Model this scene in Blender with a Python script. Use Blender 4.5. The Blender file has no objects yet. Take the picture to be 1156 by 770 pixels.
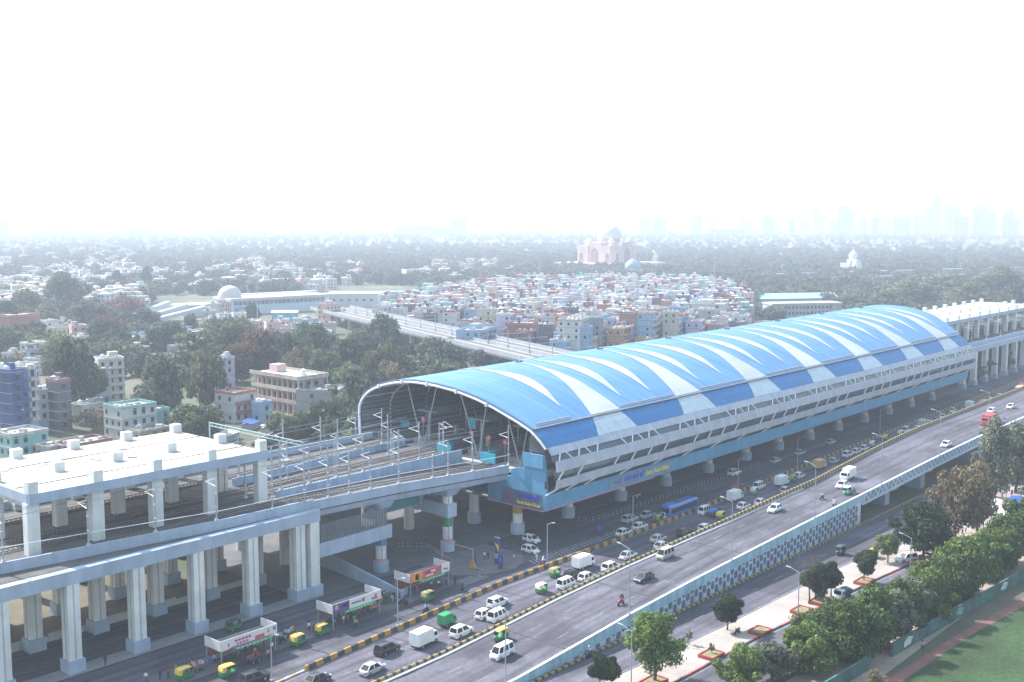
import bpy, bmesh, math, random
import numpy as np
from mathutils import Vector, Matrix
R = math.radians
rnd = random.Random(7)
S = bpy.context.scene
COL = S.collection
# ---------------------------------------------------------------- camera, sky, sun, exposure
CAMZ = 65.0
FPX, PCX, PCY, HORIZON = 1247.0, 578.0, 385.0, 247.0      # focal length and principal point in photo pixels
PITCH = math.atan((PCY - HORIZON) / FPX)
HEAD = R(41.5)                                              # angle between the view and the road (+X)
FW = Vector((math.cos(HEAD) * math.cos(PITCH), math.sin(HEAD) * math.cos(PITCH), -math.sin(PITCH)))
RT = Vector((math.sin(HEAD), -math.cos(HEAD), 0))
UP = RT.cross(FW)
cam = bpy.data.cameras.new('camera'); cam_o = bpy.data.objects.new('camera', cam); COL.objects.link(cam_o)
cam_o.matrix_world = Matrix(((RT.x, UP.x, -FW.x, 0), (RT.y, UP.y, -FW.y, 0), (RT.z, UP.z, -FW.z, CAMZ), (0, 0, 0, 1)))
cam.sensor_width = 36; cam.lens = FPX / 1156 * 36
cam.clip_start = 1; cam.clip_end = 60000
S.camera = cam_o
SUN_AZ, SUN_EL = R(97), R(42)                              # azimuth counted from +X
w = bpy.data.worlds.new('World'); S.world = w; w.use_nodes = True
nt = w.node_tree; bg = nt.nodes['Background']
sky = nt.nodes.new('ShaderNodeTexSky'); sky.sky_type = 'NISHITA'; sky.sun_disc = False
sky.sun_elevation = SUN_EL; sky.sun_rotation = R(90) - SUN_AZ
sky.air_density = 2.4; sky.dust_density = 2.2; sky.ozone_density = 3.0
nt.links.new(sky.outputs[0], bg.inputs[0]); bg.inputs[1].default_value = 0.15
sd = Vector((math.cos(SUN_AZ) * math.cos(SUN_EL), math.sin(SUN_AZ) * math.cos(SUN_EL), math.sin(SUN_EL)))
sl = bpy.data.lights.new('sun', 'SUN'); sl.energy = 5.0; sl.angle = R(0.5); sl.color = (1, .975, .945)
so = bpy.data.objects.new('sun', sl); COL.objects.link(so); so.rotation_euler = (-sd).to_track_quat('-Z', 'Y').to_euler()
vs = S.view_settings; vs.view_transform = 'Standard'; vs.look = 'None'; vs.exposure = 1.15; vs.gamma = 1
vs.use_curve_mapping = False
S.cycles.volume_bounces = 1; S.cycles.max_bounces = 6; S.cycles.diffuse_bounces = 3; S.cycles.transparent_max_bounces = 8
S.cycles.use_denoising = True
HAZE = 0.00031

# ---------------------------------------------------------------- helpers
def at(px, py, z=0.0):
    "the point of the plane at height z that the photograph shows at a pixel"
    r = FW + RT * ((px - PCX) / FPX) - UP * ((py - PCY) / FPX)
    t = (z - CAMZ) / r.z
    return Vector((r.x * t, r.y * t, z))

def tag(o, label=None, cat=None, group=None, kind=None):
    if label: o['label'] = label
    if cat: o['category'] = cat
    if group: o['group'] = group
    if kind: o['kind'] = kind
    return o

def empty(name, loc, label=None, cat=None, group=None, rz=0.0):
    o = bpy.data.objects.new(name, None); COL.objects.link(o)
    o.location = loc; o.rotation_euler.z = rz; o.empty_display_size = .5
    return tag(o, label, cat, group)

class MB:
    def __init__(s): s.v = []; s.f = []; s.m = []
    def quad(s, a, b, c, d, mi=0):
        n = len(s.v); s.v += [tuple(a), tuple(b), tuple(c), tuple(d)]; s.f.append((n, n+1, n+2, n+3)); s.m.append(mi); return s
    def poly(s, pts, mi=0):
        n = len(s.v); s.v += [tuple(p) for p in pts]; s.f.append(tuple(range(n, n+len(pts)))); s.m.append(mi); return s
    def hexa(s, p, mi=0):
        "eight corners: bottom four counter-clockwise, then top four"
        n = len(s.v); s.v += [tuple(q) for q in p]
        for f in ((3,2,1,0),(4,5,6,7),(0,1,5,4),(1,2,6,5),(2,3,7,6),(3,0,4,7)):
            s.f.append(tuple(n+i for i in f)); s.m.append(mi)
        return s
    def box(s, x0, x1, y0, y1, z0, z1, mi=0):
        return s.hexa([(x0,y0,z0),(x1,y0,z0),(x1,y1,z0),(x0,y1,z0),(x0,y0,z1),(x1,y0,z1),(x1,y1,z1),(x0,y1,z1)], mi)
    def obox(s, c, sz, rz=0., mi=0):
        "box standing on c, turned by rz"
        hx, hy = sz[0]/2, sz[1]/2; ca, sa = math.cos(rz), math.sin(rz)
        q = [(c[0]+x*ca-y*sa, c[1]+x*sa+y*ca) for x, y in ((-hx,-hy),(hx,-hy),(hx,hy),(-hx,hy))]
        return s.hexa([(x,y,c[2]) for x, y in q] + [(x,y,c[2]+sz[2]) for x, y in q], mi)
    def taper(s, c, sz, top, dz=None, mi=0):
        "frustum standing on c: size at the bottom, size at the top"
        a, b = sz[0]/2, sz[1]/2; A, B = top[0]/2, top[1]/2; x, y, z = c; h = sz[2]
        return s.hexa([(x-a,y-b,z),(x+a,y-b,z),(x+a,y+b,z),(x-a,y+b,z),(x-A,y-B,z+h),(x+A,y-B,z+h),(x+A,y+B,z+h),(x-A,y+B,z+h)], mi)
    def bar(s, p, q, wd, ht=None, mi=0):
        "square bar between two points"
        p, q = Vector(p), Vector(q); d = (q-p).normalized(); ht = ht or wd
        u = d.cross(Vector((0,0,1)));  u = u.normalized() if u.length > 1e-4 else Vector((1,0,0))
        n = u.cross(d).normalized(); u = u*wd/2; n = n*ht/2
        return s.hexa([p-u-n,p+u-n,q+u-n,q-u-n,p-u+n,p+u+n,q+u+n,q-u+n], mi)
    def tube(s, p, q, r0, r1=None, k=8, mi=0, cap=True):
        p, q = Vector(p), Vector(q); r1 = r0 if r1 is None else r1
        d = (q-p).normalized(); u = d.cross(Vector((0,0,1))); u = u.normalized() if u.length > 1e-4 else Vector((1,0,0)); v = d.cross(u)
        n = len(s.v)
        for c, r in ((p, r0), (q, r1)):
            s.v += [tuple(c + (u*math.cos(2*math.pi*i/k) + v*math.sin(2*math.pi*i/k))*r) for i in range(k)]
        for i in range(k):
            s.f.append((n+i, n+(i+1)%k, n+k+(i+1)%k, n+k+i)); s.m.append(mi)
        if cap:
            s.f.append(tuple(n+k-1-i for i in range(k))); s.m.append(mi); s.f.append(tuple(n+k+i for i in range(k))); s.m.append(mi)
        return s
    def path(s, pts, r, k=8, mi=0):
        for a, b in zip(pts, pts[1:]): s.tube(a, b, r, r, k, mi)
        return s
    def lathe(s, c, prof, k=16, mi=0):
        n = len(s.v)
        for r, z in prof: s.v += [(c[0]+r*math.cos(2*math.pi*i/k), c[1]+r*math.sin(2*math.pi*i/k), c[2]+z) for i in range(k)]
        for j in range(len(prof)-1):
            for i in range(k):
                a, b = n+j*k+i, n+j*k+(i+1)%k; s.f.append((a, b, b+k, a+k)); s.m.append(mi)
        s.f.append(tuple(n+k-1-i for i in range(k))); s.m.append(mi)
        t = n+(len(prof)-1)*k; s.f.append(tuple(t+i for i in range(k))); s.m.append(mi)
        return s
    def prism(s, poly, axis, a, b, mi=0):
        "outline extruded along an axis: x takes (y,z) points, y takes (x,z), z takes (x,y)"
        f = {'x': lambda t, p: (t, p[0], p[1]), 'y': lambda t, p: (p[0], t, p[1]), 'z': lambda t, p: (p[0], p[1], t)}[axis]
        n = len(s.v); k = len(poly)
        s.v += [f(a, p) for p in poly] + [f(b, p) for p in poly]
        for i in range(k): s.f.append((n+i, n+(i+1)%k, n+k+(i+1)%k, n+k+i)); s.m.append(mi)
        s.f.append(tuple(n+k-1-i for i in range(k))); s.m.append(mi); s.f.append(tuple(n+k+i for i in range(k))); s.m.append(mi)
        return s
    def loft(s, rings, closed=True, mi=0, caps=True):
        n = len(s.v); k = len(rings[0])
        for r in rings: s.v += [tuple(p) for p in r]
        for j in range(len(rings)-1):
            for i in range(k if closed else k-1):
                a, b = n+j*k+i, n+j*k+(i+1)%k; s.f.append((a, b, b+k, a+k)); s.m.append(mi)
        if caps and closed:
            s.f.append(tuple(n+k-1-i for i in range(k))); s.m.append(mi)
            t = n+(len(rings)-1)*k; s.f.append(tuple(t+i for i in range(k))); s.m.append(mi)
        return s
    def mesh(s, name, mats, smooth=None):
        me = bpy.data.meshes.new(name); me.from_pydata(s.v, [], s.f)
        if not isinstance(mats, (list, tuple)): mats = [mats]
        for m in mats: me.materials.append(m)
        if len(mats) > 1: me.polygons.foreach_set('material_index', s.m)
        bm = bmesh.new(); bm.from_mesh(me); bmesh.ops.remove_doubles(bm, verts=bm.verts, dist=1e-5) if smooth else None
        bmesh.ops.recalc_face_normals(bm, faces=bm.faces); bm.to_mesh(me); bm.free()
        if smooth:
            me.polygons.foreach_set('use_smooth', [True]*len(me.polygons)); me.set_sharp_from_angle(angle=R(smooth))
        me.update(); return me
    def build(s, name, mats, parent=None, smooth=None, local=False):
        o = bpy.data.objects.new(name, s.mesh(name, mats, smooth)); COL.objects.link(o)
        if parent is not None:
            o.parent = parent
            if not local and parent.parent is None and parent.type == 'EMPTY': o.location = -parent.location
        return o

KIDS = {}
def kids(o):
    return [c for c in o.children]
def clone(o, parent=None):
    c = o.copy(); COL.objects.link(c)
    if parent is not None: c.parent = parent
    for ch in list(o.children): clone(ch, c)
    return c
def place(proto, loc, rz=0., sc=None, label=None, group=None):
    "first call moves the model itself, later calls copy it with its parts"
    if proto.get('used'):
        o = clone(proto)
    else:
        o = proto; o['used'] = 1
    o.location = loc; o.rotation_euler.z = rz
    if sc is not None: o.scale = sc if hasattr(sc, '__len__') else (sc, sc, sc)
    if label: o['label'] = label
    if group: o['group'] = group
    return o

# ---------------------------------------------------------------- materials
MATS = {}
def M(name, col, rough=.75, var=.12, scale=.6, metal=0., fine=.06, bump=0., streak=0., spec=.4, coat=0., rand=0.):
    if name in MATS: return MATS[name]
    m = bpy.data.materials.new(name); m.use_nodes = True; MATS[name] = m
    n = m.node_tree.nodes; L = m.node_tree.links; b = n['Principled BSDF']
    b.inputs['Roughness'].default_value = rough; b.inputs['Metallic'].default_value = metal
    b.inputs['Specular IOR Level'].default_value = spec
    if coat: b.inputs['Coat Weight'].default_value = coat; b.inputs['Coat Roughness'].default_value = .08
    tc = n.new('ShaderNodeTexCoord')
    no = n.new('ShaderNodeTexNoise'); no.inputs['Scale'].default_value = scale; no.inputs['Detail'].default_value = 5
    L.new(tc.outputs['Object'], no.inputs['Vector'])
    nf = n.new('ShaderNodeTexNoise'); nf.inputs['Scale'].default_value = scale*14; nf.inputs['Detail'].default_value = 3
    L.new(tc.outputs['Object'], nf.inputs['Vector'])
    def rng(sock, lo, hi, a=.3, z=.7):
        r = n.new('ShaderNodeMapRange'); r.inputs[1].default_value = a; r.inputs[2].default_value = z
        r.inputs[3].default_value = lo; r.inputs[4].default_value = hi; L.new(sock, r.inputs[0]); return r.outputs[0]
    val = rng(no.outputs[0], 1-var, 1+var)
    def mul(a, c):
        q = n.new('ShaderNodeMath'); q.operation = 'MULTIPLY'; L.new(a, q.inputs[0]); L.new(c, q.inputs[1]); return q.outputs[0]
    if fine: val = mul(val, rng(nf.outputs[0], 1-fine, 1+fine))
    if streak:
        mp = n.new('ShaderNodeMapping'); mp.inputs['Scale'].default_value = (1, 1, .07); L.new(tc.outputs['Object'], mp.inputs[0])
        ns = n.new('ShaderNodeTexNoise'); ns.inputs['Scale'].default_value = .8; ns.inputs['Detail'].default_value = 6; L.new(mp.outputs[0], ns.inputs['Vector'])
        val = mul(val, rng(ns.outputs[0], 1-streak, 1.03, .38, .58))
    if rand:
        oi = n.new('ShaderNodeObjectInfo'); val = mul(val, rng(oi.outputs['Random'], 1-rand, 1+rand, 0, 1))
    mx = n.new('ShaderNodeVectorMath'); mx.operation = 'SCALE'; mx.inputs[0].default_value = col; L.new(val, mx.inputs['Scale'])
    L.new(mx.outputs[0], b.inputs['Base Color'])
    if bump:
        bp = n.new('ShaderNodeBump'); bp.inputs['Strength'].default_value = bump; bp.inputs['Distance'].default_value = .05
        L.new(nf.outputs[0], bp.inputs['Height']); L.new(bp.outputs[0], b.inputs['Normal'])
    return m

def stripes(name, c1, c2, period, axis=0, duty=.5, rough=.7, var=.15, slant=0.):
    "painted bands along one axis"
    m = M(name, c1, rough, var, .7); n = m.node_tree.nodes; L = m.node_tree.links; b = n['Principled BSDF']
    tc = n.new('ShaderNodeTexCoord'); sp = n.new('ShaderNodeSeparateXYZ'); L.new(tc.outputs['Object'], sp.inputs[0])
    d = n.new('ShaderNodeMath'); d.operation = 'DIVIDE'; d.inputs[1].default_value = period; L.new(sp.outputs[axis], d.inputs[0])
    f = n.new('ShaderNodeMath'); f.operation = 'FRACT'; L.new(d.outputs[0], f.inputs[0])
    l = n.new('ShaderNodeMath'); l.operation = 'LESS_THAN'; l.inputs[1].default_value = duty; L.new(f.outputs[0], l.inputs[0])
    old = b.inputs['Base Color'].links[0].from_socket
    nz = n.new('ShaderNodeTexNoise'); nz.inputs['Scale'].default_value = 2.2; nz.inputs['Detail'].default_value = 6; L.new(tc.outputs['Object'], nz.inputs['Vector'])
    mr = n.new('ShaderNodeMapRange'); mr.inputs[1].default_value = .35; mr.inputs[2].default_value = .65; mr.inputs[3].default_value = .55; mr.inputs[4].default_value = 1.1; L.new(nz.outputs[0], mr.inputs[0])
    v2 = n.new('ShaderNodeVectorMath'); v2.operation = 'SCALE'; v2.inputs[0].default_value = c2; L.new(mr.outputs[0], v2.inputs['Scale'])
    mix = n.new('ShaderNodeMix'); mix.data_type = 'RGBA'; L.new(l.outputs[0], mix.inputs[0]); L.new(old, mix.inputs[6]); L.new(v2.outputs[0], mix.inputs[7])
    L.new(mix.outputs[2], b.inputs['Base Color']); return m

def leafmat(name, col, var=.45, trans=.3, hue=.0):
    if name in MATS: return MATS[name]
    m = bpy.data.materials.new(name); m.use_nodes = True; MATS[name] = m
    n = m.node_tree.nodes; L = m.node_tree.links; n.remove(n['Principled BSDF']); out = n['Material Output']
    geo = n.new('ShaderNodeNewGeometry'); tc = n.new('ShaderNodeTexCoord'); oi = n.new('ShaderNodeObjectInfo')
    no = n.new('ShaderNodeTexNoise'); no.inputs['Scale'].default_value = .45; L.new(tc.outputs['Object'], no.inputs['Vector'])
    def rng(sock, lo, hi, a=0., z=1.):
        r = n.new('ShaderNodeMapRange'); r.inputs[1].default_value = a; r.inputs[2].default_value = z
        r.inputs[3].default_value = lo; r.inputs[4].default_value = hi; L.new(sock, r.inputs[0]); return r.outputs[0]
    def mul(a, c):
        q = n.new('ShaderNodeMath'); q.operation = 'MULTIPLY'; L.new(a, q.inputs[0]); L.new(c, q.inputs[1]); return q.outputs[0]
    v = mul(mul(rng(geo.outputs['Random Per Island'], 1-var, 1+var), rng(no.outputs[0], .7, 1.3, .3, .7)), rng(oi.outputs['Random'], .78, 1.22))
    hs = n.new('ShaderNodeHueSaturation'); hs.inputs['Color'].default_value = (*col, 1)
    L.new(rng(oi.outputs['Random'], .5-hue, .5+hue), hs.inputs['Hue']); L.new(v, hs.inputs['Value'])
    d = n.new('ShaderNodeBsdfDiffuse'); t = n.new('ShaderNodeBsdfTranslucent'); mx = n.new('ShaderNodeMixShader'); mx.inputs[0].default_value = trans
    L.new(hs.outputs[0], d.inputs[0]); L.new(hs.outputs[0], t.inputs[0]); L.new(d.outputs[0], mx.inputs[1]); L.new(t.outputs[0], mx.inputs[2])
    L.new(mx.outputs[0], out.inputs[0]); return m

CONC = M('concrete', (.42, .42, .44), .85, .14, .35, streak=.10)
CONC_B = M('concrete_blue_tint', (.33, .40, .52), .75, .10, .3, streak=.09)  # bluish concrete; its base colour also carries the blue tint of shade
CONC_W = M('concrete_white_paint', (.64, .65, .66), .8, .10, .35, streak=.09)
ROOFTOP = M('concrete_roof', (.60, .58, .55), .9, .16, .18, streak=0)
def asphalt(name, col):
    "worn road: dark tyre lanes and pale dust running along the road, repair patches, cracks"
    m = M(name, col, .88, .22, .09, fine=.16); n = m.node_tree.nodes; L = m.node_tree.links; b = n['Principled BSDF']; src = b.inputs['Base Color'].links[0].from_socket
    tc = n.new('ShaderNodeTexCoord'); fac = None
    for scl, ns, lo, hi, a, z in (((.012, .75, 1), 1.0, .70, 1.28, .36, .64), ((.05, .05, 1), 1.0, .82, 1.15, .46, .54), ((.006, .25, 1), 3.0, .88, 1.1, .4, .6)):
        mp = n.new('ShaderNodeMapping'); mp.inputs['Scale'].default_value = scl; L.new(tc.outputs['Object'], mp.inputs[0])
        no = n.new('ShaderNodeTexNoise'); no.inputs['Scale'].default_value = ns; no.inputs['Detail'].default_value = 4; L.new(mp.outputs[0], no.inputs['Vector'])
        r = n.new('ShaderNodeMapRange'); r.inputs[1].default_value = a; r.inputs[2].default_value = z; r.inputs[3].default_value = lo; r.inputs[4].default_value = hi; L.new(no.outputs[0], r.inputs[0])
        if fac is None: fac = r.outputs[0]
        else:
            q = n.new('ShaderNodeMath'); q.operation = 'MULTIPLY'; L.new(fac, q.inputs[0]); L.new(r.outputs[0], q.inputs[1]); fac = q.outputs[0]
    vo = n.new('ShaderNodeTexVoronoi'); vo.feature = 'DISTANCE_TO_EDGE'; vo.inputs['Scale'].default_value = .11; L.new(tc.outputs['Object'], vo.inputs['Vector'])
    r = n.new('ShaderNodeMapRange'); r.inputs[1].default_value = .002; r.inputs[2].default_value = .010; r.inputs[3].default_value = .72; r.inputs[4].default_value = 1; L.new(vo.outputs['Distance'], r.inputs[0])
    q = n.new('ShaderNodeMath'); q.operation = 'MULTIPLY'; L.new(fac, q.inputs[0]); L.new(r.outputs[0], q.inputs[1])
    v = n.new('ShaderNodeVectorMath'); v.operation = 'SCALE'; L.new(src, v.inputs[0]); L.new(q.outputs[0], v.inputs['Scale']); L.new(v.outputs[0], b.inputs['Base Color']); return m
ASPH = asphalt('asphalt', (.080, .075, .098)); ASPH_D = asphalt('asphalt_old', (.062, .061, .077))
PAVER = M('paving', (.105, .105, .115), .9, .2, .2, fine=.12)
PALE = M('pale_paving', (.31, .27, .25), .9, .18, .15, fine=.1)
PAINT_W = M('road_paint', (.20, .20, .21), .8, .45, 1.2)
STEEL = M('galvanised_steel', (.34, .37, .43), .45, .1, .5, metal=.3)
TUBE_W = M('white_steel', (.70, .72, .76), .4, .05, .5)
BLACK = M('black_rubber', (.02, .02, .022), .85, .1, 2)
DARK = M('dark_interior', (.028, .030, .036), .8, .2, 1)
GLASS = M('tinted_glass', (.055, .085, .12), .12, .25, .4, spec=.6)
CARGLASS = M('car_glass', (.014, .018, .024), .18, .05, .3, spec=.22)
SKYBLUE = M('sky_blue_cladding', (.105, .30, .50), .5, .07, .25, streak=.10)
TEAL = M('teal_screen', (.03, .32, .45), .5, .05, .4)
YELLOW = M('yellow_paint', (.62, .40, .04), .6, .15, .8)
WOOD = M('bark', (.10, .075, .055), .95, .25, 1.2)
BRICKRED = M('red_paint_masonry', (.33, .065, .055), .85, .18, .7)
DIRT = M('dirt', (.30, .24, .19), .95, .25, .12, fine=.15)
# ---------------------------------------------------------------- the setting
def sheet(name, poly, z, mat, kind='structure', cut=None):
    b = MB(); b.poly([(x, y, z) for x, y in poly]); o = b.build(name, mat)
    if kind: o['kind'] = kind
    return o
def strip(name, ya, yb, x0, x1, z, mat, n=40):
    b = MB()
    for i in range(n):
        a, c = x0+(x1-x0)*i/n, x0+(x1-x0)*(i+1)/n
        b.quad((a, ya(a), z), (c, ya(c), z), (c, yb(c), z), (a, yb(a), z))
    o = b.build(name, mat); o['kind'] = 'structure'; return o
def slab(name, poly, z0, z1, mat):
    b = MB(); b.prism(poly, 'z', z0, z1); o = b.build(name, mat); o['kind'] = 'structure'; return o

# earth: dry dust, scrub and worn ground in large patches
g = M('ground_earth', (.125, .11, .08), .97, .2, .012, fine=.2)
n = g.node_tree.nodes; L = g.node_tree.links; b_ = n['Principled BSDF']
tc = n.new('ShaderNodeTexCoord'); nz = n.new('ShaderNodeTexNoise'); nz.inputs['Scale'].default_value = .018; nz.inputs['Detail'].default_value = 8; L.new(tc.outputs['Object'], nz.inputs['Vector'])
cr = n.new('ShaderNodeValToRGB'); cr.color_ramp.elements[0].position = .42; cr.color_ramp.elements[1].position = .6; L.new(nz.outputs[0], cr.inputs[0])
mixn = n.new('ShaderNodeMix'); mixn.data_type = 'RGBA'; mixn.inputs[6].default_value = (.055, .075, .035, 1)
L.new(cr.outputs[0], mixn.inputs[0]); L.new(b_.inputs['Base Color'].links[0].from_socket, mixn.inputs[7]); L.new(mixn.outputs[2], b_.inputs['Base Color'])
sheet('ground', [(-13000, -13000), (13500, -13000), (13500, 13500), (-13000, 13500)], 0, g)

# air: one even box round everything
hz = MB(); hz.box(-13500, 14000, -13500, 14000, -1, 235)
hm = bpy.data.materials.new('haze_air'); hm.use_nodes = True; hn = hm.node_tree.nodes; hn.remove(hn['Principled BSDF'])
pv = hn.new('ShaderNodeVolumePrincipled'); pv.inputs['Density'].default_value = HAZE; pv.inputs['Color'].default_value = (.64, .71, .87, 1); pv.inputs['Anisotropy'].default_value = .12
hm.node_tree.links.new(pv.outputs[0], hn['Material Output'].inputs['Volume'])
ho = hz.build('haze', hm); ho['kind'] = 'stuff'

def deck(x):
    "height of the flyover's carriageway"
    xs = (60, 104, 112, 124, 138, 158, 182, 212, 227, 251, 275, 298, 345, 900); zs = (.03, .03, .35, 1.15, 2.15, 3.15, 4.0, 4.95, 5.35, 6.1, 6.75, 7.2, 7.3, 7.3)
    return float(np.interp(x, xs, zs))
def kerb_y(x): return float(np.interp(x, (60, 96, 141, 198, 323, 451, 900), (121, 124.2, 128.2, 128.8, 134, 138, 150)))
def med_y(x): return float(np.interp(x, (60, 100, 160, 200, 231, 258, 288, 330, 380, 900), (113.6, 113.4, 112.6, 111.7, 111.8, 113.4, 115.0, 115.6, 116.6, 125)))
RY = 97.4        # outer face of the flyover wall

strip('service_road', lambda x: kerb_y(x), lambda x: 147.3, 40, 640, .02, ASPH_D)
strip('left_carriageway', lambda x: med_y(x), lambda x: kerb_y(x)+.05, 40, 640, .03, ASPH)
# plaza and the space under the viaducts
sheet('station_plaza', [(114, 147.3), (430, 147.3), (430, 200), (114, 200)], .024, PAVER)
sheet('underpass_road', [(20, 150.6), (114, 150.6), (114, 161), (20, 161)], .024, ASPH_D)
slab('footpath', [(20, 147.4), (117, 147.4), (117, 150.5), (20, 150.5)], 0, .18, M('footpath_concrete', (.24, .24, .25), .9, .15, .3))
b = MB(); b.prism([(60, 133.2), (124, 133.2), (138, 134.6), (138, 139), (60, 139)], 'z', 0, .17); o = b.build('bus_stop_pavement', PAVER); o['kind'] = 'structure'
pts = [(140, 138), (142.5, 135.2), (146, 133.2), (150, 132.2), (154, 133.4), (157.2, 136.2), (158, 140), (158, 147.2), (140, 147.2)]
slab('plaza_pavement', pts, 0, .16, M('plaza_pavers', (.14, .125, .14), .9, .2, .4, fine=.12))
slip_far = lambda x: float(np.interp(x, (60, 120, 150, 190, 240, 700), (90.5, 89.3, 87.7, 87.0, 84.4, 78)))
isl_near = lambda x: float(np.interp(x, (60, 150, 190, 225, 700), (83.0, 81.3, 79.0, 76.0, 66)))
strip('slip_road', lambda x: slip_far(x), lambda x: RY, 40, 640, .02, ASPH)
strip('outer_road', lambda x: isl_near(x)-11.2, lambda x: isl_near(x), 40, 640, .02, ASPH)
b = MB()
for i in range(60):
    a, c = 40+i*10, 50+i*10
    b.hexa([(a, isl_near(a)+.3, 0), (c, isl_near(c)+.3, 0), (c, slip_far(c), 0), (a, slip_far(a), 0), (a, isl_near(a)+.3, .12), (c, isl_near(c)+.3, .12), (c, slip_far(c), .12), (a, slip_far(a), .12)])
o = b.build('traffic_island', PALE); o['kind'] = 'structure'
b = MB()
for i in range(60):
    a, c = 40+i*10, 50+i*10
    b.hexa([(a, isl_near(a), 0), (c, isl_near(c), 0), (c, isl_near(c)+.3, 0), (a, isl_near(a)+.3, 0), (a, isl_near(a), .2), (c, isl_near(c), .2), (c, isl_near(c)+.3, .2), (a, isl_near(a)+.3, .2)])
o = b.build('island_kerb', stripes('kerb_red_black', (.30, .06, .06), (.09, .07, .07), 9.0, 0, .45)); o['kind'] = 'structure'
# park edge on the right: soil under the trees, running path, lawn
strip('verge_soil', lambda x: 60.8, lambda x: isl_near(x)-11.2, 60, 560, .012, DIRT)
strip('running_path', lambda x: float(np.interp(x, (60, 148, 175, 195, 400), (60.5, 58.2, 56.9, 54.6, 40))), lambda x: float(np.interp(x, (60, 148, 175, 195, 400), (62.4, 60.0, 58.4, 56.2, 41.6))), 60, 400, .016, M('red_path', (.19, .085, .075), .95, .2, .5))
LAWN = M('lawn', (.026, .056, .016), .95, .45, .10, fine=.35)
strip('lawn', lambda x: -60, lambda x: float(np.interp(x, (60, 148, 175, 195, 400), (60.2, 58.0, 56.7, 54.4, 39.8))), 60, 420, .014, LAWN)
# painted marks
def dashes(y, x0, x1, zf, ln=3., gap=6., wd=.16, off=.012):
    b = MB(); x = x0
    while x < x1:
        yy = y(x); b.quad((x, yy-wd/2, zf(x)+off), (x+ln, y(x+ln)-wd/2, zf(x+ln)+off), (x+ln, y(x+ln)+wd/2, zf(x+ln)+off), (x, yy+wd/2, zf(x)+off)); x += ln+gap
    return b
def solid(y, x0, x1, zf, wd=.18, step=4., off=.012): return dashes(y, x0, x1, zf, step, 0., wd, off)
flat = lambda x: .03
for nm, bb in (('lane_marking', dashes(lambda x: 102.6, 108, 520, deck, wd=.13)), ('lane_marking', dashes(lambda x: 107.8, 108, 520, deck, wd=.13)),
               ('edge_line', solid(lambda x: RY+1.0, 100, 520, deck)), ('edge_line', solid(lambda x: med_y(x)-.9, 100, 520, deck)),
               ('lane_marking', dashes(lambda x: kerb_y(x)*.5+med_y(x)*.5, 80, 500, flat)), ('edge_line', solid(lambda x: kerb_y(x)-.7, 80, 500, flat)),
               ('edge_line', solid(lambda x: slip_far(x)+.5, 60, 500, lambda x: .02)), ('lane_marking', dashes(lambda x: 93, 60, 500, lambda x: .02)),
               ('lane_marking', dashes(lambda x: isl_near(x)-5.6, 60, 500, lambda x: .02)), ('edge_line', solid(lambda x: isl_near(x)-.5, 60, 500, lambda x: .02))):
    o = bb.build(nm, PAINT_W); o['kind'] = 'structure'
def zebra(a, c, yc, wd, n, skew=0.):
    b = MB()
    for i in range(n):
        x = a+(c-a)*i/n; d = (c-a)/n*.45
        b.quad((x, yc-wd/2, .033), (x+d, yc-wd/2, .033), (x+d+skew, yc+wd/2, .033), (x+skew, yc+wd/2, .033))
    o = b.build('zebra_crossing', PAINT_W); o['kind'] = 'structure'
zebra(137.3, 144.2, 134.2, 3.0, 9, .4); zebra(155, 183, 132.4, 2.6, 26, .8)

# ---------------------------------------------------------------- flyover
YB = stripes('yellow_black_paint', (.38, .20, .05), (.065, .062, .06), 2.9, 0, .5)
YBF = stripes('yellow_black_fine', (.36, .26, .10), (.06, .06, .065), 1.5, 0, .42)
fly = empty('flyover', (150, 105, 0), 'grey flyover rising beside the station behind a wall painted with hexagons', 'flyover')
xs = [104, 112, 118, 124, 131, 138, 148, 158, 170, 182, 196, 210, 223]
b = MB()
b.loft([[(x, RY, 0), (x, RY, deck(x)-.03), (x, med_y(x), deck(x)-.03), (x, med_y(x), 0)] for x in xs]); b.build('retaining_wall', CONC, fly)
xs2 = [223.02, 230, 243, 262, 280, 300, 322, 345, 400, 460, 560, 640]
b = MB(); b.loft([[(x, RY, deck(x)-1.3), (x, RY, deck(x)-.03), (x, med_y(x), deck(x)-.03), (x, med_y(x), deck(x)-1.3)] for x in xs2]); b.build('bridge_deck', CONC_B, fly)
b = MB()
allx = [60, 104] + xs[1:] + xs2[1:]
for a, c in zip(allx, allx[1:]): b.quad((a, RY+.3, deck(a)), (c, RY+.3, deck(c)), (c, med_y(c)-.5, deck(c)), (a, med_y(a)-.5, deck(a)))
b.build('carriageway', ASPH, fly)
for x in (124, 148, 176, 204, 223, 263, 303, 345, 390, 440):
    b = MB(); b.quad((x, RY+.3, deck(x)+.006), (x+.35, RY+.3, deck(x+.35)+.006), (x+.35, med_y(x)-.6, deck(x+.35)+.006), (x, med_y(x)-.6, deck(x)+.006)); b.build('expansion_joint', M('joint_dark', (.035, .035, .038), .8, .2, 1), fly)
def wallstrip(name, x_list, y0, y1, z0, z1, mat):
    b = MB(); b.loft([[(x, y0(x), z0(x)), (x, y0(x), z1(x)), (x, y1(x), z1(x)), (x, y1(x), z0(x))] for x in x_list]); return b.build(name, mat, fly)
px_ = [x for x in allx if x >= 104 and x <= 223] + [223.4]
wallstrip('parapet', [x for x in allx if 104 <= x <= 223], lambda x: RY-.06, lambda x: RY+.28, lambda x: max(.02, deck(x)-.6), lambda x: deck(x)+.98, M('parapet_blue_paint', (.32, .53, .64), .7, .12, .3, streak=.2))
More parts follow.
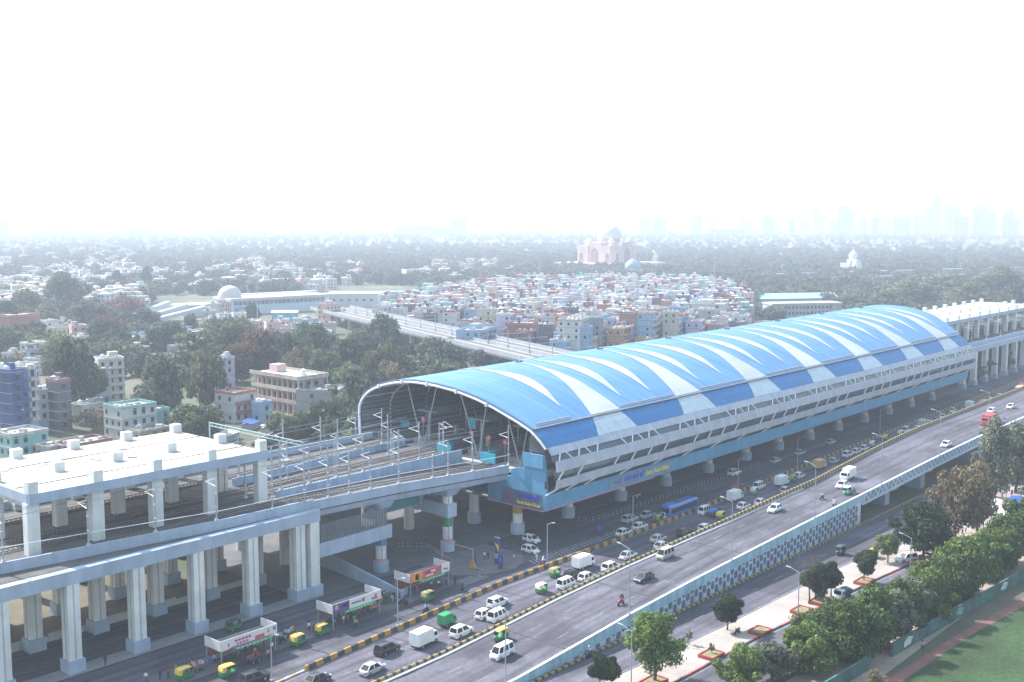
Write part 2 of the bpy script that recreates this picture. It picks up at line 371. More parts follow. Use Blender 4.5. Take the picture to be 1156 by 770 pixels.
wallstrip('parapet_coping', [x for x in allx if 104 <= x <= 640], lambda x: RY-.1, lambda x: RY+.32, lambda x: deck(x)+.985, lambda x: deck(x)+1.06, CONC_W)
LAT = M('painted_lattice_wall', (.46, .56, .64), .7, .12, .4, streak=.15)
wallstrip('bridge_parapet', [223.02]+xs2[1:], lambda x: RY-.06, lambda x: RY+.28, lambda x: deck(x)-1.0, lambda x: deck(x)+.98, LAT)
b = MB()   # raised triangles of the bridge parapet
NAVY = M('navy_paint', (.17, .27, .40), .7, .2, .5)
WPAINT = M('white_wall_paint', (.55, .60, .66), .7, .12, .5)
x = 224.5
while x < 520:
    z = deck(x); y = RY-.09
    for p, q, r in (((x+.25, z-.75), (x+1.95, z-.75), (x+1.1, z+.35)), ((x+1.35, z+.75), (x+3.05, z+.75), (x+2.2, z-.35))):
        b.prism([p, q, r], 'y', y, y+.02)
    x += 2.4
b.build('triangle_pattern', NAVY, fly)
wallstrip('girder_edge', [223.5, 262, 300, 345, 400, 520, 640], lambda x: RY-.14, lambda x: RY-.02, lambda x: deck(x)-1.45, lambda x: deck(x)-1.12, WPAINT)
# hexagons on the wall
b = MB(); hx_r, hx_h = .62, 1.02
cx0 = 106.0; row = 0
x = 106.0; i = 0
while x < 222.0:
    zc = .72 + (0.90 if i % 2 else 0)
    top = deck(x) - .72
    while zc < top + .5:
        pts = [(x + .66*math.cos(math.pi/6+k*math.pi/3), min(top, zc + .82*math.sin(math.pi/6+k*math.pi/3))) for k in range(6)]
        if max(p[1] for p in pts) - min(p[1] for p in pts) > .3: b.prism(pts, 'y', RY-.035, RY-.002)
        zc += 1.80
    x += 1.32; i += 1
b.build('hexagon_pattern', M('hexagon_slate_paint', (.10, .165, .27), .7, .25, .5), fly)['kind'] = 'stuff'
b = MB()
for a, c in zip(xs, xs[1:]): b.quad((a, RY-.001, .0), (c, RY-.001, 0), (c, RY-.001, max(.03, deck(c)-.6)), (a, RY-.001, max(.03, deck(a)-.6)))
b.build('wall_face', M('wall_pale_paint', (.60, .64, .70), .8, .12, .3, streak=.25), fly)
for x in (242, 263, 303, 345, 390, 440):
    p = MB(); p.box(x-1.3, x+1.3, 99.5, med_y(x)-2, 0, deck(x)-2.1); pr = p.build('pier', CONC_B, fly)
    p = MB(); p.box(x-1.6, x+1.6, RY+.3, med_y(x)-.3, deck(x)-2.098, deck(x)-1.31); p.build('pier_cap', M('ochre_paint', (.40, .30, .13), .8, .2, .4), pr)
# left parapet / median with its warning paint
b = MB(); b.loft([[(x, med_y(x)-.5, deck(x)), (x, med_y(x)-.42, deck(x)+.5+.38*min(1, max(0, (x-165)/45))), (x, med_y(x)-.1, deck(x)+.5+.38*min(1, max(0, (x-165)/45))), (x, med_y(x), deck(x)-.02)] for x in [60, 100]+xs[1:]+xs2[1:]])
b.build('striped_parapet', YBF, fly)
b = MB()
for x in range(96, 170, 1):
    b.tube((x, med_y(x)+.02, deck(x)), (x, med_y(x)+.02, deck(x)+.85), .035, k=5)
for zz in (.5, .85):
    for x in range(96, 169): b.tube((x, med_y(x)+.02, deck(x)+zz), (x+1, med_y(x+1)+.02, deck(x+1)+zz), .03, k=4)
b.build('median_railing', M('dark_railing', (.06, .06, .06), .6, .2, 1), fly)
wallstrip('median_kerb', [60, 100]+xs[1:], lambda x: med_y(x)-1.15, lambda x: med_y(x)-.55, lambda x: deck(x)-.02, lambda x: deck(x)+.16, CONC)
b = MB(); b.loft([[(x, RY-.9, 0), (x, RY-.85, .3), (x, RY-.45, .3), (x, RY-.4, 0)] for x in (60, 223, 330, 520)]); o = b.build('wall_kerb', YBF); o['kind'] = 'structure'
# barrier between service road and carriageway
kx = [95.2, 104, 120, 141, 170, 198, 230, 260, 290, 323, 380, 451, 560]
b = MB(); b.loft([[(x, kerb_y(x)-.3, 0), (x, kerb_y(x)-.17, .78), (x, kerb_y(x)+.17, .78), (x, kerb_y(x)+.3, 0)] for x in kx])
tag(b.build('road_barrier', YB), 'long concrete barrier striped yellow and black between service road and main carriageway', 'barrier')
b = MB(); b.loft([[(x, kerb_y(x)-.25, 0), (x, kerb_y(x)-.2, .25), (x, kerb_y(x)+.2, .25), (x, kerb_y(x)+.25, 0)] for x in (60, 80, 95.1)]); o = b.build('low_kerb', stripes('kerb_brown_white', (.36, .25, .15), (.5, .47, .43), 2.4)); o['kind'] = 'structure'
# ---------------------------------------------------------------- roofed viaduct (left and, again, beyond the station)
DECKM = M('deck_dusty', (.105, .10, .10), .95, .3, .35, fine=.2)
TRACK = M('ballast_track', (.095, .09, .088), .95, .25, .5, fine=.3)
RAIL = M('rail_steel', (.23, .19, .17), .5, .15, 1, metal=.5)
SLEEP = M('sleeper_concrete', (.19, .185, .185), .9, .15, 1)
STAIN = M('stained_roof', (.40, .375, .345), .92, .42, .13, fine=.12)
def viaduct_roofed(x0, n, step, label, ext=0):
    root = empty('roofed_viaduct', (x0, 160, 0), label, 'viaduct')
    x1 = x0 + step*(n-1)
    b = MB(); b.box(x0-.6-ext, x1+.9, 159.2, 188.4, 23.4, 24.2); roof = b.build('roof_slab', STAIN, root)
    b = MB(); b.box(x0-.7-ext, x1+1, 159.0, 159.7, 22.95, 24.5); b.build('edge_beam', CONC_B, roof)
    b = MB(); b.box(x0-.75-ext, x0-.15-ext, 159.72, 188.4, 22.95, 24.45); b.build('edge_beam', CONC_B, roof)
    for yy in (165.6, 179.5):
        b = MB(); b.tube((x0-.6, yy, 24.26), (x1+.8, yy+.5, 24.26), .05, k=5); b.build('roof_cable', DARK, roof)
    for i in range(n*2):
        b = MB(); g_ = random.Random(i+n); b.obox((x0+g_.uniform(0, step*(n-1)), g_.uniform(162, 186), 24.202), (g_.uniform(.5, 2.2), g_.uniform(.4, 1.2), g_.uniform(.06, .3)), g_.uniform(0, 3)); b.build('roof_rubble', CONC, roof)
    for i in range(n):
        x = x0 + i*step
        for y in (160, 172.3, 187.2):
            if y == 160: b = MB(); b.box(x-.75, x+.75, 159.05, 160.5, 24.5, 26.3)
            else: b = MB(); b.box(x-.85, x+.85, y-.75, y+.75, 24.2, 25.75)
            b.build('roof_block', CONC_W, roof)
        for y in (160.2, 172.3, 187.2):
            b = MB(); b.box(x-.95, x+.95, y-.75, y+.75, 15.0, 22.95 if y < 161 else 23.39); b.build('upper_column', CONC_W, root)
        b = MB(); b.box(x-.5, x+.5, 160.98, 187.9, 22.3, 23.38); b.build('cross_beam', CONC, root)
    return root
def viaduct_base(root, xs, x0, x1, flare):
    py = lambda x: float(np.interp(x, (60, 66, 81, 99, 118, 900), (155.2, 154.2, 152.5, 150.3, 149.6, 149.6))) if flare else 149.8
    xx = list(np.linspace(x0, x1, 14))
    b = MB(); b.loft([[(x, 148.0, 13.2), (x, 148.0, 15.2), (x, 149.4, 15.2), (x, 149.4, 13.2)] for x in (x0, x1)]); b.build('outer_beam', CONC_B, root)
    b = MB(); b.loft([[(x, 149.42, 13.9), (x, 149.42, 15.12), (x, 188.6, 15.12), (x, 188.6, 13.9)] for x in (x0, x1)]); b.build('deck', DECKM, root)
    b = MB(); b.loft([[(x, py(x), 15.125), (x, py(x), 16.75), (x, py(x)+.3, 16.75), (x, py(x)+.3, 15.125)] for x in xx]); b.build('parapet', CONC_B, root)
    b = MB(); b.box(x0, x1, 188.3, 188.6, 15.125, 16.7); b.build('parapet', CONC_B, root)
    for x in xs:
        for y, wy in ((149.1, 1.0), (161.2, 1.0), (173.5, .9), (186.4, .9)):
            b = MB(); b.box(x-.95, x+.95, y-wy, y+wy, 2.0, 13.19 if y < 150 else 13.89); c = b.build('column', CONC_W, root)
            b = MB(); b.box(x-.97, x-.95, y-.12, y+.12, 2.0, 13.1); b.box(x-.14, x+.14, y-wy-.02, y-wy, 2.0, 13.1); b.build('drain_pipe', CONC, c)
            b = MB(); b.box(x-1.3, x+1.3, y-wy-.3, y+wy+.3, 0, 1.995); b.build('plinth', CONC_B, c)
v1 = viaduct_roofed(72.9, 5, 10.25, 'near viaduct with a flat white slab roof on two tiers of tall square columns', 0)
b = MB()
cols = [62.8, 72.9, 83.15, 93.4, 103.6, 113.2]
viaduct_base(v1, cols, 50, 117.4, True)
p = MB(); p.box(115.3, 117.2, 148.1, 150.1, 2.0, 13.18); c = p.build('column', CONC_W, v1)
p = MB(); p.box(114.55, 117.6, 147.8, 150.4, 0, 1.99); p.build('plinth', CONC_B, c)
b = MB()
for i in range(7): b.box(50+i*8.6, 55+i*8.6, 162.6, 163, .0, 1.25)
b.box(50, 114, 162.62, 162.95, 0, .9)
tag(b.build('low_wall', CONC), 'low grey boundary wall running between the rear columns of the near viaduct', 'wall')
v2 = viaduct_roofed(440, 11, 12.2, 'far viaduct with a pale slab roof beyond the end of the blue station', 8)
viaduct_base(v2, [430+i*12.2 for i in range(13)], 411, 575, False)

# ---------------------------------------------------------------- open tracks between slab and station
ov = empty('open_viaduct', (135, 155, 0), 'open concrete viaduct carrying several tracks into the mouth of the blue station', 'viaduct')
fy = lambda x: float(np.interp(x, (117, 135, 166), (149.9, 148.7, 147.1)))
fz = lambda x: float(np.interp(x, (100, 109, 135, 166), (16.6, 16.5, 16.2, 15.0)))
xx = [117.42, 123, 129, 135, 141, 147, 153, 159, 165.4]
b = MB(); b.loft([[(x, fy(x), fz(x)-1.7), (x, fy(x), fz(x)), (x, fy(x)+.28, fz(x)), (x, fy(x)+.28, fz(x)-1.7)] for x in xx]); b.build('parapet', CONC_B, ov)
b = MB(); b.loft([[(x, fy(x)+.285, fz(x)-1.5), (x, 160.4, fz(x)-1.5), (x, 160.4, fz(x)-2.0), (x, fy(x)+.285, fz(x)-2.0)] for x in xx]); b.build('deck', DECKM, ov)
b = MB(); b.loft([[(x, fy(x)+.7, fz(x)-3.1), (x, fy(x)+.25, fz(x)-2.01), (x, 156.2, fz(x)-2.01), (x, 155.4, fz(x)-3.1)] for x in xx]); b.build('girder', CONC_B, ov)
w2 = lambda x: 160.45
w3 = lambda x: float(np.interp(x, (100, 120, 166), (173.2, 174, 178)))
b = MB(); b.loft([[(x, w2(x), 13.2), (x, w2(x), 16.35), (x, w2(x)+.28, 16.35), (x, w2(x)+.28, 13.2)] for x in xx]); b.build('parapet', M('parapet_pale_blue', (.30, .40, .56), .75, .1, .3, streak=.2), ov)
b = MB(); b.loft([[(x, w2(x)+.29, 14.4), (x, w2(x)+.29, 14.95), (x, 189, 14.95), (x, 189, 14.4)] for x in xx]); b.build('deck', DECKM, ov)
b = MB(); b.loft([[(x, w3(x), 14.955), (x, w3(x), 16.5), (x, w3(x)+.28, 16.5), (x, w3(x)+.28, 14.955)] for x in xx]); b.build('parapet', M('parapet_pale_blue', (0,0,0)), ov)
b = MB(); b.loft([[(x, 188.9, 13), (x, 188.9, 16.5), (x, 189.2, 16.5), (x, 189.2, 13)] for x in xx]); b.build('parapet', CONC_B, ov)
b = MB(); b.box(117.5, 165, 161.5, 172, 12.2, 14.39); b.build('girder', CONC, ov)
b = MB(); b.box(117.5, 165, 175, 186, 12.2, 14.39); b.build('girder', CONC, ov)
def pier(x, y, band, z1):
    c = MB(); c.tube((x, y, 0), (x, y, z1), .98, k=20); c = c.build('pier', CONC_W, ov, smooth=40)
    p = MB(); p.tube((x, y, 0), (x, y, 1.9), 1.45, k=20); p.build('pier_base', CONC_B, c, smooth=40)
    p = MB(); p.tube((x, y, 5.0), (x, y, 6.9), 1.0, k=20); p.build('painted_band', M('band_'+band[0], band[1], .6, .1, .5), c, smooth=40)
    p = MB(); p.tube((x, y, 1.95), (x, y, 2.5), 1.0, k=20); p.build('painted_band', M('band_pink', (.55, .22, .26), .6, .1, .5), c, smooth=40)
    p = MB(); p.hexa([(x-1.3, y-1.2, z1), (x+1.3, y-1.2, z1), (x+1.3, y+4.5, z1), (x-1.3, y+4.5, z1), (x-1.7, y-1.9, z1+1.2), (x+1.7, y-1.9, z1+1.2), (x+1.7, y+6.5, z1+1.2), (x-1.7, y+6.5, z1+1.2)]); p.build('pier_cap', CONC_B, c)
    p = MB(); p.tube((x-.5, y-.9, 2), (x-.5, y-.9, z1), .1, k=6); p.tube((x+.45, y-.95, 2), (x+.45, y-.95, z1), .1, k=6); p.build('drain_pipe', STEEL, c)
pier(133.2, 150.3, ('blue', (.05, .16, .45)), 12.0); pier(150.4, 150.0, ('green', (.02, .20, .08)), 11.2)
for x in (124, 140, 156):
    c = MB(); c.tube((x, 167, 0), (x, 167, 12.2), 1.1, k=16); c.build('pier', CONC_W, ov, smooth=40)
    c = MB(); c.tube((x, 181, 0), (x, 181, 12.2), 1.1, k=16); c.build('pier', CONC_W, ov, smooth=40)
# cross beam through the green pier and the concourse bridge beside the double column
b = MB(); b.hexa([(149.2, 148.7, 6.9), (151.7, 148.7, 6.9), (151.7, 162, 7.6), (149.2, 162, 7.6), (149.2, 148.7, 9.6), (151.7, 148.7, 9.6), (151.7, 162, 9.9), (149.2, 162, 9.9)]); b.build('cross_beam', CONC_B, ov)
br = empty('link_bridge', (125, 150, 0), 'enclosed link bridge with a slatted screen below the open tracks, left of the blue pier', 'footbridge')
b = MB(); b.box(117.62, 134.6, 148.7, 149.3, 6.4, 8.9); b.build('side_beam', CONC_B, br)
b = MB(); b.box(117.62, 134.6, 149.31, 158, 6.6, 7.1); b.build('floor', CONC, br)
b = MB(); b.box(117.7, 134, 156.6, 156.9, 7.1, 11.6); b.build('back_wall', M('grey_wall', (.16, .17, .19), .8, .15, .4), br)
b = MB()
for i in range(42): b.box(117.8+i*.38, 117.92+i*.38, 148.9, 149.1, 8.91, 12.2)
b.build('screen', M('grey_slats', (.20, .22, .25), .6, .12, .4), br)
b = MB(); b.box(150.5, 166, 153.6, 154.2, 10.3, 11.9); b.box(134.7, 150, 156, 156.6, 8.6, 10.4); tag(b.build('walkway_beam', CONC_B), 'pale beam of the walkway running under the open tracks towards the station', 'beam')
b = MB(); b.box(137, 148, 155.3, 155.5, 9.0, 12.2); tag(b.build('teal_panel', M('teal_glass', (.03, .22, .26), .3, .1, .4)), 'teal glazed panel hanging under the open tracks behind the green pier', 'panel')
# ramp wall
b = MB(); b.loft([[(127.5, 161, 0), (127.9, 161, 0), (127.9, 161, 3.2), (127.5, 161, 3.2)], [(125.3, 136.2, 0), (125.7, 136.2, 0), (125.7, 136.2, 1.3), (125.3, 136.2, 1.3)]])
b.loft([[(125.3, 136.2, 0), (125.3, 136.6, 0), (125.3, 136.6, 1.3), (125.3, 136.2, 1.3)], [(127.8, 137.2, 0), (127.8, 137.6, 0), (127.8, 137.6, 1.3), (127.8, 137.2, 1.3)]])
tag(b.build('ramp_wall', CONC_B), 'pale blue wall sloping down beside the ramp behind the parked autorickshaws', 'wall')

# tracks
def track(y0, y1, x0, x1, z0, z1=None, sl=True):
    z1 = z0 if z1 is None else z1
    Y = lambda x: y0+(y1-y0)*(x-x0)/(x1-x0); Z = lambda x: z0+(z1-z0)*(x-x0)/(x1-x0)
    b = MB(); n = 12
    for i in range(n):
        a, c = x0+(x1-x0)*i/n, x0+(x1-x0)*(i+1)/n
        b.hexa([(a, Y(a)-1.5, Z(a)), (c, Y(c)-1.5, Z(c)), (c, Y(c)+1.5, Z(c)), (a, Y(a)+1.5, Z(a)), (a, Y(a)-1.3, Z(a)+.14), (c, Y(c)-1.3, Z(c)+.14), (c, Y(c)+1.3, Z(c)+.14), (a, Y(a)+1.3, Z(a)+.14)], 0)
        for s in (-.75, .75):
            b.hexa([(a, Y(a)+s-.06, Z(a)+.23), (c, Y(c)+s-.06, Z(c)+.23), (c, Y(c)+s+.06, Z(c)+.23), (a, Y(a)+s+.06, Z(a)+.23), (a, Y(a)+s-.06, Z(a)+.4), (c, Y(c)+s-.06, Z(c)+.4), (c, Y(c)+s+.06, Z(c)+.4), (a, Y(a)+s+.06, Z(a)+.4)], 1)
    x = x0+.4
    while x < x1 and sl:
        b.box(x, x+.28, Y(x)-1.2, Y(x)+1.2, Z(x)+.141, Z(x)+.229, 2); x += .75
    o = b.build('railway_track', [TRACK, RAIL, SLEEP]); o['kind'] = 'structure'
track(157.2, 157.2, 50, 117.5, 15.13); track(157.2, 154.4, 117.5, 166, 15.03, 13.52)
for y in (164.4, 169.2): track(y, y, 50, 117.5, 15.13); track(y, y+1.5, 117.5, 166, 14.96)
track(180, 180, 50, 117.5, 15.13); track(180.6, 183.5, 117.5, 166, 14.96)
for y in (154.4, 165.9, 170.7, 183.5): track(y, y, 166.1, 411, 14.0, sl=False)
for y in (155, 166, 171, 182): track(y, y, 411.1, 575, 15.13, sl=False)

# masts and wires
def mast(x, y, z0, z1, arm, label, cross=None):
    m = empty('overhead_mast', (x, y, z0), label, 'mast', 'overhead line masts along the open tracks')
    b = MB(); b.bar((0, 0, .35), (0, 0, z1-z0), .21, .21); b.build('pole', STEEL, m, local=True)
    b = MB(); b.taper((0, 0, 0), (.62, .62, .35), (.4, .4)); b.build('base', CONC, m, local=True)
    if arm:
        s = 1 if arm > 0 else -1
        b = MB(); b.tube((0, 0, 5.6), (0, s*abs(arm), 6.0), .05, k=6); b.tube((0, 0, 6.9), (0, s*abs(arm)*.9, 6.05), .04, k=6); b.build('bracket_arm', TUBE_W, m, local=True)
        b = MB(); b.tube((0, s*.25, 5.58), (0, s*.8, 5.75), .11, k=8); b.build('insulator', M('brown_porcelain', (.6, .6, .62), .3, .1, 1), m, local=True)
    for zz in (2.2, 4.4):
        b = MB(); b.box(-.13, .13, -.13, .13, zz, zz+.16); b.build('clamp', TUBE_W, m, local=True)
front = [(109, 27.1), (115.7, 27.1), (120.7, 25.3), (125.2, 23.6), (129.9, 22.5), (136.5, 26.3), (144.8, 19.4), (148.8, 22.2), (155.3, 23.3), (165.4, 23.3)]
near_words = ['beside the slab roof end, tallest', 'carrying the crossbeam of the gantry', 'second after the gantry', 'third after the gantry', 'short, midway before the station', 'tall, midway before the station', 'stub without an arm', 'slim, bent head near the blue pier cap', 'before the station mouth', 'at the station wall']
for (x, zt), wd in zip(front, near_words):
    mast(x, fy(max(117, x))+.15, fz(x)+.01, zt, 0 if 'stub' in wd else 2.6, 'grey overhead line mast on the outer parapet, ' + wd)
for i, x in enumerate((111, 118.5, 125, 131.5, 138, 146, 153, 160)):
    mast(x, 160.6, 16.36, (23.6, 25.2, 22.5, 24.6, 23.6, 22.4, 24, 23)[i], -2.8 if i % 2 else 3, 'grey overhead line mast on the middle parapet, ' + ('first from the slab roof', 'second from the slab roof', 'third from the slab roof', 'fourth from the slab roof', 'fourth from the station', 'third from the station', 'second from the station', 'at the teal screen')[i])
for i, x in enumerate((119, 130, 140, 150, 158)):
    mast(x, w3(x)+.14, 16.51, (24.5, 26, 25, 23.5, 24.2)[i], 2.8, 'grey overhead line mast on the rear parapet, ' + ('beside the roof slab', 'second in its row', 'third in its row', 'before the roof arches', 'under the roof edge')[i])
for i, x in enumerate((66, 78, 88.3, 98.4)):
    mast(x, float(np.interp(x, (60, 66, 81, 99), (155.2, 154.2, 152.5, 150.3)))+.15, 16.76, (22.4, 22, 23.4, 21.6)[i], 2.8, 'grey overhead line mast in front of the slab roof, ' + ('by the cut end', 'between the first two columns', 'between the middle columns', 'by the last column')[i])
for i, x in enumerate((113.5, 121.8, 128.2, 134.6, 141.8, 149.4, 156.6, 163.2)):
    mast(x, w2(x)+4.6 if i % 2 else w3(x)-3.2, 14.97, (22.6, 24, 21.6, 23.2, 24.6, 22.4, 23.6, 21.8)[i], -2.4 if i % 2 else 2.4, 'grey overhead line mast standing between the tracks, ' + ('by the gantry', 'second from the gantry', 'third from the gantry', 'fourth from the gantry', 'fourth from the arch', 'third from the arch', 'second from the arch', 'just inside the arch')[i])
for i, x in enumerate(range(424, 560, 17)):
    mast(x, 149.95, 16.76, 24, 3, 'grey overhead line mast on the far viaduct beyond the station')
b = MB(); b.bar((115.8, 149.9, 26.9), (115.8, 178.5, 26.9), .14); b.bar((115.8, 149.9, 26.3), (115.8, 178.5, 26.3), .14)
for i in range(20): b.bar((115.8, 150+i*1.42, 26.3 if i % 2 else 26.9), (115.8, 151.42+i*1.42, 26.9 if i % 2 else 26.3), .07)
b.bar((115.8, 178.5, 15.5), (115.8, 178.5, 27), .2)
tag(b.build('crossbeam_gantry', M('pale_green_steel', (.35, .48, .50), .5, .1, .5)), 'pale green lattice crossbeam spanning the tracks at the end of the slab roof', 'gantry')
for y0, y1, z0, z1, lab in ((157.2, 154.4, 22.3, 20.4, 'outer track'), (164.4, 165.9, 21.8, 21.6, 'second track'), (169.2, 170.7, 21.8, 21.6, 'third track'), (180, 183.5, 21.8, 21.6, 'rear track')):
    b = MB()
    P_ = [(50, y0, z0), (117, y0, z0), (166, y1, z1), (410, y1, z1), (575, y1, z1)]
    for h in (0, 1.2): b.path([(x, y, z+h*.7) for x, y, z in P_], .045, k=5)
    for x in range(60, 165, 9): 
        yy = float(np.interp(x, (50, 117, 166), (y0, y0, y1))); zz = float(np.interp(x, (50, 117, 166), (z0, z0, z1))); b.tube((x, yy, zz), (x, yy, zz+.84), .02, k=4)
    tag(b.build('overhead_wire', STEEL), 'overhead contact wire hung along the ' + lab, 'wire')
b = MB(); b.path([(60, 155, 19), (81, 152.7, 18.6), (99, 150.5, 18.2), (117, 149.8, 18.2), (135, 148.9, 18), (166, 147.3, 17)], .06, k=6)
tag(b.build('cable_pipe', TUBE_W), 'pale cable pipe clipped to the masts along the outer parapet', 'pipe')
for zz, wd in ((19.2, 'lower'), (21.0, 'upper')):
    b = MB(); b.path([(117, 160.6, zz), (140, 160.6, zz), (166, 160.6, zz-.3)], .07, k=6); tag(b.build('cable_pipe', STEEL), wd + ' grey cable pipe along the masts of the middle parapet', 'pipe')
    b = MB(); b.path([(117, 174.1, zz), (140, 175.9, zz), (166, 178.2, zz)], .07, k=6); tag(b.build('cable_pipe', STEEL), wd + ' grey cable pipe along the masts of the rear parapet', 'pipe')
# ---------------------------------------------------------------- the station under its blue arched roof
X0, X1 = 166.5, 408.0
st = empty('metro_station', (287, 165, 0), 'long elevated station under an arched roof of blue sheeting with white crescents', 'station')
PROF = [(137.8, 19.7), (139.6, 21.35), (141.7, 22.85), (144.9, 24.15), (148.6, 25.4), (152.5, 26.65), (156.4, 27.7), (160, 28.4), (163.4, 28.95), (169.5, 29.5), (175.9, 29.6), (179.5, 29.3), (182.8, 28.75), (186.2, 27.95), (189.4, 26.8), (191.9, 25.5), (193.6, 24.0), (194.7, 22.4), (195.0, 20.6), (194.8, 17), (194.7, 13)]
PY = np.array([p[0] for p in PROF]); PZ = np.array([p[1] for p in PROF])
PT = np.concatenate([[0], np.cumsum(np.hypot(np.diff(PY), np.diff(PZ)))])
def roofp(x, t, up=0.):
    "point of the roof: t is the length along the arch from the lower edge"
    s = (x-X0)/(X1-X0)
    y = float(np.interp(t, PT, PY)); z = float(np.interp(t, PT, PZ))
    e = .15; y2 = float(np.interp(t+e, PT, PY)); z2 = float(np.interp(t+e, PT, PZ)); y1 = float(np.interp(t-e, PT, PY)); z1 = float(np.interp(t-e, PT, PZ))
    n = Vector((0, -(z2-z1), (y2-y1))); n = n.normalized() if n.length > 1e-6 else Vector((0, -1, 0))
    lift = 1.5*s*max(0, min(1, (z-22)/5))          # the far end stands a little higher
    return Vector((x, y + s*1.6, z + lift)) + n*up
T_G = float(PT[2])           # the gutter
T_END = float(PT[-1]); T_R = float(PT[10])
def endx(t):                 # the far end of the roof leans out towards its crown
    return X1 + 14*math.sin(math.pi*min(1, max(0, (t-T_G)/(T_END-T_G))))
ts = [T_G+.02 + (T_END-T_G-.02)*i/46 for i in range(47)]
BLUE = M('roof_blue_sheet', (.055, .205, .42), .52, .10, .06, fine=.05, spec=.9, metal=.3)
# standing seams as a fine bump across the sheet
n = BLUE.node_tree.nodes; L = BLUE.node_tree.links
tc = n.new('ShaderNodeTexCoord'); wv = n.new('ShaderNodeTexWave'); wv.bands_direction = 'X'; wv.inputs['Scale'].default_value = .8; L.new(tc.outputs['Object'], wv.inputs[0])
bp = n.new('ShaderNodeBump'); bp.inputs['Strength'].default_value = .12; bp.inputs['Distance'].default_value = .05; L.new(wv.outputs[0], bp.inputs['Height']); L.new(bp.outputs[0], n['Principled BSDF'].inputs['Normal'])
src = n['Principled BSDF'].inputs['Base Color'].links[0].from_socket
sx = n.new('ShaderNodeSeparateXYZ'); L.new(tc.outputs['Object'], sx.inputs[0])
fr_ = n.new('ShaderNodeMath'); fr_.operation = 'MULTIPLY'; fr_.inputs[1].default_value = .42; L.new(sx.outputs[0], fr_.inputs[0])
ff = n.new('ShaderNodeMath'); ff.operation = 'FRACT'; L.new(fr_.outputs[0], ff.inputs[0])
mr = n.new('ShaderNodeMapRange'); mr.inputs[1].default_value = .0; mr.inputs[2].default_value = .10; mr.inputs[3].default_value = .70; mr.inputs[4].default_value = 1.; L.new(ff.outputs[0], mr.inputs[0])
mp = n.new('ShaderNodeMapping'); mp.inputs['Scale'].default_value = (.55, .035, .035); L.new(tc.outputs['Object'], mp.inputs[0])
nz = n.new('ShaderNodeTexNoise'); nz.inputs['Scale'].default_value = 1; nz.inputs['Detail'].default_value = 5; L.new(mp.outputs[0], nz.inputs['Vector'])
m2 = n.new('ShaderNodeMapRange'); m2.inputs[1].default_value = .4; m2.inputs[2].default_value = .75; m2.inputs[3].default_value = 0; m2.inputs[4].default_value = .32; L.new(nz.outputs[0], m2.inputs[0])
vm = n.new('ShaderNodeVectorMath'); vm.operation = 'SCALE'; L.new(src, vm.inputs[0]); L.new(mr.outputs[0], vm.inputs['Scale'])
du = n.new('ShaderNodeMix'); du.data_type = 'RGBA'; du.inputs[7].default_value = (.30, .38, .46, 1); L.new(m2.outputs[0], du.inputs[0]); L.new(vm.outputs[0], du.inputs[6]); L.new(du.outputs[2], n['Principled BSDF'].inputs['Base Color'])
LINER = M('roof_liner', (.13, .14, .16), .8, .1, .5)
b = MB()
NX = 40
for j in range(len(ts)-1):
    for i in range(NX):
        def q(a, t, u): 
            x = X0 + (endx(t)-X0)*a/NX; return roofp(x, t, u)
        b.quad(q(i, ts[j], .2), q(i+1, ts[j], .2), q(i+1, ts[j+1], .2), q(i, ts[j+1], .2), 0)
        b.quad(q(i, ts[j], -.12), q(i, ts[j+1], -.12), q(i+1, ts[j+1], -.12), q(i+1, ts[j], -.12), 1)
for X in (0, NX):
    for j in range(len(ts)-1): b.quad(q(X, ts[j], .2), q(X, ts[j+1], .2), q(X, ts[j+1], -.12), q(X, ts[j], -.12), 0)
def mesh_nofix(b, name, mats, smooth=None):
    me = bpy.data.meshes.new(name); me.from_pydata(b.v, [], b.f)
    for m in mats: me.materials.append(m)
    me.polygons.foreach_set('material_index', b.m)
    bm = bmesh.new(); bm.from_mesh(me); bmesh.ops.remove_doubles(bm, verts=bm.verts, dist=1e-4); bm.to_mesh(me); bm.free()
    if smooth: me.polygons.foreach_set('use_smooth', [True]*len(me.polygons)); me.set_sharp_from_angle(angle=R(smooth))
    return me
roof = bpy.data.objects.new('roof', mesh_nofix(b, 'roof', [BLUE, LINER], 35)); COL.objects.link(roof); roof.parent = st; roof.location = -st.location
WHITE_SH = M('roof_white_sheet', (.36, .39, .43), .5, .14, .1, fine=.06)
TRIM_SHADE = M('roof_trim_and_shade', (.06, .10, .20), .6, .1, .5)  # dark roof trim; on the white panels' sides it paints their edge shadow
def crescent(name, left, right, t0, t1, k=26, up=.32):
    "a white panel lying proud of the sheet: left and right give X along the arch"
    b = MB()
    for j in range(k):
        a, c = t0+(t1-t0)*j/k, t0+(t1-t0)*(j+1)/k
        la, ra, lc, rc = left(j/k), right(j/k), left((j+1)/k), right((j+1)/k)
        m1, m2 = roofp(la, a, up), roofp(ra, a, up); m3, m4 = roofp(rc, c, up), roofp(lc, c, up)
        b.quad(m1, m2, m3, m4, 0)
        b.quad(roofp(la, a, .18), m1, m4, roofp(lc, c, .18), 1); b.quad(m2, roofp(ra, a, .18), roofp(rc, c, .18), m3, 1)
    me = mesh_nofix(b, name, [WHITE_SH, TRIM_SHADE]); o = bpy.data.objects.new(name, me); COL.objects.link(o); o.parent = st; o.location = -st.location; return o
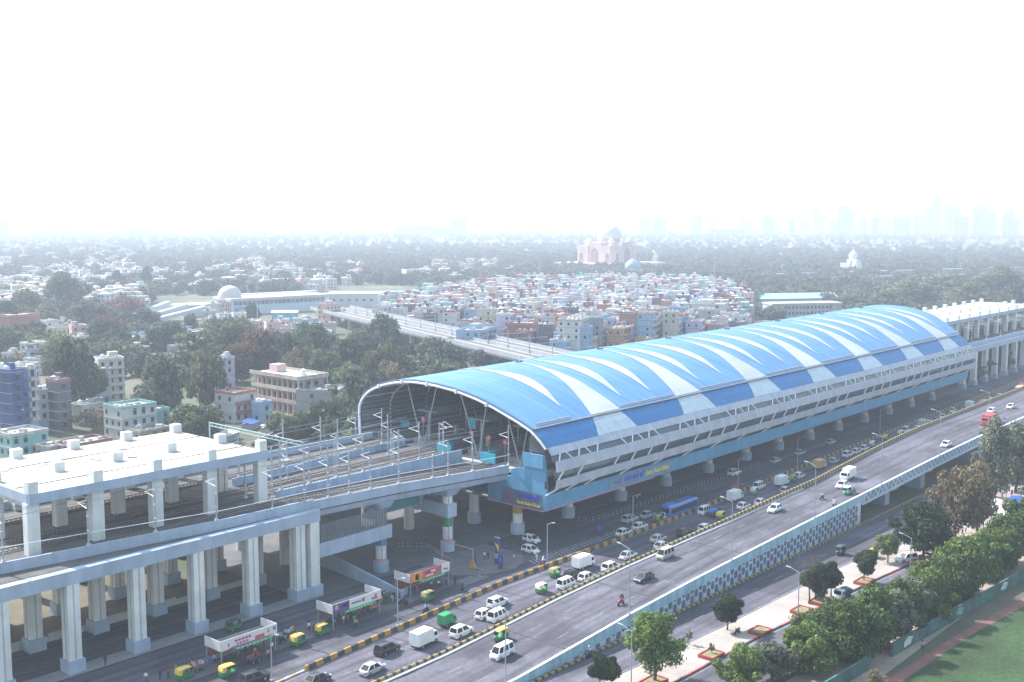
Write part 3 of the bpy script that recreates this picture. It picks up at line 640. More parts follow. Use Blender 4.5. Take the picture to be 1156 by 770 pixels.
for k in range(7):
    s = 186.0 + 33.35*k
    # u = 0 at the gutter, 1 at the crown
    crescent('roof_stripe', lambda u, s=s: s + 15.6*(1-(1-u)**1.45), lambda u, s=s: s+10.4 + 5.6*u**.9, T_G+.25, T_R+1.2)
    if k < 6 or True:
        for off in ((-4.6,) if k == 0 else ()) + ((16.4, 28.0) if k < 6 else (15.0,)):
            x = s + off
            tip = T_G + (4.6 if off != -4.6 else 5.4)
            sway = 5.4
            crescent('roof_crescent', lambda u, x=x: x + sway*u**.9, lambda u, x=x: x + sway*u**.9 + .25 + 3.9*math.sin(math.pi*u**1.05)**1.15, tip, T_R+.4)
            crescent('roof_crescent', lambda u, x=x: x + 6.3 - 4*u, lambda u, x=x: x + 6.7 - 4*u + 3.6*math.sin(math.pi*u), T_R+1.9, T_R+13, 14)
# gutter rails along the eave
RAILM = M('eave_rail', (.36, .33, .34), .6, .1, .5)
for t, u in ((T_G+.95, .5), (T_G-.2, .38)):
    seg = [(168.3, 179.5)] if u > .4 else [(166.6, 408)]
    if u > .4:
        for k in range(7): seg.append((197.4+33.35*k, min(408, 218.8+33.35*k)))
    for a, c in seg:
        n_ = max(2, int((c-a)/8)); xs_ = [a+(c-a)*i/n_ for i in range(n_+1)]
        b = MB(); b.path([roofp(x, t, u) for x in xs_], .17, 6); b.build('eave_rail', RAILM, st)
b = MB()
for k in range(7):
    x = 203.6+33.35*k; p = roofp(x, T_R+1.6, .2); b.obox((p.x, p.y, p.z), (1.6, .7, .35), R(90))
b.build('ridge_vent', M('vent_dark', (.05, .08, .14), .6, .1, 1), st)
# lower skirt: blue and white panels in turn
BLUE_D = M('panel_blue', (.028, .165, .41), .5, .05, .3, streak=.08)
PALEB = M('panel_pale', (.50, .57, .64), .5, .05, .3, streak=.08)
def yz(x, y, z): return (x, y + 1.6*(x-X0)/(X1-X0), z)
edges = [166.5]
for k in range(7): edges += [186+33.35*k, 196.6+33.35*k]
edges.append(408)
lo = [166.5] 
for k in range(7): lo += [183.2+33.35*k, 197.6+33.35*k]
lo.append(408)
for i in range(len(edges)-1):
    b = MB(); a, c, la, lc = edges[i]+.06, edges[i+1]-.06, lo[i]+.06, lo[i+1]-.06
    p = [yz(la, 137.8, 19.72), yz(lc, 137.8, 19.72), roofp(c, T_G-.3, .02), roofp(a, T_G-.3, .02)]
    m1, m2 = [tuple(Vector(p[3]).lerp(Vector(p[0]), .5) + Vector((0, -.12, .1)))], [tuple(Vector(p[2]).lerp(Vector(p[1]), .5) + Vector((0, -.12, .1)))]
    b.quad(p[0], p[1], m2[0], m1[0]); b.quad(m1[0], m2[0], p[2], p[3])
    inn = Vector((0, .3, -.3)); 
    q_ = [Vector(v)+inn for v in p]; b.quad(q_[3], q_[2], q_[1], q_[0])
    b.quad(p[0], q_[0], q_[1], p[1])
    b.build('skirt_panel', PALEB if i % 2 else BLUE_D, st)
# louvred bands and glazing
BAND = M('facade_band_grey', (.40, .43, .51), .7, .10, .35, streak=.12)
def lathx(name, sec, mat, x0=X0, x1=X1, n_=6):
    b = MB(); b.loft([[yz(x0+(x1-x0)*i/n_, y, z) for y, z in sec] for i in range(n_+1)]); return b.build(name, mat, st)
lathx('facade_band', [(137.75, 19.68), (136.6, 18.3), (136.9, 18.2), (138.1, 19.6)], BAND)
lathx('facade_band', [(135.5, 17.15), (135.15, 15.1), (135.5, 15.1), (135.85, 17.15)], BAND)
lathx('facade_band', [(135.2, 13.4), (135.6, 11.6), (135.95, 11.6), (135.55, 13.4)], BAND)
lathx('glazing', [(137.2, 18.3), (136.4, 16.9), (136.5, 16.9), (137.3, 18.3)], GLASS, X0+.15)
lathx('glazing', [(136.1, 15.3), (136.2, 13.1), (136.3, 13.1), (136.2, 15.3)], GLASS, X0+.15)
lathx('glazing', [(136.5, 11.9), (138.3, 9.9), (138.5, 9.9), (136.7, 11.9)], M('dark_louvre', (.05, .06, .08), .5, .2, .6), X0+.15)
lathx('fascia', [(137.7, 10.1), (138.3, 6.85), (138.6, 6.85), (138.0, 10.1)], SKYBLUE)
lathx('fascia_trim', [(138.22, 6.84), (138.24, 6.66), (138.7, 6.66), (138.7, 6.84)], M('pink_trim', (.55, .25, .36), .6, .1, .5), X0-.1, 205)
lathx('soffit', [(138.62, 7.2), (138.62, 6.87), (192, 6.87), (192, 7.2)], M('soffit_grey', (.20, .22, .26), .8, .12, .3))
lathx('track_deck', [(139.2, 14.0), (139.2, 13.2), (193.5, 13.2), (193.5, 14.0)], CONC)
lathx('far_wall', [(194.4, 13), (194.4, 6.87), (194.1, 6.87), (194.1, 13)], SKYBLUE)
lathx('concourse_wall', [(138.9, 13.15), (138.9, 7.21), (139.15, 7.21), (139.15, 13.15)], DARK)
# slanted struts between the bands
b = MB(); x = 168.2; i = 0
while x < 407:
    d = -.55 if i % 2 == 0 else .55
    if i % 7 not in (5, 6): b.bar(yz(x-d, 136.45, 18.35), yz(x+d, 135.75, 17.1), .22)
    x += 3.15; i += 1
b.build('strut', TUBE_W, st)['kind'] = 'stuff'
b = MB(); x = 168; i = 0
while x < 407:
    if i % 5 != 2: b.bar(yz(x-.9, 135.6, 13.35), yz(x+.9, 135.5, 15.2), .24)
    x += 6.3; i += 1
b.build('strut', TUBE_W, st)['kind'] = 'stuff'
b = MB(); x = 166.7; i = 0
while x < 407:
    if i % 2 == 0 or i < 3: b.bar(yz(x-.9, 137.75, 10.1), yz(x+1.1, 135.8, 11.7), .24)
    x += 6.3; i += 1
b.build('strut', TUBE_W, st)['kind'] = 'stuff'
# end wall of the concourse facing the tracks
b = MB(); b.prism([(137.7, 10.1), (138.3, 6.85), (153.6, 6.85), (153.6, 12.2), (147.2, 12.6), (147.0, 14.2), (143.4, 15.0), (143.4, 17.9), (138.6, 17.9), (138.1, 14.5)], 'x', 166.0, 166.7); b.build('end_wall', SKYBLUE, st)
b = MB(); b.box(165.6, 165.98, 138.4, 143.6, 15.4, 18.2); b.build('end_wall_screen', M('sky_blue_cladding', (0,0,0)), st)
b = MB(); b.box(165.7, 165.98, 138.35, 153.6, 6.66, 6.84); b.build('fascia_trim', M('pink_trim', (0,0,0)), st)
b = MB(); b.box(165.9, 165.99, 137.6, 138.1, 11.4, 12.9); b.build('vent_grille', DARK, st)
# ground columns
for i, x in enumerate([168.6, 185.4, 205.0, 223.8, 243.4, 262.6, 281, 300, 319, 338, 357, 376, 395]):
    for y in (147.6, 160, 175, 187):
        c = MB(); c.tube((x, y, 0), (x, y, 6.86), 1.05, k=18); c = c.build('column', CONC_W, st, smooth=40)
        p = MB(); p.tube((x, y, 0), (x, y, 2.3), 1.5, k=18); p.build('column_base', CONC_B, c, smooth=40)
        if y < 148:
            p = MB(); p.tube((x, y, 4.4 if i == 0 else 3.2), (x, y, 6.5 if i == 0 else 4.2), 1.07, k=18); p.build('painted_band', M('band_ochre', (.42, .24, .06), .6, .1, .5) if i == 0 else M('band_pink', (0,0,0)), c, smooth=40)
# white arch ribs; the first one edges the open mouth
for i, x in enumerate([166.3, 176, 188, 200, 214, 230, 250]):
    b = MB(); tt = [T_END*j/40 for j in range(41)]
    b.path([roofp(x, t, -.42) for t in tt], .30 if i == 0 else .22, 8)
    b.build('arch_rib', TUBE_W, st, smooth=50)
    if i == 0:
        b = MB(); b.path([roofp(x-.1, t, .12) for t in tt[:-1]], .12, 6); b.build('roof_edge', TRIM_SHADE, st)
        b = MB()
        for t in (18, 27, 36, 44, 52): p = roofp(x-.25, t, -.42); b.lathe((p.x, p.y, p.z-.4), [(.28, 0), (.34, .3), (.34, .7), (.25, .85)], 10)
        b.build('rib_joint', TUBE_W, st)
# lining slats on the far inside, purlins under the roof
b = MB()
for k in range(9):
    z = 14.2+k*1.0; y = float(np.interp(z, [13, 17, 20.6, 22.4, 24], [194.7, 194.8, 195.0, 194.7, 193.6]))
    b.box(167, 300, y-.75, y-.35, z, z+.45)
b.build('lining', M('slat_grey', (.20, .22, .24), .7, .1, .4), st)['kind'] = 'stuff'
for t in (9, 16, 23, 30, 37, 44, 51, 58):
    b = MB(); b.path([roofp(x, t, -.75) for x in (166.6, 200, 240, 300, 380)], .13, 6); b.build('purlin', TUBE_W, st)
# inner V columns at the mouth
for x in (169, 188, 207, 230):
    for (ya, za), (yb, zb) in (((159.0, 14.05), (164.5, 28.2)), ((159.0, 14.05), (156.5, 27.2)), ((147.2, 14.05), (151.2, 25.6)), ((147.2, 14.05), (145.0, 23.4)), ((176, 14.05), (171.5, 28.8)), ((176, 14.05), (181, 28.2))):
        b = MB(); b.tube((x, ya, za), (x, yb, zb), .17, .13, k=8); b.build('v_column', STEEL, st)
# platforms with their walls, equipment, screens
PLAT = M('platform_concrete', (.24, .24, .25), .9, .15, .4)
for y0, y1 in ((142, 151.8), (158.0, 163.6), (173.3, 180.6), (186, 193)):
    b = MB(); b.box(170.5, 405, y0, y1, 14.01, 15.2); p = b.build('platform', PLAT, st)
    b = MB(); b.box(170.5, 405, y0+.1, y0+.25, 15.201, 15.22); b.build('platform_edge', M('yellow_paint', (0,0,0)), p)
for y0, x0 in ((150.2, 164.2), (163.2, 164.5)):
    b = MB(); b.box(x0, x0+.25, y0-.2, y0+4.0, 15.0, 17.0); b.box(x0+.251, x0+5, y0+3.8, y0+4.0, 15.0, 16.6); b.build('teal_screen', TEAL, st)
for x, y, z, sx, sz in ((186, 158.5, 21.0, 4.5, 1.5), (187, 158.5, 18.4, 4.5, 1.6), (176, 166.5, 18.4, 2.2, 2.6), (176, 188, 16, 3, 1.6)):
    b = MB(); b.box(x, x+.3, y, y+sx, z, z+sz); b.build('signboard', TEAL, st)
b = MB()
for x in range(172, 400, 12):
    for y in (146.5, 160.8, 177):
        b.box(x-.25, x+.25, y-.25, y+.25, 15.2, 21.8)
b.build('platform_column', M('column_grey', (.25, .26, .29), .7, .1, .5), st)['kind'] = 'stuff'
for y0, y1 in ((143, 151), (158, 163), (174, 180)):
    b = MB(); b.box(171, 404, y0, y1, 21.8, 22.1); b.build('service_deck', M('slat_grey', (0,0,0)), st)
RED = M('red_disc', (.42, .06, .08), .5, .1, 1)
for x, y, z in ((168, 160.3, 19.7), (168, 155.2, 19.2), (168, 169, 20.3), (168, 175, 20.8), (168, 150.6, 18.9)):
    b = MB(); b.tube((x, y, z), (x+.12, y, z), .62, k=18); d = b.build('round_sign', RED, st)
    b = MB(); b.tube((x-.02, y, z), (x-.001, y, z), .26, k=14); b.build('sign_centre', M('pale_disc', (.45, .3, .33), .5, .1, 1), d)
    b = MB(); b.tube((x+.06, y, 14.02), (x+.06, y, z-.62), .06, k=6); b.build('sign_post', STEEL, d)
for i in range(10):
    x = 172+rnd.random()*16; y = (148, 160.5, 176.5, 188)[i % 4]+rnd.random()*3; b = MB()
    b.box(x, x+.9, y, y+.7, 15.21, 16.3+rnd.random()); b.build('equipment_cabinet', M('cabinet_%d' % (i % 3), ((.3, .32, .34), (.12, .14, .18), (.36, .33, .3))[i % 3], .6, .1, .6), st)
b = MB()
for k in range(9): b.box(166.8, 172, 138.9+max(0, k*.32-.9)*1.25, 143, 18.4+k*.32, 18.5+k*.32)
b.build('louvre', M('slat_grey', (0,0,0)), st)

# signs: dark panel with logo, Hindi and English name
def text_mesh(txt, size, name, mat, parent, mw, width, depth=.03):
    c = bpy.data.curves.new(name, 'FONT'); c.body = txt; c.size = size; c.extrude = depth; c.offset = .025; c.resolution_u = 2
    o = bpy.data.objects.new(name, c); COL.objects.link(o); bpy.context.view_layer.update()
    me = bpy.data.meshes.new_from_object(o.evaluated_get(bpy.context.evaluated_depsgraph_get()))
    COL.objects.unlink(o); bpy.data.objects.remove(o)
    me.materials.clear(); me.materials.append(mat)
    xs_ = [v.co.x for v in me.vertices]; me.transform(Matrix.Diagonal((width/max(.1, max(xs_)-min(xs_)), 1, 1, 1)) @ Matrix.Translation((-min(xs_), 0, 0)))
    me.transform(mw); o = bpy.data.objects.new(name, me); COL.objects.link(o)
    if parent: o.parent = parent
    return o
SIGNB = M('sign_blue', (.03, .03, .60), .5, .05, 1); SIGNY = M('sign_yellow', (.92, .64, .05), .5, .05, 1); SIGNR = M('sign_red', (.55, .05, .16), .5, .05, 1); SIGNP = M('sign_purple', (.16, .04, .36), .5, .05, 1)
def plane_mw(o, ux, uz):
    ux = Vector(ux).normalized(); uz = Vector(uz).normalized(); nn = ux.cross(uz)
    return Matrix(((ux.x, uz.x, nn.x, o[0]), (ux.y, uz.y, nn.y, o[1]), (ux.z, uz.z, nn.z, o[2]), (0, 0, 0, 1)))
def logo(parent, mw, s):
    b = MB()
    for k in range(14):
        a0, a1 = R(-70+k*10), R(-70+(k+1)*10); r0, r1 = .62*s, .95*s
        b.poly([tuple(mw @ Vector(p)) for p in ((r0*math.cos(a0), r0*math.sin(a0), .02), (r1*math.cos(a0), r1*math.sin(a0), .02), (r1*math.cos(a1), r1*math.sin(a1), .02), (r0*math.cos(a1), r0*math.sin(a1), .02))])
    b.build('logo_arc', SIGNR, parent, local=True)
    b = MB()
    for k in range(3): b.poly([tuple(mw @ Vector(p)) for p in ((-1.9*s+k*.55*s, -.22*s, .02), (-1.55*s+k*.55*s, -.22*s, .02), (-1.35*s+k*.55*s, .25*s, .02), (-1.7*s+k*.55*s, .25*s, .02))])
    b.poly([tuple(mw @ Vector(p)) for p in ((-.1*s, -.8*s, .02), (.5*s, -.5*s, .02), (.45*s, .6*s, .02), (.1*s, .75*s, .02), (.3*s, .1*s, .02))])
    b.build('logo_mark', SIGNP, parent, local=True)
sl_ = Vector((0, -.6, 3.25)).normalized()
GREYP = M('sign_panel', (.15, .27, .40), .5, .06, .5)
s1 = MB(); s1.loft([[yz(x, 137.68, 9.75), yz(x, 138.16, 7.2), yz(x, 138.1, 7.2), yz(x, 137.62, 9.75)] for x in (187.3, 211.5)]); s1 = s1.build('station_sign', GREYP); tag(s1, 'station name sign with blue Hindi and yellow English lettering on the long roadside fascia', 'sign')
fm = lambda x, u: plane_mw((x, 138.19 - .182*u + 1.6*(x-X0)/(X1-X0) - .1, 7.2+u*.98), (1, .0066, 0), (0, -.182, .98))
text_mesh('सराय काले खाँ', 1.75, 'hindi_name', SIGNB, s1, fm(193.0, .75), 7.4); text_mesh('Sarai Kale Khan', 1.62, 'english_name', SIGNY, s1, fm(201.2, .8), 9.4)
logo(s1, fm(190.9, 1.35), .95)
s2 = MB(); s2.box(165.6, 165.68, 138.6, 149.3, 7.05, 10.1); s2 = s2.build('station_sign', M('sign_panel_dark', (.09, .12, .19), .5, .06, .5)); tag(s2, 'dark station name sign on the end wall above the ochre banded column', 'sign')
em = lambda y, z: plane_mw((165.57, y, z), (0, -1, 0), (0, 0, 1))
text_mesh('सराय काले खाँ', 1.2, 'hindi_name', SIGNB, s2, em(144.9, 8.75), 5.4); text_mesh('Sarai Kale Khan', .98, 'english_name', SIGNY, s2, em(145.2, 7.45), 6.2); logo(s2, em(147.3, 8.6), .85)
# ---------------------------------------------------------------- vehicles (all models point along +X)
TYRE = M('tyre', (.018, .018, .02), .9, .1, 3); RIM = M('wheel_rim', (.36, .37, .40), .35, .1, 3, metal=.6)
LAMP_C = M('headlamp_glass', (.70, .72, .74), .15, .05, 2); LAMP_R = M('tail_lamp', (.40, .015, .02), .25, .05, 2); PLATE = M('number_plate', (.6, .6, .55), .5, .05, 3)
GREEN_A = M('rickshaw_green', (.03, .20, .07), .5, .1, .8); YEL_A = M('rickshaw_yellow', (.66, .47, .10), .55, .1, .8)
CARC = {'white': (.74, .75, .77), 'silver': (.42, .44, .48), 'grey': (.20, .21, .24), 'black': (.022, .024, .03), 'navy': (.025, .045, .10), 'beige': (.40, .37, .34), 'blue': (.04, .13, .42), 'red': (.42, .04, .04), 'orange': (.55, .16, .04), 'palegreen': (.45, .62, .62)}
def paint(c): return M('car_paint_'+c, CARC[c], .28, .03, .5, fine=.02, spec=.5, coat=.6)
def wheel(parent, x, y, r=.31, w=.2):
    b = MB(); b.tube((0, -w/2, 0), (0, w/2, 0), r, k=14); o = b.build('wheel', TYRE, parent, smooth=40, local=True); o.location = (x, y, r)
    s = 1 if y > 0 else -1
    b = MB(); b.tube((0, s*w/2, 0), (0, s*(w/2+.012), 0), r*.62, k=10); b.build('rim', RIM, o, local=True)
    return o
def rounded(x, hw, z0, z1, tuck=.06, r=.12):
    return [(x, -hw+tuck, z0), (x, hw-tuck, z0), (x, hw, z0+(z1-z0)*.35), (x, hw, z1-r), (x, hw-r, z1), (x, -hw+r, z1), (x, -hw, z1-r), (x, -hw, z0+(z1-z0)*.35)]
def make_car(style, c):
    nm = {'sedan': 'sedan_car', 'hatch': 'hatchback_car', 'suv': 'suv_car', 'van': 'passenger_van'}[style]
    L, W, H = {'sedan': (4.35, 1.72, 1.47), 'hatch': (3.75, 1.68, 1.52), 'suv': (4.35, 1.80, 1.72), 'van': (3.95, 1.66, 1.90)}[style]
    root = empty(nm, (0, 0, 0), 'car', {'van': 'van'}.get(style, 'car'))
    h = L/2; hw = W/2; sh = H*(.60 if style != 'van' else .56)
    # lower body
    prof = {'sedan': [(-h, .72, .52), (-h+.12, .92, .86), (-h+.75, 1, .98), (-.6, 1, 1), (.75, 1, 1), (1.2, 1, .94), (h-.35, .97, .80), (h-.06, .88, .62), (h, .76, .5)],
            'hatch': [(-h, .80, .62), (-h+.1, .95, .97), (-h+.5, 1, 1), (0, 1, 1), (.75, 1, .99), (1.1, 1, .92), (h-.3, .97, .80), (h-.05, .88, .64), (h, .76, .5)],
            'suv': [(-h, .85, .66), (-h+.08, .97, .98), (-h+.5, 1, 1), (0, 1, 1), (.7, 1, 1), (1.15, 1, .97), (h-.3, .99, .90), (h-.04, .93, .76), (h, .84, .6)],
            'van': [(-h, .92, .8), (-h+.05, .98, 1), (-h+.4, 1, 1), (0, 1, 1), (1.0, 1, 1), (1.5, 1, .95), (h-.18, .97, .82), (h-.03, .92, .66), (h, .84, .55)]}[style]
    P_ = paint(c)
    b = MB(); b.loft([rounded(x, hw*a, .20, .2+(sh-.2)*t) for x, a, t in prof]); b.build('body', P_, root, smooth=35, local=True)
    # cabin
    cab = {'sedan': (-1.75, -1.0, .42, 1.18), 'hatch': (-1.80, -1.42, .35, 1.15), 'suv': (-2.1, -1.85, .35, 1.10), 'van': (-1.93, -1.80, 1.05, 1.62)}[style]
    xa, xb, xc, xd = cab; z0 = sh-.06; z1 = H; wb = hw-.05; wt = hw-.22
    q = [Vector(v) for v in ((xa, -wb, z0), (xd, -wb, z0), (xd, wb, z0), (xa, wb, z0), (xb, -wt, z1), (xc, -wt, z1), (xc, wt, z1), (xb, wt, z1))]
    b = MB(); b.hexa(q)
    b.hexa([(xb+.03, -wt+.02, z1), (xc-.03, -wt+.02, z1), (xc-.03, wt-.02, z1), (xb+.03, wt-.02, z1), (xb+.22, -wt+.18, z1+.05), (xc-.25, -wt+.18, z1+.05), (xc-.25, wt-.18, z1+.05), (xb+.22, wt-.18, z1+.05)])
    b.build('roof', P_, root, smooth=35, local=True)
    def glass(nm, quad, inset, off):
        c_ = sum(quad, Vector())/4; nn = (quad[1]-quad[0]).cross(quad[3]-quad[0]).normalized()
        if nn.dot(c_-Vector((0, 0, .8))) < 0: nn = -nn
        pts = [p.lerp(c_, inset)+nn*off for p in quad]
        b = MB(); b.poly(pts); b.build(nm, CARGLASS, root, local=True)
    glass('windscreen', [q[1], q[2], q[6], q[5]], .12, .012); glass('rear_window', [q[3], q[0], q[4], q[7]], .16, .012)
    for s in (0, 1):
        A, B_, C_, D_ = (q[0], q[1], q[5], q[4]) if s == 0 else (q[2], q[3], q[7], q[6])
        k = 3 if style == 'van' else 2
        for i in range(k):
            t0, t1 = i/k+.02, (i+1)/k-.02
            glass('side_window', [A.lerp(B_, t0), A.lerp(B_, t1), D_.lerp(C_, t1), D_.lerp(C_, t0)], .13, .012)
    for s in (-1, 1):
        b = MB(); b.box(h-.20, h-.02, s*hw*.62-.17, s*hw*.62+.17, sh*.62, sh*.62+.15); b.build('headlight', LAMP_C, root, local=True)
        b = MB(); b.box(-h-.0+.01, -h+.16, s*hw*.72-.16, s*hw*.72+.16, sh*.66, sh*.66+.2); b.build('tail_light', LAMP_R, root, local=True)
        b = MB(); b.box(xd-.28, xd-.10, s*(hw+.08)-.09, s*(hw+.08)+.09, sh+.0, sh+.13); b.build('wing_mirror', P_, root, local=True)
    b = MB(); b.box(h-.02, h+.015, -hw*.62, hw*.62, .26, .42); b.box(-h-.012, -h+.05, -hw*.62, hw*.62, .26, .40); b.build('bumper', BLACK, root, local=True)
    wb_ = L*.29; r = .31 if style != 'suv' else .36
    for x in (-wb_, wb_):
        for s in (-1, 1): wheel(root, x, s*(hw-.1), r)
    if style in ('suv',):
        b = MB()
        for s in (-1, 1): b.bar((xb+.2, s*(wt-.04), z1+.1), (xc-.2, s*(wt-.04), z1+.1), .05)
        b.build('roof_rack', BLACK, root, local=True)
    return root
def make_rickshaw(top=None, low=None):
    root = empty('auto_rickshaw', (0, 0, 0), 'rickshaw', 'rickshaw')
    top = top or YEL_A; low = low or GREEN_A
    b = MB(); b.loft([rounded(x, hw, .28, z, .05, .06) for x, hw, z in ((-1.3, .55, .85), (-1.25, .64, .95), (-.2, .65, .9), (.2, .62, .62), (.75, .5, .66), (1.0, .42, 1.0), (1.18, .30, .98), (1.3, .16, .8))]); b.build('body', low, root, smooth=40, local=True)
    b = MB(); b.loft([[(x, -hw, z-.07), (x, hw, z-.07), (x, hw*.96, z-.01), (x, hw*.6, z+.07), (x, -hw*.6, z+.07), (x, -hw*.96, z-.01)] for x, hw, z in ((-1.3, .58, 1.45), (-1.15, .66, 1.68), (-.3, .67, 1.74), (.5, .60, 1.70), (.82, .50, 1.6))])
    b.loft([[(-1.32, -.6, .95), (-1.32, .6, .95), (-1.2, .6, .95), (-1.2, -.6, .95)], [(-1.3, -.58, 1.42), (-1.3, .58, 1.42), (-1.16, .58, 1.6), (-1.16, -.58, 1.6)]])
    for s in (-1, 1): b.quad((-1.3, s*.64, .93), (-.72, s*.655, .93), (-.66, s*.66, 1.66), (-1.16, s*.66, 1.63)); b.quad((-1.3, s*.62, .93), (-.72, s*.635, .93), (-.66, s*.64, 1.66), (-1.16, s*.64, 1.63))
    b.build('canopy', top, root, smooth=40, local=True)
    b = MB(); b.quad((1.02, -.40, 1.02), (1.02, .40, 1.02), (.84, .46, 1.56), (.84, -.46, 1.56)); b.build('windscreen', CARGLASS, root, local=True)
    b = MB(); b.box(-1.1, -.45, -.58, .58, .9, 1.0); b.box(-1.15, -1.02, -.58, .58, 1.0, 1.35); b.build('seat', DARK, root, local=True)
    b = MB()
    for s in (-1, 1): b.tube((.93, s*.42, 1.0), (.82, s*.50, 1.6), .025, k=5); b.tube((-.1, s*.62, .9), (-.1, s*.64, 1.68), .025, k=5)
    b.build('frame', BLACK, root, local=True)
    b = MB(); b.tube((1.24, 0, .84), (1.33, 0, .84), .09, k=10); b.build('headlight', LAMP_C, root, local=True)
    wheel(root, 1.0, 0, .22, .12); wheel(root, -.75, .56, .22, .12); wheel(root, -.75, -.56, .22, .12)
    return root
def make_truck(name, cabc, boxc, L=4.6, W=1.75, boxh=1.9, cat='truck', openbed=False, cargo=None, three=False):
    root = empty(name, (0, 0, 0), 'truck', cat); h = L/2; hw = W/2; cl = 1.45 if not three else 1.1
    k = L/4.6; ch = 1.9*max(.9, min(1.25, k))
    b = MB(); b.loft([rounded(x, hw*a, .38, .38+(ch-.38)*t, .04, .1) for x, a, t in ((h-cl, .95, 1.0), (h-.8, .95, 1.0), (h-.45, .95, .93), (h-.12, .93, .52), (h-.03, .9, .45), (h, .8, .3))]); b.build('cab', cabc, root, smooth=35, local=True)
    b = MB(); b.poly([(h-.12+.03, -hw*.78, .38+(ch-.38)*.55), (h-.12+.03, hw*.78, .38+(ch-.38)*.55), (h-.42, hw*.76, .38+(ch-.38)*.93), (h-.42, -hw*.76, .38+(ch-.38)*.93)]); b.build('windscreen', CARGLASS, root, local=True)
    for s in (-1, 1):
        b = MB(); y = s*(hw*.95+.008); b.poly([(h-cl+.25, y, .38+(ch-.38)*.52), (h-.4, y, .38+(ch-.38)*.52), (h-.62, y, .38+(ch-.38)*.88), (h-cl+.25, y, .38+(ch-.38)*.88)]); b.build('side_window', CARGLASS, root, local=True)
        b = MB(); b.box(h-.06, h+.01, s*hw*.62-.13, s*hw*.62+.13, .62, .78); b.build('headlight', LAMP_C, root, local=True)
        b = MB(); b.box(-h-.02, -h+.02, s*hw*.8-.1, s*hw*.8+.1, .62, .76); b.build('tail_light', LAMP_R, root, local=True)
    b = MB(); b.box(-h, h-.3, -hw*.6, hw*.6, .36, .58); b.build('chassis', BLACK, root, local=True)
    if openbed:
        b = MB(); x1 = h-cl-.06; b.box(-h, x1, -hw, hw, .6, .66)
        for s in (-1, 1): b.box(-h, x1, s*hw-.03, s*hw+.03, .661, 1.25)
        b.box(-h-.03, -h+.03, -hw+.04, hw-.04, .661, 1.25); b.box(x1-.06, x1, -hw+.04, hw-.04, .661, 1.6); b.build('bed', boxc, root, local=True)
        if cargo:
            b = MB(); b.loft([[(x, -hw*.9, .67), (x, hw*.9, .67), (x, hw*.8, z), (x, 0, z+.18), (x, -hw*.8, z)] for x, z in ((-h+.1, 1.2), (-h+.6, 1.55), (0, 1.6), (x1-.5, 1.5), (x1-.1, 1.3))]); b.build('cargo', cargo, root, smooth=50, local=True)
    else:
        x1 = h-cl-.08; b = MB(); b.box(-h, x1, -hw*1.02, hw*1.02, .6, .6+boxh); bx = b.build('cargo_box', boxc, root, local=True)
        b = MB()
        n_ = int((x1+h)/.45)
        for i in range(n_+1):
            x = -h+.03+(x1+h-.06)*i/n_
            for s in (-1, 1): b.box(x-.025, x+.025, s*hw*1.02-.02, s*hw*1.02+.02, .62, .58+boxh)
        b.box(-h-.02, -h-.001, -.03, .03, .62, .58+boxh)
        b.build('ribs', boxc, bx, local=True)
    if three: wheel(root, h-.5, 0, .26, .14); wheel(root, -h+.8, hw-.12, .26, .16); wheel(root, -h+.8, -hw+.12, .26, .16)
    else:
        r = .33*max(1, min(1.4, k))
        for s in (-1, 1): wheel(root, h-.75, s*(hw-.14), r, .22); wheel(root, -h+.95*k, s*(hw-.14), r, .3)
    return root
def make_bus(c):
    root = empty('city_bus', (0, 0, 0), 'bus', 'bus'); L, W, H = 11.4, 2.5, 3.1; h = L/2; hw = W/2
    b = MB(); b.loft([rounded(x, hw*a, .35, z, .04, .22) for x, a, z in ((-h, .93, H-.12), (-h+.15, 1, H), (h-.4, 1, H), (h-.06, .97, H-.1), (h, .9, H-.35))]); b.build('body', paint(c), root, smooth=40, local=True)
    for s in (-1, 1):
        for i in range(7): b = MB(); x = -h+.5+i*1.48; b.box(x, x+1.36, s*hw-.015, s*hw+.015, 1.35, 2.45); b.build('side_window', CARGLASS, root, local=True)
        b = MB(); b.box(h-.05, h+.03, s*.85-.2, s*.85+.2, .65, .85); b.build('headlight', LAMP_C, root, local=True)
        for x in (-3.2, 3.4): wheel(root, x, s*(hw-.16), .48, .3)
    b = MB(); b.poly([(h+.015, -hw*.85, 1.15), (h+.015, hw*.85, 1.15), (h-.03, hw*.85, 2.6), (h-.03, -hw*.85, 2.6)]); b.build('windscreen', CARGLASS, root, local=True)
    b = MB(); b.box(-h-.02, -h+.03, -hw*.8, hw*.8, 1.5, 2.5); b.build('rear_window', CARGLASS, root, local=True)
    b = MB(); b.box(-1.6, 1.6, -.75, .75, H, H+.2); b.build('roof_unit', paint('navy'), root, local=True)
    return root
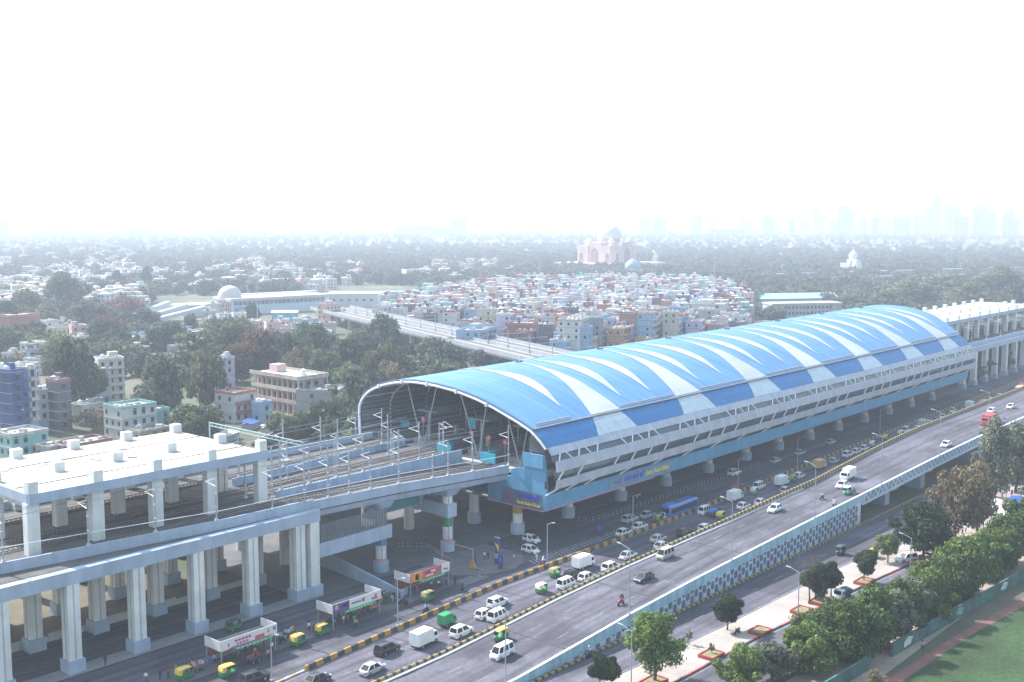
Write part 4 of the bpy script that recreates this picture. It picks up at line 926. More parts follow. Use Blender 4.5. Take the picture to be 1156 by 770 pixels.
def make_bike(c, scooter=False):
    root = empty('scooter' if scooter else 'motorcycle', (0, 0, 0), 'bike', 'motorcycle')
    b = MB()
    if scooter: b.loft([rounded(x, w, z0, z1, .02, .05) for x, w, z0, z1 in ((-.8, .1, .55, .78), (-.45, .19, .35, .80), (-.1, .18, .3, .76), (0, .16, .25, .36), (.35, .16, .25, .36), (.42, .17, .3, 1.0), (.52, .1, .4, 1.0))])
    else: b.loft([rounded(x, w, z0, z1, .02, .05) for x, w, z0, z1 in ((-.85, .06, .72, .82), (-.4, .14, .42, .82), (0, .15, .32, .80), (.1, .17, .35, .98), (.45, .13, .5, 1.0), (.55, .06, .6, .92))])
    b.build('body', paint(c), root, smooth=45, local=True)
    b = MB(); b.loft([[(x, -w, .80), (x, w, .80), (x, w*.8, z), (x, -w*.8, z)] for x, w, z in ((-.8, .1, .88), (-.4, .14, .9), (.08, .1, .87))]); b.build('seat', BLACK, root, local=True)
    b = MB(); b.tube((.62, 0, .3), (.42, 0, 1.02), .035, k=6); b.tube((.40, -.34, 1.06), (.40, .34, 1.06), .022, k=6); b.build('handlebar', STEEL, root, local=True)
    b = MB(); b.tube((.54, 0, .92), (.62, 0, .92), .09, k=10); b.build('headlight', LAMP_C, root, local=True)
    for x in (-.6, .64): wheel(root, x, 0, .29 if not scooter else .22, .1)
    return root
def make_tempo(c):      # dark goods three-wheeler with hood
    return make_rickshaw(M('dark_canvas', (.06, .065, .07), .85, .15, 1), M('dark_body', (.05, .07, .07), .6, .1, 1))
MODEL = {}
WHITE_P = paint('white')
def model(k):
    if k in MODEL: return MODEL[k]
    s, *c = k.split(':'); c = c[0] if c else ''
    if s in ('sedan', 'hatch', 'suv', 'van'): o = make_car(s, c)
    elif s == 'auto': o = make_rickshaw(*{'': (None, None), 'g': (M('canvas_olive', (.30, .26, .12), .7, .15, 1), None), 'w': (M('canvas_cream', (.62, .55, .40), .6, .1, 1), None), 'd': (M('dark_canvas', (.06, .065, .07), .85, .15, 1), GREEN_A), 'wg': (M('canvas_pale', (.60, .62, .55), .6, .1, 1), M('mint_green', (.06, .34, .20), .5, .1, 1))}[c])
    elif s == 'boxtruck': o = make_truck('box_truck', WHITE_P, {'white': M('box_white', (.70, .70, .71), .5, .08, .8), 'grey': M('box_grey', (.42, .43, .45), .5, .1, .8), 'orange': M('box_ochre', (.55, .36, .16), .6, .15, .6)}[c], 5.0, 1.85, 2.0)
    elif s == 'cargo3': o = make_truck('cargo_rickshaw', M('cargo_green', (.02, .26, .09), .5, .1, .6), M('cargo_green', (0, 0, 0)), 3.3, 1.45, 1.55, 'rickshaw', three=True)
    elif s == 'pickup': o = make_truck('pickup_truck', {'white': WHITE_P, 'blue': paint('blue'), 'red': paint('red')}[c], M('bed_dark', (.06, .07, .09), .7, .2, 1), 4.4, 1.7, 1.5, openbed=True, cargo=M('load_'+c, {'white': (.10, .12, .14), 'blue': (.05, .14, .40), 'red': (.30, .07, .08)}[c], .85, .25, 2))
    elif s == 'bigtruck': o = make_truck('goods_truck', {'red': paint('red'), 'orange': paint('orange')}[c], M('truck_bed_'+c, {'red': (.38, .05, .06), 'orange': (.48, .13, .05)}[c], .7, .2, 1), 7.2, 2.35, 2.2, openbed=(c == 'orange'), cargo=M('load_sacks', (.52, .40, .22), .9, .25, 1.5))
    elif s == 'bus': o = make_bus('blue')
    elif s == 'tempo': o = make_tempo('')
    elif s == 'bike': o = make_bike(c)
    elif s == 'scooter': o = make_bike(c, True)
    elif s == 'whitebus': o = make_car('van', 'white')
    MODEL[k] = o; return o
GRP = {'sedan': 'cars', 'hatch': 'cars', 'suv': 'cars', 'van': 'vans', 'auto': 'auto rickshaws', 'bike': 'motorcycles', 'scooter': 'motorcycles', 'boxtruck': 'trucks', 'pickup': 'trucks', 'bigtruck': 'trucks'}
LANE = {'L': ('on the main carriageway', 0), 'F': ('on the flyover', math.pi), 'S': ('on the service road', 0), 'R': ('by the outer road', math.pi), 'P': ('', -math.pi/2)}
def surf(px, py, lane):
    z = .03
    if lane == 'F':
        for _ in range(8): z = deck(at(px, py, z).x)
    elif lane == 'R': z = .02
    return at(px, py, z)
RIDERS = []; ON_ROAD = []; HALF = {'bike': 1.1, 'scooter': 1.1, 'auto': 1.5, 'boxtruck': 2.6, 'bigtruck': 3.7, 'cargo3': 1.8}
def drive(kind, px, py, lane, label, turn=0.):
    p = surf(px, py, lane); rz = LANE[lane][1]
    if lane == 'L': rz += math.atan2(kerb_y(p.x+10)-kerb_y(p.x-10), 20)
    if lane == 'F':
        rz += math.atan2(med_y(p.x+10)-med_y(p.x-10), 20)*.5
        p.y = max(RY+1.4, min(med_y(p.x)-1.7, p.y))
    if lane == 'L':
        p.y = min(kerb_y(p.x)-1.35, max(med_y(p.x)+1.2+12.5*max(0, min(1, (p.x-205)/45)), p.y))
        for _ in range(6):
            hit = [q for q in ON_ROAD if abs(q[0]-p.x) < (q[2]+HALF.get(kind.split(':')[0], 2.4))+.4 and abs(q[1]-p.y) < 2.0]
            if not hit: break
            p.x = hit[0][0]+hit[0][2]+HALF.get(kind.split(':')[0], 2.4)+.9; p.y = min(p.y, kerb_y(p.x)-1.35)
        ON_ROAD.append((p.x, p.y, HALF.get(kind.split(':')[0], 2.4)))
    if lane == 'S': p.y = max(kerb_y(p.x)+1.3, p.y)
    o = place(model(kind), p, rz+R(turn), None, label, GRP.get(kind.split(':')[0]) and GRP[kind.split(':')[0]]+' '+(LANE[lane][0] or 'parked under the station'))
    if lane == 'F': o.rotation_euler.y = math.atan((deck(p.x+2)-deck(p.x-2))/4)
    if kind.split(':')[0] in ('bike', 'scooter'): RIDERS.append((o, p, rz+R(turn), o.rotation_euler.y))
    return o
TRAFFIC = '''
sedan:silver|420|759|L|silver sedan with red tail lamps, nearest on the main carriageway
suv:black|437|737|L|black jeep-like car close behind the white box truck
boxtruck:white|472|731|L|white box truck beside the bare median, followed by the black jeep
cargo3|505|706|L|green cargo three-wheeler with pale slatted rear door beside the striped barrier
suv:white|521|717|L|white estate car with dark roof glass alongside the green cargo three-wheeler
suv:white|562|684|L|white SUV by the barrier, furthest ahead of three bunched white vehicles
hatch:white|547|697|L|white car squeezed between the barrier and a white van
van:white|562|700|L|white van with dark side windows alongside the median and a white car
sedan:black|358|771|L|black sedan cut by the bottom edge beside the lamp arm
auto:w|612|669|L|cream topped auto rickshaw just behind the van with a red back
van:white|625|669|L|white van with three dark side windows right behind the cream rickshaw
auto:g|627|651|L|olive topped green auto rickshaw hugging the striped barrier
hatch:black|646|652|L|dark hatchback between the olive rickshaw and a white hatchback
hatch:white|647|661|L|white hatchback beside the median next to the dark hatchback
boxtruck:white|656|642|L|small white truck following in the lane next to the barrier past the dark hatchback
sedan:white|709|630|L|white sedan alone in the middle of the main carriageway in sunlight
suv:white|690|644|L|white estate car tight against the median below the lone white sedan
sedan:silver|743|611|L|silver sedan at the edge of the station's shadow, rickshaw lane side
sedan:white|747|619|L|white sedan next to the median where the station's shadow begins
suv:black|773|604|L|black SUV on the main carriageway in the station's shadow
hatch:white|788|602|L|white hatchback right of the black SUV at the striped parapet
van:white|796|580|L|white van beside the blue loaded pickup
pickup:blue|807|582|L|blue pickup with a blue covered load behind the white van
auto|814|586|L|yellow topped auto rickshaw beside the striped parapet next to the blue pickup
boxtruck:white|830|565|L|white box truck behind a street lamp, ahead of the blue pickup
sedan:white|839|574|L|white sedan ahead of the yellow rickshaw, below the white box truck
sedan:white|855|571|L|white sedan half hidden by the striped parapet near the mint rickshaw
auto:wg|852|558|L|mint green auto rickshaw with pale hood at the barrier
van:white|857|552|L|white van just past the mint green rickshaw
boxtruck:white|883|548|L|white box truck ahead of the mint rickshaw, beside the blue tarpaulin
auto:g|903|545|L|olive auto rickshaw between a box truck and a white car
hatch:white|918|543|L|white hatchback behind the ochre box truck
hatch:silver|887|556|L|silver hatchback partly behind the striped parapet, beside the white box truck
boxtruck:orange|931|530|L|box truck with a tall ochre body among the main carriageway traffic
suv:white|961|516|L|white SUV ahead of the ochre box truck
hatch:white|974|517|L|white hatchback between a white SUV and another white car far along
hatch:white|990|513|L|white car directly behind the pale topped mint rickshaw far along
auto:wg|996|506|L|pale topped mint rickshaw between two white cars far along the carriageway
bike:black|948|528|L|dark motorcycle in front of the ochre box truck
hatch:silver|958|527|L|silver hatchback just ahead of the ochre box truck
auto|1000|497|L|yellow rickshaw at the barrier far along, behind the white multi-van
van:white|1023|488|L|white minibus far along the carriageway next to the barrier
auto:w|1021|493|L|cream topped rickshaw beside the white minibus far along
hatch:white|1020|501|L|white car in front of the cream rickshaw beside the parapet
boxtruck:grey|1046|483|L|grey box truck far along with a motorcycle behind it
sedan:white|1060|483|L|white sedan beside the grey box truck
bike:black|1037|491|L|motorcycle behind the grey box truck
sedan:white|1065|472|L|white sedan past the grey box truck, nearer the median of a pair
hatch:white|1076|465|L|white hatchback leading the pair past the grey box truck
sedan:white|1082|474|L|white sedan just above the parapet coping past the grey box truck
boxtruck:white|1095|461|L|white box truck with tall body near the end of the station
bike:white|1092|466|L|white scooter-like motorcycle below the distant white box truck
bigtruck:orange|1111|456|L|orange goods truck in the queue at the end of the station
sedan:black|1109|463|L|dark sedan beside the orange goods truck
hatch:white|1126|455|L|white hatchback past the orange goods truck
hatch:white|1138|450|L|white hatchback furthest along before the large orange truck
bigtruck:orange|1153|440|L|large orange truck with a sack load at the right edge
sedan:black|727|655|F|dark green-black car alone on the flyover, sharp shadow beside it
van:beige|751|630|F|beige minivan on the flyover beside the median
bike:red|701|683|F|red motorcycle under the lamp on the flyover, two riders
van:white|567|741|F|white van with dark windows near the blue parapet, nearest on the flyover
auto|565|722|F|yellow and green auto rickshaw overtaking the nearest white van
sedan:white|875|577|F|white car alone beside the striped parapet halfway up the flyover
boxtruck:white|957|541|F|white box truck on the flyover beside a white sedan and a green rickshaw
sedan:white|951|550|F|white sedan in front of the white box truck on the flyover
auto:wg|956|558|F|mint green rickshaw beside the white sedan on the flyover
bike:black|964|557|F|motorcycle overtaken by the mint green rickshaw on the flyover
bike:black|928|564|F|black motorcycle in mid lane with rider in dark clothes on the flyover
bike:white|942|571|F|motorcycle with rider in white near the blue parapet
sedan:white|1068|504|F|white sedan alone beyond the bridge pier on the flyover
bigtruck:red|1116|479|F|red truck high on the flyover behind the tall trees
hatch:white|1119|466|F|white car following the red truck on the flyover
bike:black|1107|490|F|motorcycle in front of the red truck on the flyover
sedan:white|1141|461|F|white car furthest along on the flyover
bike:white|1134|478|F|pale scooter beside the bridge parapet high on the flyover
sedan:white|704|604|S|white sedan at the zebra crossing beside the barrier, foremost of four
sedan:white|722|597|S|white sedan second from the zebra crossing on the service road
suv:silver|711|589|S|silver SUV further from the barrier than the white sedan beside it
sedan:silver|731|584|S|silver sedan ahead of the silver SUV
hatch:white|752|585|S|white hatchback just behind the blue bus
auto:g|744|590|S|olive auto rickshaw stopped at the barrier behind the blue bus
bus|778|583|S|blue bus with dark windows on the service road
bike:black|760|596|S|motorcycle between the blue bus and the striped barrier
suv:white|829|536|S|white SUV alone on the service road below the station
sedan:silver|875|522|S|silver sedan near the station columns, middle of three spaced cars
sedan:silver|903|513|S|silver sedan near the station columns, ahead of another silver sedan
hatch:silver|938|501|S|small silver hatchback furthest along near the station columns
pickup:red|836|556|S|red pickup with a red load beside the barrier
bike:red|622|641|S|motorcycle crossing the end of the long zebra crossing
bike:black|522|668|S|black motorcycle near the short zebra crossing
bike:black|489|695|S|dark motorcycle riding behind the striped barrier, by the lamp post
auto|209|766|S|yellow rickshaw at the kerb, partly out of the frame, people behind it
auto|258|763|S|yellow rickshaw at the kerb in front of the first bus shelter
suv:black|287|770|S|dark SUV cut by the lower edge in front of the first bus shelter
auto|337|728|S|yellow and green rickshaw waiting between the first two bus shelters
auto|364|716|S|yellow and green rickshaw in front of the second bus shelter's left end
auto:g|484|678|S|olive rickshaw parked in front of the third bus shelter
auto:d|265|711|S|green rickshaw with black hood parked behind the first bus shelter
auto:w|424|679|S|yellow-orange topped rickshaw parked at the foot of the ramp wall
auto:d|440|680|S|dark hooded rickshaw parked against the ramp wall
tempo|948|626|R|dark goods three-wheeler in the shade of the flyover wall
auto|985|630|R|yellow rickshaw parked behind the round tree on the island
suv:white|1023|634|R|white SUV parked askew on the island beside the big dark tree
sedan:black|1051|624|R|dark car parked in the shade under the big dark tree
pickup:white|951|675|R|white pickup parked at the planter under the round dark tree
hatch:palegreen|973|684|R|pale hatchback driving on the outer road beside the hedge trees
suv:silver|1123|600|R|silver SUV on the outer road near the stalls
scooter:navy|665|742|R|purple scooter riding along the flyover wall
bike:black|832|716|R|dark motorcycle parked at the red planter on the island
'''
for ln in TRAFFIC.strip().splitlines():
    k, a, c, lane, lab = ln.split('|')
    drive(k, float(a), float(c), lane, lab.replace('multi-van', 'minibus').replace('scooter-like ', ''), {('suv:white', '1023'): -28}.get((k, a), 0))
drive('hatch:white', 600, 612, 'P', 'white hatchback waiting behind another white car at the plaza exit')
drive('hatch:white', 599, 624, 'P', 'white hatchback at the plaza exit with its nose on the zebra crossing')
# ---------------------------------------------------------------- people
SKIN = M('skin_brown', (.20, .11, .075), .7, .05, 3); HAIR = M('hair_black', (.012, .010, .010), .7, .1, 3); SHOE = M('shoe_dark', (.03, .025, .02), .8, .1, 3)
CLOTH = {k: M('cloth_'+k, c, .9, .12, 4) for k, c in {'white': (.68, .68, .70), 'blue': (.09, .16, .42), 'skyblue': (.25, .38, .60), 'black': (.025, .025, .03), 'navy': (.035, .045, .10), 'red': (.38, .05, .05), 'pink': (.50, .25, .34), 'grey': (.20, .21, .23), 'teal': (.04, .30, .34), 'ochre': (.45, .28, .08), 'brown': (.14, .09, .06), 'khaki': (.28, .24, .17), 'green': (.05, .16, .07), 'magenta': (.50, .08, .28)}.items()}
POSES = {
 # joint positions: pelvis, chest, neck, head base, head, then left/right arm (shoulder, elbow, wrist, hand) and leg (hip, knee, ankle, toe)
 'stand': dict(pel=(0, 0, .93), ch=(0, 0, 1.28), nk=(.01, 0, 1.47), hd=(.03, 0, 1.60), arm=[((0, .19, 1.40), (-.02, .25, 1.13), (.05, .25, .90), (.08, .24, .80)), ((0, -.19, 1.40), (-.03, -.24, 1.12), (.06, -.24, .90), (.10, -.22, .81))], leg=[((0, .09, .88), (.02, .11, .48), (0, .11, .07), (.16, .13, .04)), ((0, -.09, .88), (.01, -.10, .48), (-.02, -.11, .07), (.14, -.13, .04))]),
 'walk': dict(pel=(0, 0, .92), ch=(.03, 0, 1.27), nk=(.05, 0, 1.46), hd=(.08, 0, 1.59), arm=[((.03, .19, 1.39), (-.12, .24, 1.14), (-.10, .24, .91), (-.06, .23, .82)), ((.03, -.19, 1.39), (.12, -.23, 1.14), (.26, -.21, .96), (.33, -.20, .90))], leg=[((0, .09, .87), (.18, .10, .49), (.26, .10, .08), (.41, .11, .06)), ((0, -.09, .87), (-.04, -.10, .47), (-.34, -.10, .16), (-.25, -.11, .05))]),
 'ride': dict(pel=(-.18, 0, .98), ch=(-.06, 0, 1.32), nk=(0, 0, 1.50), hd=(.04, 0, 1.64), arm=[((-.03, .19, 1.43), (.10, .29, 1.2), (.34, .28, 1.10), (.41, .27, 1.08)), ((-.03, -.19, 1.43), (.10, -.29, 1.2), (.34, -.28, 1.10), (.41, -.27, 1.08))], leg=[((-.15, .11, .95), (.26, .20, .80), (.12, .20, .40), (.26, .20, .36)), ((-.15, -.11, .95), (.26, -.20, .80), (.12, -.20, .40), (.26, -.20, .36))]),
 'sit': dict(pel=(-.05, 0, .53), ch=(0, 0, .88), nk=(.02, 0, 1.06), hd=(.05, 0, 1.19), arm=[((0, .19, .98), (.06, .24, .74), (.26, .18, .60), (.34, .16, .58)), ((0, -.19, .98), (.06, -.24, .74), (.26, -.18, .60), (.34, -.16, .58))], leg=[((0, .10, .50), (.40, .12, .50), (.40, .12, .08), (.55, .13, .05)), ((0, -.10, .50), (.40, -.12, .50), (.40, -.12, .08), (.55, -.13, .05))]),
}
def body_mesh(pose):
    p = POSES[pose]; vs_, es, rs = [], [], []
    def add(c, r, par=None):
        vs_.append(c); rs.append(r); i = len(vs_)-1
        if par is not None: es.append((par, i))
        return i
    pel = add(p['pel'], .145); mid = add(tuple((a+b)/2 for a, b in zip(p['pel'], p['ch'])), .135, pel); ch = add(p['ch'], .155, mid)
    nk = add(p['nk'], .058, ch); hd = add(p['hd'], .088, nk); add((p['hd'][0]+.005, p['hd'][1], p['hd'][2]+.10), .085, hd)
    for a in p['arm']:
        i = add(a[0], .062, ch); i = add(a[1], .048, i); i = add(a[2], .036, i); h0 = a[2]; h1 = Vector(a[3]); d = (h1-Vector(h0)).normalized()
        pm = add(tuple(Vector(h0)+d*.05), .036, i); sd_ = d.cross(Vector((1, 0, .2))).normalized()
        for k, (o_, l_) in enumerate(((-.027, .075), (-.009, .088), (.009, .085), (.027, .068))): add(tuple(Vector(h0)+d*(.07+l_)+sd_*o_*1.25+Vector((.012, 0, 0))), .0095, pm)
        add(tuple(Vector(h0)+d*.075+sd_*-.05+Vector((.03, 0, 0))), .011, pm)
    for a in p['leg']:
        i = add(a[0], .092, pel); i = add(a[1], .062, i); i = add(a[2], .046, i); add(a[3], .042, i)
    me = bpy.data.meshes.new('b'); me.from_pydata(vs_, es, []); o = bpy.data.objects.new('b', me); COL.objects.link(o)
    sk = o.modifiers.new('s', 'SKIN'); 
    for i, sv in enumerate(me.skin_vertices[0].data): sv.radius = (rs[i], rs[i]*(.72 if i in (pel, mid, ch) else 1)); sv.use_root = (i == 0)
    for i in (pel, mid, ch): me.skin_vertices[0].data[i].radius = (rs[i]*.72, rs[i]*1.12)
    o.modifiers.new('d', 'SUBSURF').levels = 1
    bpy.context.view_layer.update()
    r = bpy.data.meshes.new_from_object(o.evaluated_get(bpy.context.evaluated_depsgraph_get())); COL.objects.unlink(o); bpy.data.objects.remove(o)
    # nose and brow
    hx, hy, hz_ = p['hd']
    return r
BODY = {}
def person(pose, shirt, trouser, label, loc, rz=0., group=None, helmet=None, hatc=None):
    if pose not in BODY: BODY[pose] = body_mesh(pose)
    me = BODY[pose].copy(); me.materials.clear()
    for m in (SKIN, CLOTH[shirt], CLOTH[trouser], SHOE): me.materials.append(m)
    p = POSES[pose]; pelz, nkz = p['pel'][2], p['nk'][2]
    hands = [Vector(a[2]) for a in p['arm']]; ank = [Vector(a[2]) for a in p['leg']]; knees = [Vector(a[1]) for a in p['leg']]
    legs = [[Vector(q) for q in a] for a in p['leg']]; arms = [[Vector(q) for q in a] for a in p['arm']]
    def dseg(c, a, b):
        ab = b-a; t = max(0, min(1, (c-a).dot(ab)/ab.length_squared)); return (c-(a+ab*t)).length
    idx = []
    for f in me.polygons:
        c = f.center
        dl = min(min(dseg(c, a[i], a[i+1]) for i in range(2)) for a in legs); da = min(min(dseg(c, a[i], a[i+1]) for i in range(2)) for a in arms)
        dt = dseg(c, Vector(p['pel'])+Vector((0, 0, .06)), Vector(p['ch'])+Vector((0, 0, .1)))
        if c.z > nkz-.03 and dt > .12 and da > .1: i = 0
        elif min((c-h).length for h in hands) < .13 and dl > .05 and da < .12 and min((c-a[3]).length for a in arms) < .15: i = 0
        elif min((c-a[3]).length for a in legs) < .13: i = 3
        elif dl < dt*.95 and dl < da or c.z < pelz-.02 and da > dl: i = 2
        else: i = 1
        idx.append(i)
    me.polygons.foreach_set('material_index', idx); me.polygons.foreach_set('use_smooth', [True]*len(idx)); me.update()
    o = bpy.data.objects.new('person', me); COL.objects.link(o); o.location = loc; o.rotation_euler.z = rz
    tag(o, label, 'person', group)
    h = p['hd']; b = MB()
    if helmet: b.lathe((h[0], 0, h[2]-.05), [(.11, 0), (.135, .06), (.135, .14), (.10, .22), (.03, .25)], 12); b.build('helmet', helmet, o, smooth=60, local=True)
    else: b.lathe((h[0]-.02, 0, h[2]+.0), [(.08, -.06), (.105, .02), (.108, .1), (.09, .16), (.03, .195)], 12); b.build('hair', HAIR, o, smooth=60, local=True)
    b = MB(); b.box(h[0]+.085, h[0]+.115, -.014, .014, h[2]+.0, h[2]+.05)
    for s in (-1, 1): b.box(h[0]+.08, h[0]+.092, s*.035-.013, s*.035+.013, h[2]+.055, h[2]+.068)
    b.build('face_features', M('face_feature_brown', (.10, .05, .04), .7, .1, 3), o, local=True)  # nose and brows in one dark brown
    return o
HELM = {'black': M('helmet_black', (.02, .02, .025), .25, .05, 1), 'white': M('helmet_white', (.65, .65, .66), .3, .05, 1), 'red': M('helmet_red', (.40, .03, .03), .3, .05, 1)}
rc = ['white', 'navy', 'black', 'grey', 'red', 'skyblue', 'khaki', 'blue']
for i, (o, p, rz, ry) in enumerate(RIDERS):
    if 'parked' in o['label']: continue
    lab = o['label']; where = 'rider on the ' + lab
    words = where.split()
    sh = 'white' if ('white' in lab or 'end of the long zebra' in lab) else ('red' if lab.startswith('red') else rc[(i*3+1) % 8])
    q = person('ride', sh, 'navy' if i % 2 else 'black', ' '.join(words[:15]).rstrip(','), (p.x, p.y, p.z), rz, 'motorcycle riders', HELM[('black', 'white', 'red')[i % 3]])
    q.rotation_euler.y = ry
    if 'two riders' in lab: q.location = Vector(p) + Vector((-.05, 0, 0)); q2 = person('ride', 'black', 'grey', 'second rider in black behind the first on the red flyover motorcycle', Vector(p) + Vector((.42, 0, .04)), rz, 'motorcycle riders'); q['label'] = 'front rider in red on the red motorcycle under the flyover lamp'
PEOPLE = '''
stand|black|black|119|751|90|person in black standing alone near the second column, on the underpass pavement
walk|white|navy|165|771|10|person in white at the bottom edge of the service road
stand|navy|black|181|768|100|person in navy at the bottom edge, near the leftmost rickshaw
stand|black|grey|211|757|-30|person in black at the left end of the group by the first shelter
stand|pink|navy|217|757|20|person in pink shirt beside the loaded handcart
stand|white|grey|229|756|160|person in white behind the loaded handcart
walk|blue|blue|235|751|0|person in blue walking towards the first shelter's left post
walk|skyblue|navy|242|750|0|person in pale blue following the one in blue
stand|black|black|257|753|-80|person in black under the first shelter's left end
stand|brown|navy|277|738|-90|person in brown standing under the middle of the first shelter
stand|navy|navy|284|738|-60|person in navy standing next to the one in a cream shirt
stand|khaki|black|288|742|-90|person in a khaki shirt in front of the first shelter
stand|navy|black|298|735|-60|person in dark clothes under the right end of the first shelter
stand|pink|navy|303|744|-90|person in pink top and dark trousers in front of the first shelter's right end
walk|teal|grey|313|727|30|person in teal beside the pile of goods past the first shelter
stand|skyblue|navy|322|727|180|person in pale blue behind the waiting rickshaw
stand|ochre|brown|331|716|-90|person in orange-brown beside the goods between the shelters
stand|white|black|349|713|-90|person in white left of the second shelter's rickshaw
stand|navy|grey|355|717|-90|person in navy right of the one in white
stand|grey|black|372|704|-90|person in grey under the left of the second shelter
sit|brown|grey|383|700|-90|person in brown sitting on the second shelter's bench
sit|grey|navy|392|698|-90|person in grey sitting on the second shelter's bench
stand|navy|black|396|699|-80|person in navy standing under the second shelter's middle
stand|black|navy|399|702|-80|person in black standing at the kerb of the second shelter
stand|teal|teal|400|705|-100|person in a bright teal garment at the kerb by the second shelter
stand|red|black|405|699|-90|person in red at the right end of the second shelter
stand|grey|brown|393|704|-70|person in grey shirt and brown trousers near the teal one
stand|grey|navy|270|745|-60|person in grey leaning at the back of the first shelter
stand|blue|black|281|751|-100|person in blue beside the dark fruit cart
stand|red|navy|292|747|200|person in red at the dark fruit cart's far end
stand|white|navy|307|736|-90|person in white under the first shelter's right post
walk|black|grey|320|731|20|person in black walking between the first two shelters
stand|magenta|magenta|345|711|-60|person in magenta clothes beside the second shelter's rickshaw
stand|blue|navy|378|709|-90|person in blue at the left post of the second shelter
stand|white|grey|388|705|-70|person in white near the middle of the second shelter
stand|navy|brown|411|694|-90|person in navy and brown at the second shelter's right post
stand|ochre|black|402|709|-120|person in an ochre shirt at the kerb before the second shelter
stand|green|black|416|684|-40|person in green behind the red food cart
stand|red|grey|471|670|-90|person in red under the left of the third shelter
stand|skyblue|navy|487|665|-90|person in pale blue under the middle of the third shelter
sit|white|black|495|662|-90|person in white sitting on the third shelter's bench
stand|grey|black|504|660|-60|person in grey beside a white drum at the third shelter
walk|khaki|brown|199|762|15|person in khaki walking at the kerb left of the first shelter
walk|red|black|190|766|190|person in red walking along the kerb at the lower left
stand|white|black|434|678|-120|person in white between the two parked rickshaws
stand|ochre|ochre|431|682|-90|person in ochre clothes by the red food cart
stand|skyblue|skyblue|443|681|-90|person in long pale blue clothes against the ramp wall
stand|black|grey|451|681|-60|person in black beside the parked motorcycle by the ramp wall
stand|navy|black|456|684|-120|person in navy behind the parked motorcycle by the ramp wall
stand|black|black|514|661|-90|person in black waiting beside the short zebra crossing
stand|black|navy|537|636|-60|person in dark clothes by the yellow foot of the height gauge
stand|white|black|547|632|0|person in white facing another on the plaza pavement
stand|navy|navy|551|632|180|person in navy facing the one in white on the plaza pavement
stand|white|grey|580|634|-60|person in white shirt alone between the totem sign and the parked cars
walk|white|white|606|634|170|person in white crossing the long zebra crossing
walk|navy|black|718|569|0|person in navy walking along the bollards under the station
stand|white|black|719|566|-90|person in white beside the bollards under the station
stand|black|black|837|766|-90|person in black at the island kerb beside the near tree
stand|red|navy|1110|597|-90|person in red among the stalls beside the brown tree
stand|pink|grey|1103|600|-90|person in pink beside the cart under the brown tree
stand|white|black|1090|601|-40|person in white under the brown leaved tree
stand|blue|navy|1099|597|-90|person in blue behind the stall table
sit|ochre|khaki|1086|605|-90|person in ochre sitting at the island kerb under the brown tree
walk|white|navy|1047|640|0|person in white walking behind the big dark tree's trunk
'''
for ln in PEOPLE.strip().splitlines():
    pose, a, c, px, py, rz, lab = ln.split('|')
    p = at(float(px), float(py), .17)
    if 132.5 > p.y > 100 or lab.find('zebra crossing') > 0 and pose == 'walk' or 'under the station' in lab: p = at(float(px), float(py), .03)
    if p.y < 95: p = at(float(px), float(py), .125)
    if pose == 'sit': p.z -= .0
    person(pose, a, c, lab, p, R(float(rz)), 'people')

